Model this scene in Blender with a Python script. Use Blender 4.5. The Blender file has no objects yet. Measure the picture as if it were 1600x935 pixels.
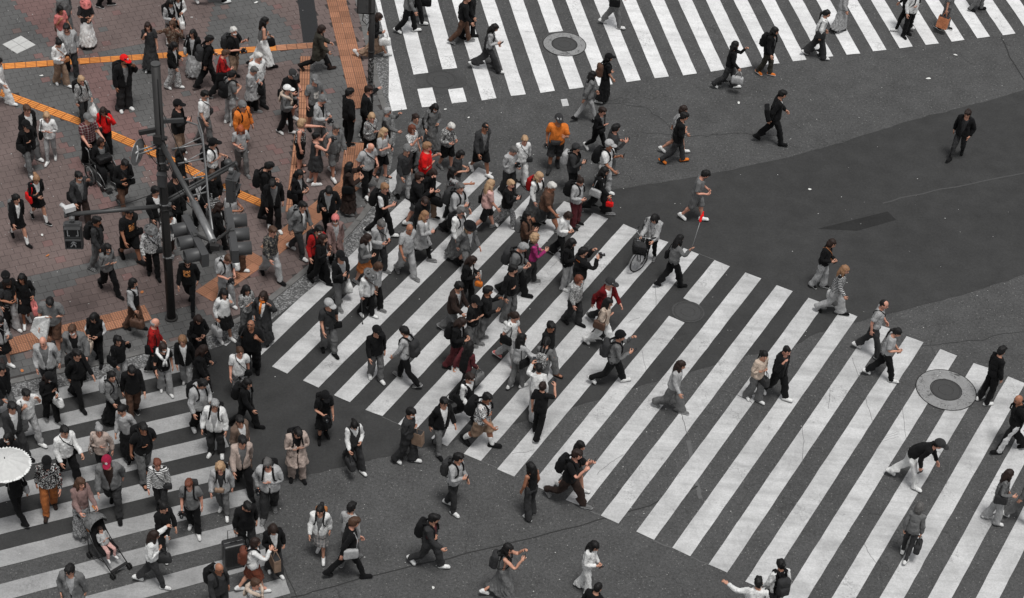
import bpy, math, random
import numpy as np
from mathutils import Vector, Matrix
random.seed(7); rng = np.random.default_rng(7)
sc = bpy.context.scene
C = sc.collection
# ------------------------------------------------------------------ camera
PW, PH, FPX = 1600.0, 935.0, 3107.7
CAMH, PITCH, ROLL = 32.46, 0.6985, 0.0815
_f = np.array([0, math.cos(PITCH), -math.sin(PITCH)]); _r = np.array([1., 0, 0]); _u = np.cross(_r, _f)
RT = math.cos(ROLL)*_r + math.sin(ROLL)*_u
UP = -math.sin(ROLL)*_r + math.cos(ROLL)*_u
cam_d = bpy.data.cameras.new("camera"); cam = bpy.data.objects.new("camera", cam_d); C.objects.link(cam)
cam_d.sensor_width = 36; cam_d.lens = 36*FPX/PW; cam_d.clip_end = 5000; cam_d.clip_start = 0.5
M = Matrix.Identity(4)
for i in range(3):
    M[i][0] = RT[i]; M[i][1] = UP[i]; M[i][2] = -_f[i]
M[2][3] = CAMH
cam.matrix_world = M
sc.camera = cam
# ------------------------------------------------------------------ light
w = bpy.data.worlds.new("World"); sc.world = w; w.use_nodes = True
nt = w.node_tree; nt.nodes.clear()
sky = nt.nodes.new("ShaderNodeTexSky"); sky.sky_type = 'NISHITA'; sky.sun_disc = False
SUN_EL, SUN_AZ = math.radians(74), math.radians(160)
sky.sun_elevation = SUN_EL; sky.sun_rotation = SUN_AZ
hsv = nt.nodes.new("ShaderNodeHueSaturation"); hsv.inputs['Saturation'].default_value = 0.088   # overcast: grey cloud light
bg = nt.nodes.new("ShaderNodeBackground"); bg.inputs['Strength'].default_value = 0.088
wo = nt.nodes.new("ShaderNodeOutputWorld")
nt.links.new(sky.outputs[0], hsv.inputs['Color']); nt.links.new(hsv.outputs[0], bg.inputs[0]); nt.links.new(bg.outputs[0], wo.inputs[0])
sl = bpy.data.lights.new("sun", 'SUN'); sl.energy = 1.9; sl.angle = math.radians(15); sl.color = (1, .985, .96)
so = bpy.data.objects.new("sun", sl); C.objects.link(so)
sd = Vector((math.sin(SUN_AZ)*math.cos(SUN_EL), math.cos(SUN_AZ)*math.cos(SUN_EL), math.sin(SUN_EL)))
so.rotation_euler = (-sd).to_track_quat('-Z', 'Y').to_euler(); so.location = (0, 30, 60)
sc.view_settings.view_transform = 'Standard'; sc.view_settings.look = 'None'
sc.view_settings.exposure = 0.60; sc.view_settings.gamma = 1.0
# ------------------------------------------------------------------ helpers
def at(u, v, z=0.0):
    "ground point seen at photograph position (u, v), at height z"
    d = _f + RT*((u-PW/2)/FPX) + UP*((PH/2-v)/FPX)
    t = (z-CAMH)/d[2]
    return np.array([0, 0, CAMH]) + d*t
def px(p):
    d = np.asarray(p, float)-np.array([0, 0, CAMH]); z = d@_f
    return PW/2+FPX*(d@RT)/z, PH/2-FPX*(d@UP)/z
def tag(o, label=None, cat=None, group=None, kind=None):
    if label: o['label'] = label
    if cat: o['category'] = cat
    if group: o['group'] = group
    if kind: o['kind'] = kind
    return o
def empty(name, loc=(0, 0, 0), rz=0.0, parent=None):
    o = bpy.data.objects.new(name, None); o.empty_display_size = .2; C.objects.link(o)
    o.location = loc; o.rotation_euler = (0, 0, rz)
    if parent: o.parent = parent
    return o
def mesh_np(name, V, F, mats, fm=None, smooth=True):
    me = bpy.data.meshes.new(name)
    V = np.asarray(V, np.float32); F = np.asarray(F, np.int32); n, k = F.shape
    me.vertices.add(len(V)); me.vertices.foreach_set('co', V.ravel())
    me.loops.add(n*k); me.loops.foreach_set('vertex_index', F.ravel())
    me.polygons.add(n); me.polygons.foreach_set('loop_start', np.arange(0, n*k, k, dtype=np.int32))
    if fm is not None: me.polygons.foreach_set('material_index', np.asarray(fm, np.int32))
    me.polygons.foreach_set('use_smooth', np.full(n, smooth, bool))
    for m in mats: me.materials.append(m)
    me.update()
    return me
def link(name, me, parent=None, loc=None):
    o = bpy.data.objects.new(name, me); C.objects.link(o)
    if parent: o.parent = parent
    if loc is not None: o.location = loc
    return o
class MB:
    "collects simple solids into one mesh"
    def __init__(s): s.v = []; s.f = []; s.m = []; s.sm = []
    def add(s, V, F, mi=0, smooth=True):
        b = len(s.v); s.v += [tuple(p) for p in V]
        for f in F: s.f.append([b+i for i in f]); s.m.append(mi); s.sm.append(smooth)
        return s
    def box(s, c, h, R=None, mi=0):
        R = np.eye(3) if R is None else np.asarray(R)
        V = [np.asarray(c)+R@(np.array([x, y, z])*np.asarray(h)) for x in (-1, 1) for y in (-1, 1) for z in (-1, 1)]
        return s.add(V, [(0, 1, 3, 2), (4, 6, 7, 5), (0, 4, 5, 1), (2, 3, 7, 6), (0, 2, 6, 4), (1, 5, 7, 3)], mi, False)
    def tube(s, pts, r, n=8, mi=0, caps=True):
        pts = [np.asarray(p, float) for p in pts]; rs = r if hasattr(r, '__len__') else [r]*len(pts)
        V = []; F = []; prev = None
        for i, p in enumerate(pts):
            t = pts[min(i+1, len(pts)-1)]-pts[max(i-1, 0)]; t = t/(np.linalg.norm(t)+1e-9)
            if prev is None:
                a = np.array([0, 0, 1.]) if abs(t[2]) < .9 else np.array([1., 0, 0])
                x = np.cross(a, t)
            else: x = prev-t*(prev@t)
            x /= np.linalg.norm(x)+1e-9; y = np.cross(t, x); prev = x
            for k in range(n):
                a = 2*math.pi*k/n; V.append(p+rs[i]*(math.cos(a)*x+math.sin(a)*y))
        for i in range(len(pts)-1):
            for k in range(n):
                F.append((i*n+k, i*n+(k+1) % n, (i+1)*n+(k+1) % n, (i+1)*n+k))
        s.add(V, F, mi, True)
        if caps:
            b = len(s.v)-len(V)
            s.f.append([b+k for k in range(n)][::-1]); s.m.append(mi); s.sm.append(False)
            s.f.append([b+(len(pts)-1)*n+k for k in range(n)]); s.m.append(mi); s.sm.append(False)
        return s
    def ring(s, c, R, r, ax, n=24, k=6, mi=0, a0=0, a1=2*math.pi):
        ax = np.asarray(ax, float)/np.linalg.norm(ax); a = np.array([0, 0, 1.]) if abs(ax[2]) < .9 else np.array([1., 0, 0])
        x = np.cross(a, ax); x /= np.linalg.norm(x); y = np.cross(ax, x)
        full = abs(a1-a0-2*math.pi) < 1e-6
        P = [np.asarray(c)+R*(math.cos(t)*x+math.sin(t)*y) for t in np.linspace(a0, a1, n+1)]
        return s.tube(P, r, k, mi, caps=not full)
    def ell(s, c, r, n=10, m=6, mi=0, R=None):
        R = np.eye(3) if R is None else R
        V = [np.asarray(c)+R@(np.array([0, 0, 1])*r)]
        for i in range(1, m):
            a = math.pi*i/m
            for k in range(n):
                b = 2*math.pi*k/n; V.append(np.asarray(c)+R@(np.array([math.sin(a)*math.cos(b), math.sin(a)*math.sin(b), math.cos(a)])*r))
        V.append(np.asarray(c)-R@(np.array([0, 0, 1])*r))
        F = [(0, 1+k, 1+(k+1) % n) for k in range(n)]
        for i in range(m-2):
            for k in range(n):
                a = 1+i*n; F.append((a+k, a+n+k, a+n+(k+1) % n, a+(k+1) % n))
        a = 1+(m-2)*n; F += [(a+k, len(V)-1, a+(k+1) % n) for k in range(n)]
        return s.add(V, F, mi, True)
    def disc(s, c, r, ax, th, n=24, mi=0):
        ax = np.asarray(ax, float)/np.linalg.norm(ax)
        return s.tube([np.asarray(c)-ax*th/2, np.asarray(c)+ax*th/2], r, n, mi)
    def mesh(s, name, mats):
        me = bpy.data.meshes.new(name); me.from_pydata([tuple(map(float, p)) for p in s.v], [], s.f)
        for m in (mats if isinstance(mats, (list, tuple)) else [mats]): me.materials.append(m)
        me.polygons.foreach_set('material_index', s.m); me.polygons.foreach_set('use_smooth', s.sm); me.update()
        return me
    def build(s, name, mats, parent=None, loc=None):
        return link(name, s.mesh(name, mats), parent, loc)
def sheet(name, pts, z, mat, parent=None):
    "flat polygon sheet from ground points"
    c = np.mean([p[:2] for p in pts], 0)
    me = bpy.data.meshes.new(name); me.from_pydata([(p[0]-c[0], p[1]-c[1], 0) for p in pts], [], [list(range(len(pts)))])
    if me.polygons[0].normal.z < 0: me.flip_normals()
    me.materials.append(mat)
    return link(name, me, parent, (c[0], c[1], z))
def inpoly(x, y, poly):
    r = False; n = len(poly)
    for i in range(n):
        x1, y1 = poly[i][0], poly[i][1]; x2, y2 = poly[(i+1) % n][0], poly[(i+1) % n][1]
        if (y1 > y) != (y2 > y) and x < (x2-x1)*(y-y1)/(y2-y1)+x1: r = not r
    return r
# ------------------------------------------------------------------ materials
def newmat(name, rough=.8, spec=.3):
    m = bpy.data.materials.new(name); m.use_nodes = True; t = m.node_tree
    p = t.nodes['Principled BSDF']; p.inputs['Roughness'].default_value = rough; p.inputs['Specular IOR Level'].default_value = spec
    return m, t, p
def nd(t, typ, **kw):
    n = t.nodes.new(typ)
    for k, v in kw.items():
        if k in n.inputs: n.inputs[k].default_value = v
        else: setattr(n, k, v)
    return n
def noise(t, co, scale, detail=3, rough=.55, dist=0):
    n = nd(t, 'ShaderNodeTexNoise'); n.inputs['Scale'].default_value = scale; n.inputs['Detail'].default_value = detail
    n.inputs['Roughness'].default_value = rough; n.inputs['Distortion'].default_value = dist
    t.links.new(co, n.inputs['Vector']); return n.outputs[0]
def ramp(t, fac, stops):
    r = nd(t, 'ShaderNodeValToRGB'); e = r.color_ramp.elements
    while len(e) < len(stops): e.new(.5)
    for i, (p, c) in enumerate(stops):
        e[i].position = p; e[i].color = (c, c, c, 1) if not hasattr(c, '__len__') else (*c, 1)
    t.links.new(fac, r.inputs[0]); return r.outputs[0]
def mix(t, fac, a, b, mode='MIX'):
    m = nd(t, 'ShaderNodeMix', data_type='RGBA', blend_type=mode)
    for s, v in ((m.inputs[0], fac), (m.inputs[6], a), (m.inputs[7], b)):
        if isinstance(v, (int, float)): s.default_value = v if s.type == 'VALUE' else (v, v, v, 1)
        elif isinstance(v, (tuple, list)): s.default_value = (*v, 1)
        else: t.links.new(v, s)
    return m.outputs[2]
def mth(t, op, a, b=0.0):
    m = nd(t, 'ShaderNodeMath', operation=op)
    for s, v in ((m.inputs[0], a), (m.inputs[1], b)):
        if isinstance(v, (int, float)): s.default_value = v
        else: t.links.new(v, s)
    return m.outputs[0]
def bump(t, p, h, strength=.3, dist=.01):
    b = nd(t, 'ShaderNodeBump'); b.inputs['Strength'].default_value = strength; b.inputs['Distance'].default_value = dist
    t.links.new(h, b.inputs['Height']); t.links.new(b.outputs[0], p.inputs['Normal'])
def wpos(t): return nd(t, 'ShaderNodeNewGeometry').outputs['Position']
def ocoord(t): return nd(t, 'ShaderNodeTexCoord').outputs['Object']
def asphalt(name, base, grain, speck, patch=.25):
    m, t, p = newmat(name, .95, .12); co = wpos(t)
    big = noise(t, co, .22, 5, .6, .4); mid = noise(t, co, 1.7, 4, .6); fine = noise(t, co, 42, 3, .8); gr = noise(t, co, 15, 4, .85)
    c = mix(t, 1, ramp(t, big, [(.25, base*(1-patch)), (.75, base*(1+patch))]), ramp(t, mid, [(.3, .86), (.7, 1.12)]), 'MULTIPLY')
    c = mix(t, 1, c, ramp(t, fine, [(.28, 1-grain), (.72, 1+grain)]), 'MULTIPLY')
    c = mix(t, 1, c, ramp(t, gr, [(.32, 1-grain*.95), (.68, 1+grain*.95)]), 'MULTIPLY')
    v = nd(t, 'ShaderNodeTexVoronoi'); v.inputs['Scale'].default_value = 11; t.links.new(co, v.inputs['Vector'])
    sp = mth(t, 'MULTIPLY', mth(t, 'LESS_THAN', v.outputs['Distance'], .15), mth(t, 'GREATER_THAN', noise(t, co, 9, 2), 1-speck))
    c = mix(t, mth(t, 'MULTIPLY', sp, .42), c, (.26, .26, .25))
    # hairline cracks where an old surface is worn
    vc = nd(t, 'ShaderNodeTexVoronoi', feature='DISTANCE_TO_EDGE'); vc.inputs['Scale'].default_value = .33
    wob = nd(t, 'ShaderNodeVectorMath', operation='ADD'); nn = nd(t, 'ShaderNodeTexNoise'); nn.inputs['Scale'].default_value = 1.3; nn.inputs['Detail'].default_value = 5
    t.links.new(co, nn.inputs['Vector']); t.links.new(co, wob.inputs[0]); t.links.new(nn.outputs['Color'], wob.inputs[1]); t.links.new(wob.outputs[0], vc.inputs['Vector'])
    cr = mth(t, 'MULTIPLY', mth(t, 'LESS_THAN', vc.outputs['Distance'], .004), mth(t, 'GREATER_THAN', noise(t, co, .35, 2), .5))
    c = mix(t, mth(t, 'MULTIPLY', cr, .38 if speck > .3 else .12), c, base*.4)
    t.links.new(c, p.inputs['Base Color'])
    bump(t, p, fine, .35, .004)
    return m
def paint(name, base, wear):
    m, t, p = newmat(name, .72, .35); co = wpos(t)
    a = noise(t, co, .9, 6, .62, .6); b = noise(t, co, 6, 5, .7); f = noise(t, co, 24, 4, .85)
    c = mix(t, 1, ramp(t, a, [(.3, base*(1-wear*.55)), (.62, base)]), ramp(t, b, [(.25, .90), (.6, 1.02)]), 'MULTIPLY')
    c = mix(t, 1, c, ramp(t, f, [(.3, .80), (.6, 1.05)]), 'MULTIPLY')
    vc = nd(t, 'ShaderNodeTexVoronoi', feature='DISTANCE_TO_EDGE'); vc.inputs['Scale'].default_value = .9
    wob = nd(t, 'ShaderNodeVectorMath', operation='ADD'); nn = nd(t, 'ShaderNodeTexNoise'); nn.inputs['Scale'].default_value = 2.2; nn.inputs['Detail'].default_value = 6
    t.links.new(co, nn.inputs['Vector']); t.links.new(co, wob.inputs[0]); t.links.new(nn.outputs['Color'], wob.inputs[1]); t.links.new(wob.outputs[0], vc.inputs['Vector'])
    cr = mth(t, 'MULTIPLY', mth(t, 'LESS_THAN', vc.outputs['Distance'], .007), mth(t, 'GREATER_THAN', noise(t, co, .55, 3), .56))
    c = mix(t, mth(t, 'MULTIPLY', cr, .42), c, .16)
    chip = mth(t, 'GREATER_THAN', mth(t, 'MULTIPLY', noise(t, co, 17, 5, .7), noise(t, co, 1.1, 2)), .375)
    c = mix(t, mth(t, 'MULTIPLY', chip, .45), c, .15)
    # tyre marks and grime streaks across the paint
    mp = nd(t, 'ShaderNodeMapping'); mp.inputs['Rotation'].default_value = (0, 0, .5); mp.inputs['Scale'].default_value = (.25, 5, 1); t.links.new(co, mp.inputs['Vector'])
    st = ramp(t, noise(t, mp.outputs[0], 1.0, 4, .6), [(.46, 0.), (.68, 1.)])
    c = mix(t, mth(t, 'MULTIPLY', st, .42*wear+.05), c, .16)
    t.links.new(c, p.inputs['Base Color']); bump(t, p, f, .25, .003)
    return m
def plain(name, col, rough=.6, spec=.4, metal=0, var=.12, scale=9):
    m, t, p = newmat(name, rough, spec); co = ocoord(t)
    n = noise(t, co, scale, 4, .6); c = mix(t, 1, tuple(col), ramp(t, n, [(.25, 1-var), (.75, 1+var)]), 'MULTIPLY')
    t.links.new(c, p.inputs['Base Color']); p.inputs['Metallic'].default_value = metal
    return m
COL = dict(blk=(.0065, .0065, .007), dgr=(.030, .030, .031), gry=(.135, .135, .135), lgr=(.34, .34, .34), wht=(.66, .66, .65), oli=(.036, .033, .026),
    red=(.60, .010, .010), red2=(.28, .010, .010), org=(.60, .165, .028), org2=(.52, .2, .1), pnk=(.52, .16, .15), pnk2=(.55, .33, .30), mar=(.085, .018, .022), mar2=(.12, .006, .008),
    brn=(.085, .045, .03), dbr=(.028, .018, .015), tan=(.25, .17, .12), bei=(.47, .38, .31), bei2=(.40, .32, .28), cam=(.38, .15, .055), rus=(.33, .11, .035),
    mag=(.30, .03, .13), mau=(.20, .13, .12), bro=(.13, .09, .07), bro2=(.12, .035, .02), cri=(.26, .012, .04), bln=(.30, .195, .115), lbr=(.20, .11, .06), none=(.1, .1, .1))
COL['red_h'] = (.10, .032, .018); COL['cop_h'] = (.26, .062, .02); COL['cop'] = (.26, .062, .02); COL['brn_h'] = (.05, .026, .016); COL['dbr_h'] = (.016, .009, .007); COL['gry_h'] = (.20, .20, .20); COL['lgr_h'] = (.42, .41, .39); COL['dgr_h'] = (.075, .072, .07); COL['blk_h'] = (.006, .0055, .0055)
_mats = {}
def fabric(spec, rough=.88):
    if spec in _mats: return _mats[spec]
    col, _, pat = spec.partition('*')
    b = COL[col]; m, t, p = newmat('fabric_'+spec.replace('*', '_'), .5 if pat == 'lea' else rough, .3 if pat == 'lea' else .12); co = ocoord(t)
    n1 = noise(t, co, 7, 4, .6, .8); n2 = noise(t, co, 70, 2, .7)
    base = tuple(b); c = None
    def thr(x, a, e=.02): return ramp(t, x, [(max(a-e, 0), 0.), (a+e, 1.)])
    sx = nd(t, 'ShaderNodeSeparateXYZ'); t.links.new(co, sx.inputs[0]); X, Y, Z = sx.outputs
    lum = sum(b)/3; alt = (.5, .5, .49) if lum < .2 else (.03, .03, .032)
    if pat == 'str': c = mix(t, mth(t, 'GREATER_THAN', mth(t, 'SINE', mth(t, 'MULTIPLY', Z, 150)), .15), base, (.5, .5, .5) if lum < .2 else (.03, .03, .03))
    elif pat == 'chk':
        k1 = mth(t, 'GREATER_THAN', mth(t, 'SINE', mth(t, 'MULTIPLY', Z, 85)), .55); k2 = mth(t, 'GREATER_THAN', mth(t, 'SINE', mth(t, 'MULTIPLY', X, 85)), .55)
        c = mix(t, mth(t, 'MULTIPLY', mth(t, 'ADD', k1, k2), .4), base, (.30, .27, .26))
    elif pat == 'leo': c = mix(t, thr(noise(t, co, 34, 3, .7, 1.5), .52), base, alt)
    elif pat == 'cam': c = mix(t, mth(t, 'MULTIPLY', thr(noise(t, co, 20, 3, .6, 1), .56), .6), base, (.30, .27, .22))
    elif pat == 'flo':
        c = mix(t, thr(noise(t, co, 16, 3, .6, 2), .54), base, alt); c = mix(t, mth(t, 'MULTIPLY', thr(noise(t, co, 11, 2, .6, 2), .66), .7), c, (.35, .12, .10))
    elif pat == 'prt':
        k = mth(t, 'MULTIPLY', mth(t, 'MULTIPLY', mth(t, 'GREATER_THAN', Y, .05), mth(t, 'LESS_THAN', mth(t, 'ABSOLUTE', X), .085)), mth(t, 'LESS_THAN', mth(t, 'ABSOLUTE', mth(t, 'SUBTRACT', Z, 1.22)), .10))
        c = mix(t, mth(t, 'MULTIPLY', k, thr(noise(t, co, 26, 2, .6, 1), .47)), base, (.55, .52, .48) if lum > .03 else (.62, .25, .08))
    elif pat == 'sid': c = mix(t, mth(t, 'GREATER_THAN', mth(t, 'ABSOLUTE', X), .205), base, (.55, .55, .55))
    elif pat == 'col': c = mix(t, mth(t, 'MULTIPLY', mth(t, 'MULTIPLY', mth(t, 'GREATER_THAN', Z, 1.432), mth(t, 'LESS_THAN', Z, 1.462)), mth(t, 'LESS_THAN', mth(t, 'ADD', mth(t, 'ABSOLUTE', X), mth(t, 'MAXIMUM', Y, 0)), .13)), base, (.75, .2, .04))
    elif pat == 'tag': c = mix(t, mth(t, 'MULTIPLY', mth(t, 'LESS_THAN', mth(t, 'ABSOLUTE', X), .012), mth(t, 'LESS_THAN', mth(t, 'ABSOLUTE', mth(t, 'SUBTRACT', Z, 1.2)), .05)), base, (.7, .2, .08))
    if c is None: c = mix(t, 0., base, base)
    c = mix(t, 1, c, ramp(t, n1, [(.25, .70), (.75, 1.25)]), 'MULTIPLY')
    c = mix(t, 1, c, ramp(t, n2, [(.2, .88), (.8, 1.12)]), 'MULTIPLY')
    t.links.new(c, p.inputs['Base Color'])
    if pat != 'lea': p.inputs['Sheen Weight'].default_value = .02; p.inputs['Sheen Roughness'].default_value = .5
    mp = nd(t, 'ShaderNodeMapping'); mp.inputs['Scale'].default_value = (1, 1, .45); t.links.new(co, mp.inputs['Vector'])
    bump(t, p, noise(t, mp.outputs[0], 15, 4, .6, 2.2), .9, .03)
    _mats[spec] = m; return m
def hairmat(c):
    k = 'hair_'+c
    if k in _mats: return _mats[k]
    b = COL.get(c+'_h', COL[c]); m, t, p = newmat(k, .5, .22); co = ocoord(t)
    mp = nd(t, 'ShaderNodeMapping'); mp.inputs['Scale'].default_value = (1, 1, .12); t.links.new(co, mp.inputs['Vector'])
    n = noise(t, mp.outputs[0], 75, 3, .6, .5); cc = mix(t, 1, tuple(b), ramp(t, n, [(.25, .45), (.75, 1.8)]), 'MULTIPLY')
    t.links.new(cc, p.inputs['Base Color']); bump(t, p, n, .8, .01); _mats[k] = m; return m
def skinmat(k):
    if k in _mats: return _mats[k]
    b = {'k1': (.50, .245, .175), 'k2': (.46, .235, .160), 'k3': (.29, .125, .072)}[k]
    m, t, p = newmat('skin_'+k, .5, .4); co = ocoord(t)
    c = mix(t, 1, b, ramp(t, noise(t, co, 12, 3), [(.25, .86), (.75, 1.12)]), 'MULTIPLY'); t.links.new(c, p.inputs['Base Color']); _mats[k] = m; return m
# ------------------------------------------------------------------ the setting
ASP_OLD = asphalt('asphalt_coarse', .065, .40, .55, .13)
ASP_NEW = asphalt('asphalt_smooth', .040, .16, .22, .12)
ASP_PATCH = asphalt('asphalt_patch', .024, .14, .2, .1)
ASP_MAN = asphalt('asphalt_ring', .056, .2, .2, .05)
PAINT_R = paint('road_paint', .50, .6); PAINT_L = paint('road_paint_darker', .315, .55); PAINT_U = paint('road_paint_fresh', .66, .35)  # left crossing gets a darker base colour than the other two
ZK = .04                                             # the pavement stands this much above the road at the dropped kerb
KERB = [(-160, 640), (0, 598), (100, 577), (170, 562), (240, 543), (300, 528), (345, 512), (388, 490), (430, 458), (470, 425), (510, 393), (545, 358),
        (572, 325), (590, 290), (600, 255), (604, 220), (602, 190), (596, 167), (586, 140), (574, 85), (563, 36), (552, -10), (535, -80), (505, -200)]
kerb = [at(u, v)[:2] for u, v in KERB]
def smoothline(P, it=2):
    for _ in range(it):
        Q = [P[0]]
        for a, b in zip(P[:-1], P[1:]): Q += [a*.75+b*.25, a*.25+b*.75]
        P = Q+[P[-1]]
    return P
kerb = smoothline([np.array(p) for p in kerb])
def offset(P, d):
    out = []
    for i, p in enumerate(P):
        t = P[min(i+1, len(P)-1)]-P[max(i-1, 0)]; t = t/np.linalg.norm(t); out.append(p+d*np.array([t[1], -t[0]]))
    return out
pave_poly = [p for p in kerb]+[at(300, -260)[:2], at(-300, -200)[:2], at(-330, 500)[:2]]
def base_z(x, y): return ZK if inpoly(x, y, pave_poly) else 0.0
road = sheet('road', [(-300, -200), (300, -200), (300, 500), (-300, 500)], 0, ASP_OLD); tag(road, 'coarse grey asphalt road across the whole junction', None, None, 'structure')
def rsheet(name, pts_px, z, mat, parent=None):
    o = sheet(name, [at(u, v) for u, v in pts_px], z, mat); 
    if parent: 
        o.parent = parent; o.matrix_parent_inverse = parent.matrix_world.inverted()
    return o
# smooth newer asphalt in a curved band
top_b = [(1720, 100), (1600, 142), (1500, 169), (1400, 195), (1250, 243), (1100, 275), (1000, 289), (900, 311), (800, 334), (700, 352), (620, 366), (560, 380), (500, 420), (440, 470), (380, 520), (300, 560), (200, 590), (0, 640), (-100, 664)]
bot_b = [(-100, 905), (0, 882), (110, 850), (230, 815), (330, 786), (387, 769), (440, 754), (474, 745), (552, 725), (618, 710), (700, 692), (760, 675), (830, 656), (900, 635), (1000, 603), (1073, 583), (1108, 574), (1167, 556), (1204, 549), (1240, 540), (1281, 519), (1342, 504), (1383, 491), (1440, 478), (1530, 452), (1600, 430), (1720, 390)]
def ragged(P):
    Q = smoothline([at(*p)[:2] for p in P], 2); out = []
    for a, b in zip(Q[:-1], Q[1:]):
        m_ = max(1, int(np.linalg.norm(b-a)/.22))
        for k in range(m_): out.append(a+(b-a)*k/m_+rng.normal(0, .018, 2)+.03*math.sin(len(out)*.31))
    return out+[Q[-1]]
o = sheet('smooth_asphalt', ragged(top_b)+ragged(bot_b), .004, ASP_NEW); tag(o, 'darker smooth asphalt band curving through the junction', None, None, 'structure')
o = rsheet('asphalt_patch', [(1278, 358), (1387, 331), (1400, 344), (1340, 361)], .008, ASP_PATCH); tag(o, 'dark wedge shaped asphalt patch on the smooth band', None, None, 'structure')
SEAM = plain('seam', (.034, .034, .034), .95, .1); SEAML = plain('seam_light', (.10, .10, .10), .95, .1)
def strip(name, pts_px, wd, z, mat, jig=.0):
    P = [at(u, v)[:2] for u, v in pts_px]; Q = []
    for a, b in zip(P[:-1], P[1:]):
        for k in range(6):
            Q.append(a+(b-a)*k/6+rng.normal(0, jig, 2))
    Q.append(P[-1]); A = offset(Q, wd/2); B = offset(Q, -wd/2)
    V = [(p[0], p[1], z) for p in A]+[(p[0], p[1], z) for p in B]; n = len(A)
    return tag(MB().add(V, [(i, n+i, n+i+1, i+1) for i in range(n-1)], 0, False).build(name, mat), None, None, None, 'structure')
for i, (pts, wd, m_, j) in enumerate([([(398, 800), (440, 880), (470, 945)], .018, SEAM, .012), ([(455, 935), (560, 905), (700, 872), (860, 833), (1000, 795), (1090, 760)], .028, SEAM, .02),
        ([(1565, 58), (1578, 90), (1602, 128)], .03, SEAM, .01), ([(1400, 545), (1500, 535), (1600, 518)], .014, SEAM, .03), ([(1000, 208), (1080, 214), (1150, 208), (1215, 212)], .010, SEAM, .03),
        ([(920, 160), (1010, 168), (1045, 196), (1060, 225)], .010, SEAM, .03), ([(1075, 690), (1085, 740), (1095, 780)], .10, SEAML, .01), ([(1380, 318), (1470, 296), (1605, 270)], .05, plain('seam_faint', (.062, .062, .062), .95, .1), .02),
        ([(725, 709), (780, 733)], .03, SEAML, .01), ([(912, 795), (938, 806)], .04, SEAML, .01), ([(1020, 845), (1050, 857)], .04, SEAML, .01), ([(1078, 870), (1108, 883)], .03, SEAML, .01), ([(1092, 397), (1118, 407)], .02, SEAML, .005), ([(597, 652), (622, 663)], .02, SEAML, .005)]):
    o = strip('asphalt_seam', pts, wd, .0025 if i not in (0, 2) else .003, m_, j)
    o.location.z = .006
    o.parent = road; o.matrix_parent_inverse = Matrix.Translation(road.location).inverted()
# ---- crosswalk stripes (one object each)
def stripes(which, u0, ang, sk, per, rng_, L, mat, cuts={}, w_=.5):
    n = np.array([math.cos(ang), math.sin(ang)]); s = np.array([-math.sin(ang+sk), math.cos(ang+sk)])
    for k in rng_:
        segs = cuts.get(k, [(0, L)])
        for a, b in segs:
            ja = rng.normal(0, .012, 4)
            p = [u0+n*per*k+s*(a+ja[0]), u0+n*per*(k+w_)+s*(a+ja[1]), u0+n*per*(k+w_)+s*(b+ja[2]), u0+n*per*k+s*(b+ja[3])]
            # slightly ragged edges
            Q = []
            for i in range(4):
                A, B = p[i], p[(i+1) % 4]; m_ = max(2, int(np.linalg.norm(B-A)/.35))
                for q in range(m_): Q.append(A+(B-A)*q/m_+(rng.normal(0, .0032, 2) if q else 0))
            o = sheet('crosswalk_stripe', Q, .012, mat); o.parent = road; o.matrix_parent_inverse = Matrix.Translation(road.location).inverted()
S_ = 1.6231
c0 = np.array([1.7244, 25.9451])*S_; per = .5545*S_
LC = 6.0431*S_
def onC(u, v):
    "distance along a central stripe from its upper end"
    d = at(u, v)[:2]-c0; a = -.4676; s = np.array([-math.sin(a), math.cos(a)]); return d@s
stripes('central', c0, -.4676, 0, per, range(-7, 19), -LC, PAINT_R, {3: [(0, onC(1080, 472)), (onC(1058, 500), -LC)], -6: [(-1.2, -LC)]})
u0 = np.array([-2.3602, 28.629])*S_
def onU(u, v):
    d = at(u, v)[:2]-u0; a = .3540; n = np.array([math.cos(a), math.sin(a)]); s = np.array([-math.sin(a-.1194), math.cos(a-.1194)])
    q = np.linalg.solve(np.stack([n, s], 1), d); return q[1]
stripes('upper', u0, .3540, -.1194, .5472*S_, range(0, 25), 6.5, PAINT_U, {1: [(0, onU(663, 139)), (onU(657, 116), 6.5)], 2: [(0, onU(712, 139)), (onU(702, 108.5), 6.5)], 6: [(0, onU(884, 86.5)), (onU(870, 50.5), 6.5)]})
l0 = np.array([-4.6858, 21.8942])*S_
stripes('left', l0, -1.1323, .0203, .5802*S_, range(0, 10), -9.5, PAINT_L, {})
# painted survey mark
o = rsheet('utility_mark', [(876, 156), (886, 155), (889, 166), (879, 167)], .011, PAINT_R); tag(o, 'small white stencilled survey mark below the upper crossing', 'road mark')
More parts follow.
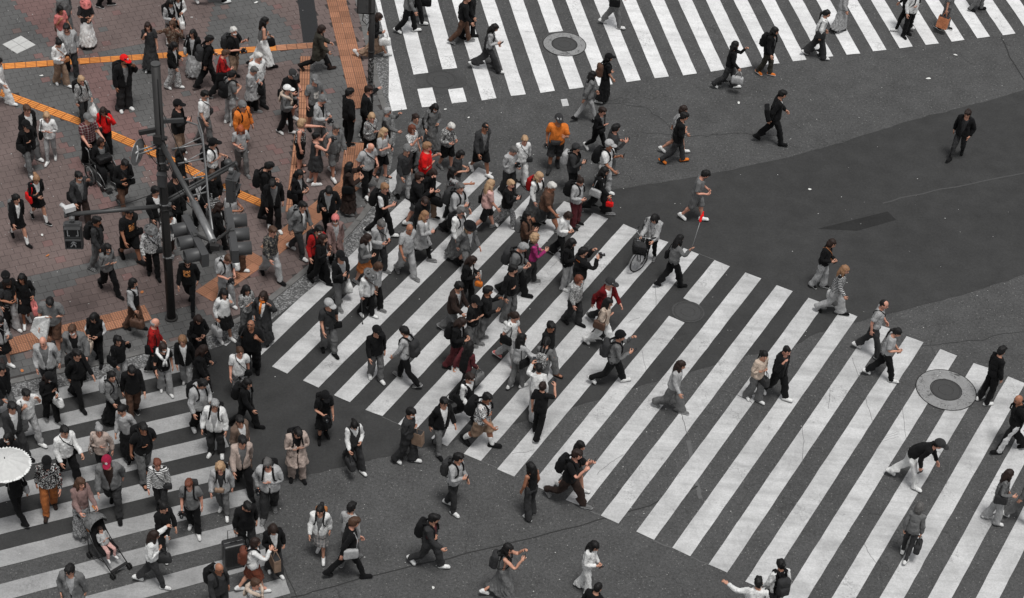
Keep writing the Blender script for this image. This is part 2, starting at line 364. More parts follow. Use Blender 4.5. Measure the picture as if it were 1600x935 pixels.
# gutter of exposed aggregate and kerb stones
def aggregate():
    m, t, p = newmat('aggregate', .9, .3); co = wpos(t)
    v = nd(t, 'ShaderNodeTexVoronoi'); v.inputs['Scale'].default_value = 30; t.links.new(co, v.inputs['Vector'])
    c = ramp(t, nd(t, 'ShaderNodeSeparateColor').outputs[0], [(0, .1), (1, .1)])
    s = nd(t, 'ShaderNodeSeparateColor'); t.links.new(v.outputs['Color'], s.inputs[0])
    c = ramp(t, s.outputs[0], [(.1, .06), (.6, .11), (.92, .24)])
    c = mix(t, 1, c, ramp(t, noise(t, co, 1.2, 4), [(.3, .7), (.7, 1.15)]), 'MULTIPLY'); t.links.new(c, p.inputs['Base Color']); bump(t, p, v.outputs['Distance'], .4, .01); return m
AGG = aggregate()
def band(name, A, B, z0, z1, mat, lab):
    n = len(A); V = [(p[0], p[1], z0) for p in A]+[(p[0], p[1], z1) for p in B]
    return tag(MB().add(V, [(i, n+i, n+i+1, i+1) for i in range(n-1)], 0, False).build(name, mat), lab, None, None, 'structure')
_n = len(kerb); _w = [.62-.40*min(max((px((*p_, 0))[0]-575)/20, 0), 1) if px((*p_, 0))[1] < 300 else .62 for p_ in kerb]
_k2 = offset(kerb, 1.0); g_out = [p_+(q_-p_)*max(.26 if px((*p_, 0))[1] < 225 else 0, w_) for p_, q_, w_ in zip(kerb, _k2, _w)]; k_out = offset(kerb, .16)
band('gutter', k_out, g_out, .016, .016, AGG, 'speckled exposed aggregate gutter along the kerb')
STONE = plain('kerb_stone', (.115, .113, .11), .85, .3, 0, .25, 5)
kb = tag(empty('kerb', (0, 0, 0)), 'grey granite kerb stones round the pavement corner', None, None, 'structure')
acc = 0; i0 = 0
for i in range(1, len(kerb)):
    acc += np.linalg.norm(kerb[i]-kerb[i-1])
    if acc > .85 or i == len(kerb)-1:
        seg = list(range(i0, i+1)); m = MB(); A = [kerb[q] for q in seg]; B = [k_out[q] for q in seg]
        g = .008/max(acc, .1); A = [A[0]+(A[-1]-A[0])*g]+A[1:-1]+[A[-1]-(A[-1]-A[0])*g]; B = [B[0]+(B[-1]-B[0])*g]+B[1:-1]+[B[-1]-(B[-1]-B[0])*g]
        zz = ZK+.006+rng.normal(0, .002)
        n = len(A); V = [(p[0], p[1], zz) for p in A]+[(p[0], p[1], zz-.004) for p in B]+[(p[0], p[1], -.02) for p in B]
        F = [(q, n+q, n+q+1, q+1) for q in range(n-1)]+[(n+q, 2*n+q, 2*n+q+1, n+q+1) for q in range(n-1)]
        x, y = px((*A[0], 0))
        if -60 < x < 1700 and -80 < y < 1000: m.add(V, F, 0, False).build('kerb_stone', STONE, kb)
        acc = 0; i0 = i
# ---- pavement with paving blocks
def pavemat(name, base, var):
    m, t, p = newmat(name, .82, .35); co = wpos(t)
    oi = nd(t, 'ShaderNodeObjectInfo').outputs['Random']; at_ = nd(t, 'ShaderNodeAttribute', attribute_name='tone').outputs['Fac']
    r = mth(t, 'ADD', mth(t, 'MULTIPLY', oi, 1.), at_)
    c = mix(t, 1, tuple(base), ramp(t, r, [(0, 1-var), (1, 1+var)]), 'MULTIPLY')
    c = mix(t, 1, c, ramp(t, noise(t, co, .5, 5, .6, .5), [(.3, .72), (.7, 1.15)]), 'MULTIPLY')
    c = mix(t, 1, c, ramp(t, noise(t, co, 30, 4, .75), [(.3, .85), (.7, 1.15)]), 'MULTIPLY')
    sp = mth(t, 'GREATER_THAN', noise(t, co, 4.5, 2, .4), .74); c = mix(t, mth(t, 'MULTIPLY', sp, .35), c, (.03, .03, .03))
    t.links.new(c, p.inputs['Base Color']); bump(t, p, noise(t, co, 45, 3), .3, .003); return m
PM = [pavemat('paving_maroon', (.112, .083, .077), .11), pavemat('paving_grey', (.080, .079, .078), .11), pavemat('paving_pink', (.130, .078, .073), .12)]
GROUT = plain('grout', (.044, .040, .039), .95, .1)
pv = sheet('pavement', [(*p, 0) for p in pave_poly], ZK-.012, GROUT); tag(pv, 'paved pavement corner of maroon and grey blocks', None, None, 'structure')
GREY = [[(-80, -80), (10, -80), (16, 0), (85, 75), (110, 105), (150, 160), (190, 220), (252, 310), (262, 345), (190, 345), (130, 260), (90, 205), (0, 152), (-80, 120)],
        [(132, 82), (240, 72), (256, 200), (250, 250), (228, 205), (196, 168), (160, 118)], [(330, -60), (398, -60), (402, 0), (445, 30), (468, 72), (470, 98), (300, 100), (330, 40)],
        [(470, 98), (540, 80), (602, 170), (606, 235), (580, 300), (545, 355), (498, 400), (520, 330), (545, 250), (520, 200), (478, 160)], [(285, 300), (330, 320), (352, 385), (350, 440), (312, 450), (272, 400), (262, 330)],
        [(30, 440), (120, 418), (250, 390), (250, 400), (120, 440), (60, 480), (0, 500), (0, 470)], [(0, 545), (100, 520), (240, 490), (300, 480), (345, 512), (240, 545), (100, 577), (0, 598)]]
PINK = [[(110, 105), (150, 85), (165, 118), (200, 170), (232, 210), (250, 255), (248, 290), (190, 218), (150, 160)], [(16, -60), (60, -60), (110, 90), (85, 78), (16, 0)], [(90, 205), (130, 258), (185, 330), (160, 330), (95, 235)]]
GREYW = [[at(*p)[:2] for p in q] for q in GREY]; PINKW = [[at(*p)[:2] for p in q] for q in PINK]
# tactile strips: (name, polyline px, half width in tiles, kind)
TS = .30
TILE_O = [pavemat('tactile_orange_base', (.30, .10, .025), .18), pavemat('tactile_orange', (.66, .25, .055), .15)]; TILE_T = [pavemat('tactile_tan_base', (.20, .092, .055), .2), pavemat('tactile_tan', (.38, .18, .10), .15)]  # slab between the raised bars and dots is coloured darker than they are
guide = MB(); guide.box((0, 0, 0), (.147, .147, .012))
for k in range(4): guide.box((0, -.108+.072*k, .0145), (.135, .020, .0025), None, 1)
dots = MB(); dots.box((0, 0, 0), (.147, .147, .012))
for a in range(5):
    for b in range(5): dots.disc((-.116+.058*a, -.116+.058*b, .0142), .019, (0, 0, 1), .005, 6, 1)
def tm(mb, name, mat): return mb.mesh(name, mat)
TM = {('g', 'o'): tm(guide, 'guide_tile', TILE_O), ('d', 'o'): tm(dots, 'warning_tile', TILE_O), ('g', 't'): tm(guide, 'guide_tile_tan', TILE_T), ('d', 't'): tm(dots, 'warning_tile_tan', TILE_T)}
taken = []
def tactile(a, b, rows, kind, col):
    A, B = at(*a)[:2], at(*b)[:2]; L = np.linalg.norm(B-A); d = (B-A)/L; nrm = np.array([-d[1], d[0]])
    for i in range(int(round(L/TS))):
        for r in range(rows):
            p = A+d*TS*(i+.5)+nrm*TS*(r-(rows-1)/2)
            if any(abs((p-q)@e1) < .29 and abs((p-q)@e2) < .29 for q, e1, e2 in taken): continue
            x, y = px((*p, 0))
            if not(-30 < x < 1630 and -30 < y < 965): continue
            if not inpoly(p[0], p[1], pave_poly): continue
            taken.append((p, d, nrm))
            o = link('tactile_tile', TM[(kind, col)], pv, None)
            o.matrix_parent_inverse = pv.matrix_world.inverted()
            o.location = (p[0], p[1], ZK-.006+rng.normal(0, .0008)); o.rotation_euler = (0, 0, math.atan2(d[1], d[0]))
bpy.context.view_layer.update()
tactile((-10, 107), (432, 77), 1, 'g', 'o'); tactile((432, 77), (505, 72), 1, 'g', 't')
tactile((-10, 143), (140, 198), 1, 'g', 'o'); tactile((140, 198), (262, 250), 1, 'g', 'o'); tactile((262, 250), (345, 293), 1, 'g', 'o'); tactile((345, 293), (420, 325), 1, 'g', 'o')
tactile((477, 90), (474, 200), 1, 'g', 't'); tactile((470, 200), (455, 330), 1, 'g', 't')
tactile((522, -12), (566, 168), 2, 'd', 't')
tactile((556, 225), (548, 290), 2, 'd', 't'); tactile((548, 290), (420, 395), 2, 'd', 't'); tactile((420, 395), (315, 468), 2, 'd', 't')
tactile((232, 490), (10, 545), 2, 'd', 't')
# white inspection tiles
WT = plain('white_tile', (.42, .42, .41), .8, .3, 0, .12)
iw = at(30, 72)[:2]; ax = (at(45, 64)[:2]-at(15, 78)[:2]); ax /= np.linalg.norm(ax); ay = np.array([-ax[1], ax[0]])
for i in (-1, 1):
    for j in (-1, 1):
        p = iw+ax*.17*i+ay*.17*j; taken.append((p, ax, ay))
        o = MB().box((0, 0, 0), (.165, .165, .012)).build('white_tile', WT, pv); o.matrix_parent_inverse = pv.matrix_world.inverted(); o.location = (*p, ZK-.005); o.rotation_euler = (0, 0, math.atan2(ax[1], ax[0]))
# dark drain grille strip
GR = plain('grille_metal', (.016, .016, .017), .5, .5, .3)
gA, gB = at(475, -20)[:2], at(487, 68)[:2]; gd = (gB-gA)/np.linalg.norm(gB-gA); gn = np.array([-gd[1], gd[0]])
gm = MB()
gL = np.linalg.norm(gB-gA)
gm.box((gL/2, 0, 0), (gL/2, .25, .008))
gr = tag(empty('drain_grille', (*gA, ZK-.004), math.atan2(gd[1], gd[0])), 'long dark slatted drain grille set into the paving near the top edge', 'drain grille')
gm.build('frame', GR, gr)
for k in range(9): MB().box((gL/2, -.22+.055*k, .011), (gL/2-.01, .017, .004)).build('slat', GR, gr)
taken_box = [(gA, gd, gn, gL)]
# blocks
BS = .25
a0 = at(100, 577)[:2]; a1 = at(300, 528)[:2]; bd = (a1-a0)/np.linalg.norm(a1-a0); bn = np.array([-bd[1], bd[0]])
half = .5*BS-.0042
blk = [MB().box((0, 0, 0), (half, half, .014)).mesh('paving_block', m_) for m_ in PM]
cand = []; TQ = np.array([q[0] for q in taken]); TA = np.array([q[1] for q in taken]); TB = np.array([q[2] for q in taken])
for j in range(-2, 120):
    for i in range(-110, 110):
        p = a0+bd*BS*(i+.5*(j % 2))+bn*BS*j
        x, y = px((*p, ZK))
        if not(-170 < x < 660 and -130 < y < 660): continue
        if not inpoly(p[0], p[1], pave_poly): continue
        if len(TQ) and ((np.abs(((p-TQ)*TA).sum(1)) < .10) & (np.abs(((p-TQ)*TB).sum(1)) < .10)).any(): continue
        if any(-.05 < (p-q)@e1 < L_-.05 and abs((p-q)@e2) < .17 for q, e1, e2, L_ in taken_box): continue
        k = 0
        if any(inpoly(p[0], p[1], q) for q in GREYW): k = 1
        if any(inpoly(p[0], p[1], q) for q in PINKW): k = 2
        if rng.random() < .06: k = int(rng.integers(0, 3))
        cand.append((p, k, y))
order = sorted(range(len(cand)), key=lambda q: -cand[q][2] if 0 < px((*cand[q][0], ZK))[0] and cand[q][2] < 600 else 999)
single = set(order[:300])
for q in order[:300]:
    p, k, _ = cand[q]; o = link('paving_block', blk[k], pv); o.matrix_parent_inverse = pv.matrix_world.inverted()
    o.location = (*p, ZK-.0145+rng.normal(0, .0012)); o.rotation_euler = (rng.normal(0, .004), rng.normal(0, .004), math.atan2(bd[1], bd[0]))
mb = MB(); tone = []
for q in order[300:]:
    p, k, _ = cand[q]
    mb.box((p[0], p[1], ZK-.0145+rng.normal(0, .0012)), (half, half, .014), np.array([[bd[0], bn[0], 0], [bd[1], bn[1], 0], [0, 0, 1]]), k); tone += [rng.random()]*6
me = mb.mesh('paving_blocks', PM); a_ = me.attributes.new('tone', 'FLOAT', 'FACE'); a_.data.foreach_set('value', np.array(tone, np.float32))
o = link('paving_blocks', me, pv); o.matrix_parent_inverse = pv.matrix_world.inverted(); o['kind'] = 'stuff'
CRK = plain('paint_crack', (.10, .10, .10), .95, .1)
for pts, wd in (([(1332, 559), (1348, 610), (1363, 659)], .010), ([(1408, 620), (1412, 655), (1416, 690)], .009), ([(1065, 648), (1072, 672), (1084, 706)], .014), ([(1349, 846), (1356, 862), (1370, 884)], .010), ([(932, 742), (950, 727), (974, 711)], .009), ([(1003, 548), (1009, 580)], .008), ([(1129, 609), (1150, 617), (1175, 630)], .020),
        ([(1252, 655), (1255, 690), (1253, 725)], .009), ([(1310, 560), (1298, 600), (1294, 640)], .008), ([(1380, 690), (1404, 683)], .007), ([(1381, 686), (1403, 679)], .007), ([(1383, 682), (1404, 675)], .007), ([(560, 490), (585, 478), (610, 470)], .008), ([(660, 25), (668, 45), (676, 66)], .010), ([(820, 50), (836, 51), (850, 50)], .010), ([(1490, 690), (1486, 720), (1478, 760)], .009), ([(1024, 442), (1025, 478)], .008), ([(860, 420), (880, 400), (894, 378)], .009), ([(980, 505), (1000, 497)], .009), ([(800, 710), (835, 704)], .010)):
    o = strip('paint_crack', pts, wd, .0025, CRK, .010); o.location.z = .0115; o.parent = road; o.matrix_parent_inverse = Matrix.Translation(road.location).inverted()
# ---- manholes
IRON = plain('cast_iron', (.052, .052, .053), .62, .5, .2, .3, 14)
def ringmat():
    m, t, p = newmat('worn_ring', .85, .3); co = wpos(t); n = noise(t, co, 2.2, 6, .7, 1.2)
    c = ramp(t, n, [(.36, .055), (.41, .20), (.8, .26)])
    vc = nd(t, 'ShaderNodeTexVoronoi', feature='DISTANCE_TO_EDGE'); vc.inputs['Scale'].default_value = 2.6; wv = nd(t, 'ShaderNodeVectorMath', operation='ADD'); nn = nd(t, 'ShaderNodeTexNoise'); nn.inputs['Scale'].default_value = 4; t.links.new(co, nn.inputs['Vector']); t.links.new(co, wv.inputs[0]); t.links.new(nn.outputs['Color'], wv.inputs[1]); t.links.new(wv.outputs[0], vc.inputs['Vector'])
    c = mix(t, mth(t, 'MULTIPLY', mth(t, 'LESS_THAN', vc.outputs['Distance'], .02), .7), c, .05); c = mix(t, 1, c, ramp(t, noise(t, co, 40, 3), [(.3, .85), (.7, 1.1)]), 'MULTIPLY'); t.links.new(c, p.inputs['Base Color']); return m
RINGM = ringmat()
def ground_r(u, v, wpx): return np.linalg.norm(at(u+wpx/2, v)-at(u-wpx/2, v))/2
IRON2 = plain('worn_cover', (.050, .050, .050), .8, .2, 0, .12, 14)
def manhole(u, v, inner, outer, lab, ringm):
    p = at(u, v); e = tag(empty('manhole_cover', (p[0], p[1], .014 if inner != 47 else .0065)), lab, 'manhole cover', 'manhole covers in the road')
    ri = ground_r(u, v, inner); ro = ground_r(u, v, outer) if outer else ri*1.16
    m = MB(); n = 48
    V = []; 
    for r in (ri*1.02, ro):
        for k in range(n):
            a = 2*math.pi*k/n; q = r*(1+(.012*math.sin(5*a+1)+.01*math.sin(9*a) if r == ro and outer else 0)); V.append((q*math.cos(a), q*math.sin(a), .003))
    m.add(V, [(k, (k+1) % n, n+(k+1) % n, n+k) for k in range(n)][::1], 0, False)
    me = m.mesh('ring', ringm)
    me.flip_normals() if me.polygons[0].normal.z < 0 else None
    link('ring', me, e)
    if outer and ringm is RINGM:
        for rr, wd in ((ro*.995, .012), (ri*1.04, .012)):
            mm = MB(); mm.ring((0, 0, .002), rr, wd, (0, 0, 1), 48, 4); link('joint', mm.mesh('joint', SEAM), e)
    m = MB(); m.disc((0, 0, .001), ri, (0, 0, 1), .006, 40)
    for r in (.93, .5): m.ring((0, 0, .0035), ri*r, ri*.022, (0, 0, 1), 36, 4)
    for k in range(12):
        a = k*math.pi/6; m.box((ri*.68*math.cos(a), ri*.68*math.sin(a), .0045), (ri*.07, ri*.016, .0012), [[math.cos(a), -math.sin(a), 0], [math.sin(a), math.cos(a), 0], [0, 0, 1]])
    m.build('cover', IRON2, e)
manhole(1478, 610, 46, 92, 'large manhole cover in a pale cracked concrete ring at the right', RINGM)
manhole(882, 70, 38, 67, 'manhole cover in a worn pale ring on the upper crossing', RINGM)
manhole(1075, 488, 44, 0, 'plain manhole cover between halves of a central stripe', ASP_MAN)
manhole(689, 125, 47, 80, 'manhole cover in a dark asphalt patch on the upper crossing', ASP_MAN)
# ---- litter
PAPER = plain('paper', (.6, .6, .58), .8, .3); LEAF = plain('dry_leaf', (.42, .15, .05), .8, .3)
def scrap(u, v, s, mat, lab, cat, z=None):
    p = at(u, v); zz = base_z(p[0], p[1])+(.016 if z is None else z); n = 6; m = MB()
    V = [(s*(1+.4*random.uniform(-1, 1))*math.cos(a), s*.6*(1+.4*random.uniform(-1, 1))*math.sin(a), .004+random.uniform(0, .014)) for a in np.linspace(0, 2*math.pi, n, endpoint=False)]
    m.add(V+[(0, 0, .02)], [(i, (i+1) % n, n) for i in range(n)], 0, False)
    o = m.build('litter_scrap' if mat is PAPER else 'fallen_leaf', mat, None, (p[0], p[1], zz)); o.rotation_euler[2] = random.uniform(0, 6); tag(o, lab, cat, 'litter on the ground')
for i, (u, v, s, m_, lab) in enumerate([(1265, 297, .06, PAPER, 'crumpled white scrap on the smooth asphalt right of the watch checker'), (1493, 87, .08, PAPER, 'largest white scrap below the upper crossing far right'), (1451, 124, .08, PAPER, 'white scrap on coarse asphalt right of the black tote man'),
        (1154, 162, .06, PAPER, 'white scrap left of the man in black suit with tote'), (732, 185, .05, PAPER, 'white scrap behind the speckled top woman'), (696, 172, .05, PAPER, 'white scrap right of the masked grey dress woman'), (400, 7, .07, PAPER, 'white scrap beside the grille near the top edge'),
        (75, 402, .06, LEAF, 'orange dry leaf below the hanging pedestrian signal'), (222, 460, .06, LEAF, 'orange dry leaf left of the pole base'), (35, 583, .05, LEAF, 'orange dry leaf in the gutter at left'), (66, 370, .05, PAPER, 'pale scrap left of the hanging pedestrian signal'), (65, 121, .05, PAPER, 'pale scrap above the diagonal orange strip'), (300, 30, .04, PAPER, 'tiny white scrap near the schoolgirls'), (677, 919, .05, PAPER, 'white scrap at the bottom right of the maroon tee man')]):
    scrap(u, v, s, m_, lab, 'litter' if m_ is PAPER else 'leaf')
# gum and grit on the paving: tiny pale flecks nobody could count
mb = MB()
for _ in range(420):
    u, v = random.uniform(0, 600), random.uniform(0, 590); p = at(u, v)
    if not inpoly(p[0], p[1], pave_poly): continue
    s = random.choice((.008, .011, .015)); mb.add([(p[0]+s*math.cos(a), p[1]+s*math.sin(a), ZK+.005) for a in (0, 1.2, 2.4, 3.8, 5)], [(0, 1, 2, 3, 4)], 0, False)
for _ in range(420):
    u, v = random.uniform(0, 1600), random.uniform(0, 935); p = at(u, v)
    if inpoly(p[0], p[1], pave_poly): continue
    s = random.choice((.008, .011, .016)); mb.add([(p[0]+s*math.cos(a), p[1]+s*math.sin(a), .0175) for a in (0, 1.2, 2.4, 3.8, 5)], [(0, 1, 2, 3, 4)], 0, False)
o = mb.build('grit', plain('grit', (.4, .4, .39), .9, .2)); tag(o, 'scattered pale grit and gum specks on the ground', None, None, 'stuff')
# ------------------------------------------------------------------ people: templates from distance fields, skinned to a skeleton
L_, R_ = -1, 1
J = {}
J['pel'] = (0, 0, .93); J['chest'] = (0, 0, 1.06); J['head'] = (0, -.005, 1.44)
AD = np.array([.5, 0, -.866])
for s, n in ((-1, 'L'), (1, 'R')):
    sh = np.array([s*.168, -.012, 1.385]); d = AD*np.array([s, 1, 1]); el = sh+d*.28; wr = el+d*.245
    J['ua'+n] = sh; J['fa'+n] = el; J['ha'+n] = wr
    J['th'+n] = (s*.088, 0, .90); J['sn'+n] = (s*.094, .004, .49); J['ft'+n] = (s*.098, -.012, .085)
BN = ['pel', 'chest', 'head', 'uaL', 'uaR', 'faL', 'faR', 'haL', 'haR', 'thL', 'thR', 'snL', 'snR', 'ftL', 'ftR']
BI = {b: i for i, b in enumerate(BN)}
JR = np.array([J[b] for b in BN], float)
END = {'pel': (0, 0, 1.06), 'chest': (0, -.01, 1.42), 'head': (0, .012, 1.64)}
for s, n in ((-1, 'L'), (1, 'R')):
    END['ua'+n] = J['fa'+n]; END['fa'+n] = J['ha'+n]; END['ha'+n] = J['ha'+n]+AD*np.array([s, 1, 1])*.16
    END['th'+n] = J['sn'+n]; END['sn'+n] = J['ft'+n]; END['ft'+n] = (s*.106, .13, .03)
EN = np.array([END[b] for b in BN], float)
RAD = np.array([.13, .125, .075, .05, .05, .04, .04, .03, .03, .075, .075, .05, .05, .045, .045])
def segd(P, a, b):
    a = np.asarray(a, float); b = np.asarray(b, float); ab = b-a; t = np.clip(((P-a)@ab)/(ab@ab+1e-12), 0, 1)
    return np.linalg.norm(P-(a+t[:, None]*ab), axis=1), t
def rc(P, a, b, ra, rb): d, t = segd(P, a, b); return d-(ra+(rb-ra)*t)
def el_(P, c, r):
    q = P-np.asarray(c, float); r = np.asarray(r, float); k0 = np.linalg.norm(q/r, axis=1); k1 = np.linalg.norm(q/(r*r), axis=1)+1e-9
    return k0*(k0-1)/k1
def smin(a, b, k=.03):
    h = np.clip(.5+.5*(b-a)/k, 0, 1); return b+(a-b)*h-k*h*(1-h)
def smax(a, b, k=.012): return -smin(-a, -b, k)
def ecyl(P, z0, z1, rx0, rx1, ry0, ry1, cy=0, pleat=0, np_=14):
    t = np.clip((P[:, 2]-z0)/(z1-z0), 0, 1); rx = rx0+(rx1-rx0)*t; ry = ry0+(ry1-ry0)*t
    k = np.sqrt((P[:, 0]/rx)**2+((P[:, 1]-cy)/ry)**2); d = (k-1)*np.minimum(rx, ry)
    if pleat: d = d+pleat*(1-t)*np.sin(np_*np.arctan2(P[:, 1]-cy, P[:, 0])+2*np.sin(3*P[:, 2]*6))
    return smax(d, np.maximum(z0-P[:, 2], P[:, 2]-z1))
def nets(F, lo, h):
    S = F < 0; n = S.astype(np.int8)
    c = sum(n[a:n.shape[0]-1+a, b:n.shape[1]-1+b, d:n.shape[2]-1+d] for a in (0, 1) for b in (0, 1) for d in (0, 1))
    act = (c > 0) & (c < 8); ci = np.argwhere(act); idx = np.full(act.shape, -1, np.int64); idx[act] = np.arange(len(ci))
    pos = np.zeros((len(ci), 3)); cnt = np.zeros(len(ci))
    cs = [(a, b, d) for a in (0, 1) for b in (0, 1) for d in (0, 1)]
    for a in cs:
        for ax in range(3):
            if a[ax]: continue
            b = list(a); b[ax] = 1
            fa = F[ci[:, 0]+a[0], ci[:, 1]+a[1], ci[:, 2]+a[2]]; fb = F[ci[:, 0]+b[0], ci[:, 1]+b[1], ci[:, 2]+b[2]]
            m = (fa < 0) != (fb < 0); t = np.where(m, fa/(fa-fb+1e-12), 0); p = np.tile(np.array(a, float), (len(ci), 1)); p[:, ax] += t
            pos += p*m[:, None]; cnt += m
    V = np.asarray(lo)+h*(ci+pos/cnt[:, None]); Q = []
    for ax in range(3):
        o = [k for k in range(3) if k != ax]; sh = [slice(1, -1)]*3; sh[ax] = slice(0, -1); sh2 = list(sh); sh2[ax] = slice(1, None)
        A = S[tuple(sh)]; B = S[tuple(sh2)]; e = np.argwhere(A != B)
        if not len(e): continue
        dirn = A[tuple(e.T)]; e = e.copy(); e[:, o[0]] += 1; e[:, o[1]] += 1
        def cell(d0, d1):
            q = e.copy(); q[:, o[0]] -= d0; q[:, o[1]] -= d1; return idx[tuple(q.T)]
        q = np.stack([cell(1, 1), cell(0, 1), cell(0, 0), cell(1, 0)], 1)
        flip = dirn if ax != 1 else ~dirn
        q = np.where(flip[:, None], q, q[:, ::-1]); Q.append(q)
    return V, np.concatenate(Q)
TCOL = bpy.data.collections.new("template_build"); C.children.link(TCOL)
def decimate(V, F, ntri):
    me = mesh_np('t', V, F, []); o = bpy.data.objects.new('t', me); TCOL.objects.link(o)
    m = o.modifiers.new('d', 'DECIMATE'); m.ratio = min(1, ntri/(2*len(F)))
    m.use_collapse_triangulate = True
    dg = bpy.context.evaluated_depsgraph_get(); ev = o.evaluated_get(dg); em = ev.to_mesh(); em.calc_loop_triangles()
    v = np.empty(len(em.vertices)*3, np.float32); em.vertices.foreach_get('co', v)
    f = np.empty(len(em.loop_triangles)*3, np.int32); em.loop_triangles.foreach_get('vertices', f)
    ev.to_mesh_clear(); bpy.data.objects.remove(o); bpy.data.meshes.remove(me)
    v = v.reshape(-1, 3).astype(float); f = f.reshape(-1, 3); a, b, c = v[f[:, 0]], v[f[:, 1]], v[f[:, 2]]
    if np.einsum("ij,ij->i", a, np.cross(b, c)).sum() < 0: f = f[:, ::-1].copy()
    return v, f
_ph = rng.random((24, 4))*6.28; _fr = rng.normal(0, 1, (24, 3))
def wob(P, f, a):
    "cheap smooth pseudo noise for folds"
    s = np.zeros(len(P))
    for k in range(10): s += np.sin((P@(_fr[k]))*f+_ph[k, 0])
    return a*s/10**.5
def solid(fn, lo, hi, h, ntri, fold=0., ff=26):
    lo = np.array(lo, float); hi = np.array(hi, float); n = np.ceil((hi-lo)/h).astype(int)+1
    G = np.stack(np.meshgrid(*[lo[i]+h*np.arange(n[i]) for i in range(3)], indexing='ij'), -1).reshape(-1, 3)
    F = fn(G)
    if fold: F = F+wob(G*np.array([1, 1, .75]), ff, fold)
    F = F.reshape(n); F[0], F[-1] = 1, 1; F[:, 0], F[:, -1] = 1, 1; F[:, :, 0], F[:, :, -1] = 1, 1
    V, Q = nets(F, lo, h); return decimate(V, Q, ntri)
def weights(V, allowed, sig=.028, rigid=None):
    W = np.zeros((len(V), 15))
    if rigid is not None: W[:, BI[rigid]] = 1; return W
    D = np.full((len(V), 15), 9.)
    for b in allowed: D[:, BI[b]] = segd(V, JR[BI[b]], EN[BI[b]])[0]-RAD[BI[b]]
    W = np.exp(-(D-D.min(1, keepdims=True))/sig); W[W < .02] = 0; return W/W.sum(1, keepdims=True)
TOPB = ['pel', 'chest', 'uaL', 'uaR', 'faL', 'faR']; LEGB = ['pel', 'thL', 'thR', 'snL', 'snR']
def torso(P, ex, low=.88):
    d = el_(P, (0, -.005, .95), (.168+ex, .118+ex, .13+ex)); d = smin(d, el_(P, (0, .005, 1.10), (.148+ex, .108+ex, .17)), .06)
    d = smin(d, el_(P, (0, 0, 1.27), (.172+ex, .112+ex, .17+ex)), .06)
    d = smin(d, rc(P, (-.145, -.012, 1.372), (.145, -.012, 1.372), .052+ex, .052+ex), .05)
    return smin(d, rc(P, (0, -.012, 1.39), (0, -.01, 1.44), .07+ex*.5, .055+ex*.3), .05)
def arms(P, r0, r1, r2, upto=2., k=None):
    d = np.full(len(P), 9.)
    for n in 'LR':
        a, b, c = J['ua'+n], J['fa'+n], J['ha'+n]
        if upto < 1: d = np.minimum(d, smax(rc(P, a, b, r0, r1), (P-a)@((b-a)/.28)-.28*upto))
        else:
            q = smin(rc(P, a, b, r0, r1), rc(P, b, c, r1, r2), .02); d = np.minimum(d, smax(q, (P-b)@((c-b)/.245)-.245*(upto-1)))
    return d
def legs(P, r0, r1, r2, z0):
    d = np.full(len(P), 9.)
    for s, n in ((-1, 'L'), (1, 'R')):
        q = smin(rc(P, J['th'+n], J['sn'+n], r0, r1), rc(P, J['sn'+n], np.array(J['ft'+n])+[s*max(0, r2-.08)*.5, 0, -.03], r1, r2), .02)
        d = np.minimum(d, smax(q, .012*np.clip((.84-P[:, 2])/.05, -1, 1)-s*P[:, 0], .01))
    return smax(d, z0-P[:, 2])
def neckcut(P, r=.062, z=1.40, lean=.0): return rc(P, (0, .012+lean, z), (0, .03+lean, 1.75), r, r+.02)
TOPLO, TOPHI = (-.56, -.27, .80), (.56, .27, 1.54)
def hand(grip, sgn):
    n = 'R' if sgn > 0 else 'L'; wr = np.array(J['ha'+n]); d = AD*np.array([sgn, 1, 1])
    inn = np.array([-sgn*.866, 0, -.5]); fw = np.array([0, 1., 0])      # palm faces the thigh; thumb forward
    def fn(P):
        q = np.stack([(P-wr)@fw, (P-wr)@inn, (P-wr)@d], 1)
        o = el_(q, (0, 0, .05), (.040, .017, .052)); o = smin(o, rc(q, (0, 0, -.02), (0, 0, .02), .024, .026), .02)
        for i, (y, ln) in enumerate(((.030, .070), (.010, .078), (-.010, .072), (-.029, .058))):
            b = grip*(1+.08*i); p0 = np.array([y*.85, 0, .088]); t = [0, b*.5, b*1.05, b*1.5]; p = p0; seg = [p0]
            for a, f in zip(t[1:], (.45, .32, .23)): p = p+np.array([y*.1, math.sin(a)*ln*f, math.cos(a)*ln*f]); seg.append(p)
            for a, c in zip(seg[:-1], seg[1:]): o = smin(o, rc(q, a, c, .0088, .0082), .004)
        a = np.array([.030, .004, .030]); b = a+np.array([.026, .010+.012*grip, .028]); c = b+np.array([.006, .008+.014*grip, .026])
        return smin(smin(o, rc(q, a, b, .012, .0105), .008), rc(q, b, c, .0105, .009), .004)
    ce = wr+d*.08; return solid(fn, ce-.135, ce+.135, .0062, 420)
def cat(parts):
    V = []; F = []; W = []; Mi = []; b = 0
    for v, f, w_, mi in parts:
        V.append(v); F.append(f+b); W.append(w_); Mi.append(np.full(len(f), mi) if np.isscalar(mi) else mi); b += len(v)
    return np.concatenate(V), np.concatenate(F), np.concatenate(W), np.concatenate(Mi)
def tri(mb):
    F = []
    for f in mb.f:
        for i in range(1, len(f)-1): F.append((f[0], f[i], f[i+1]))
    return np.array(mb.v, float), np.array(F, np.int32)
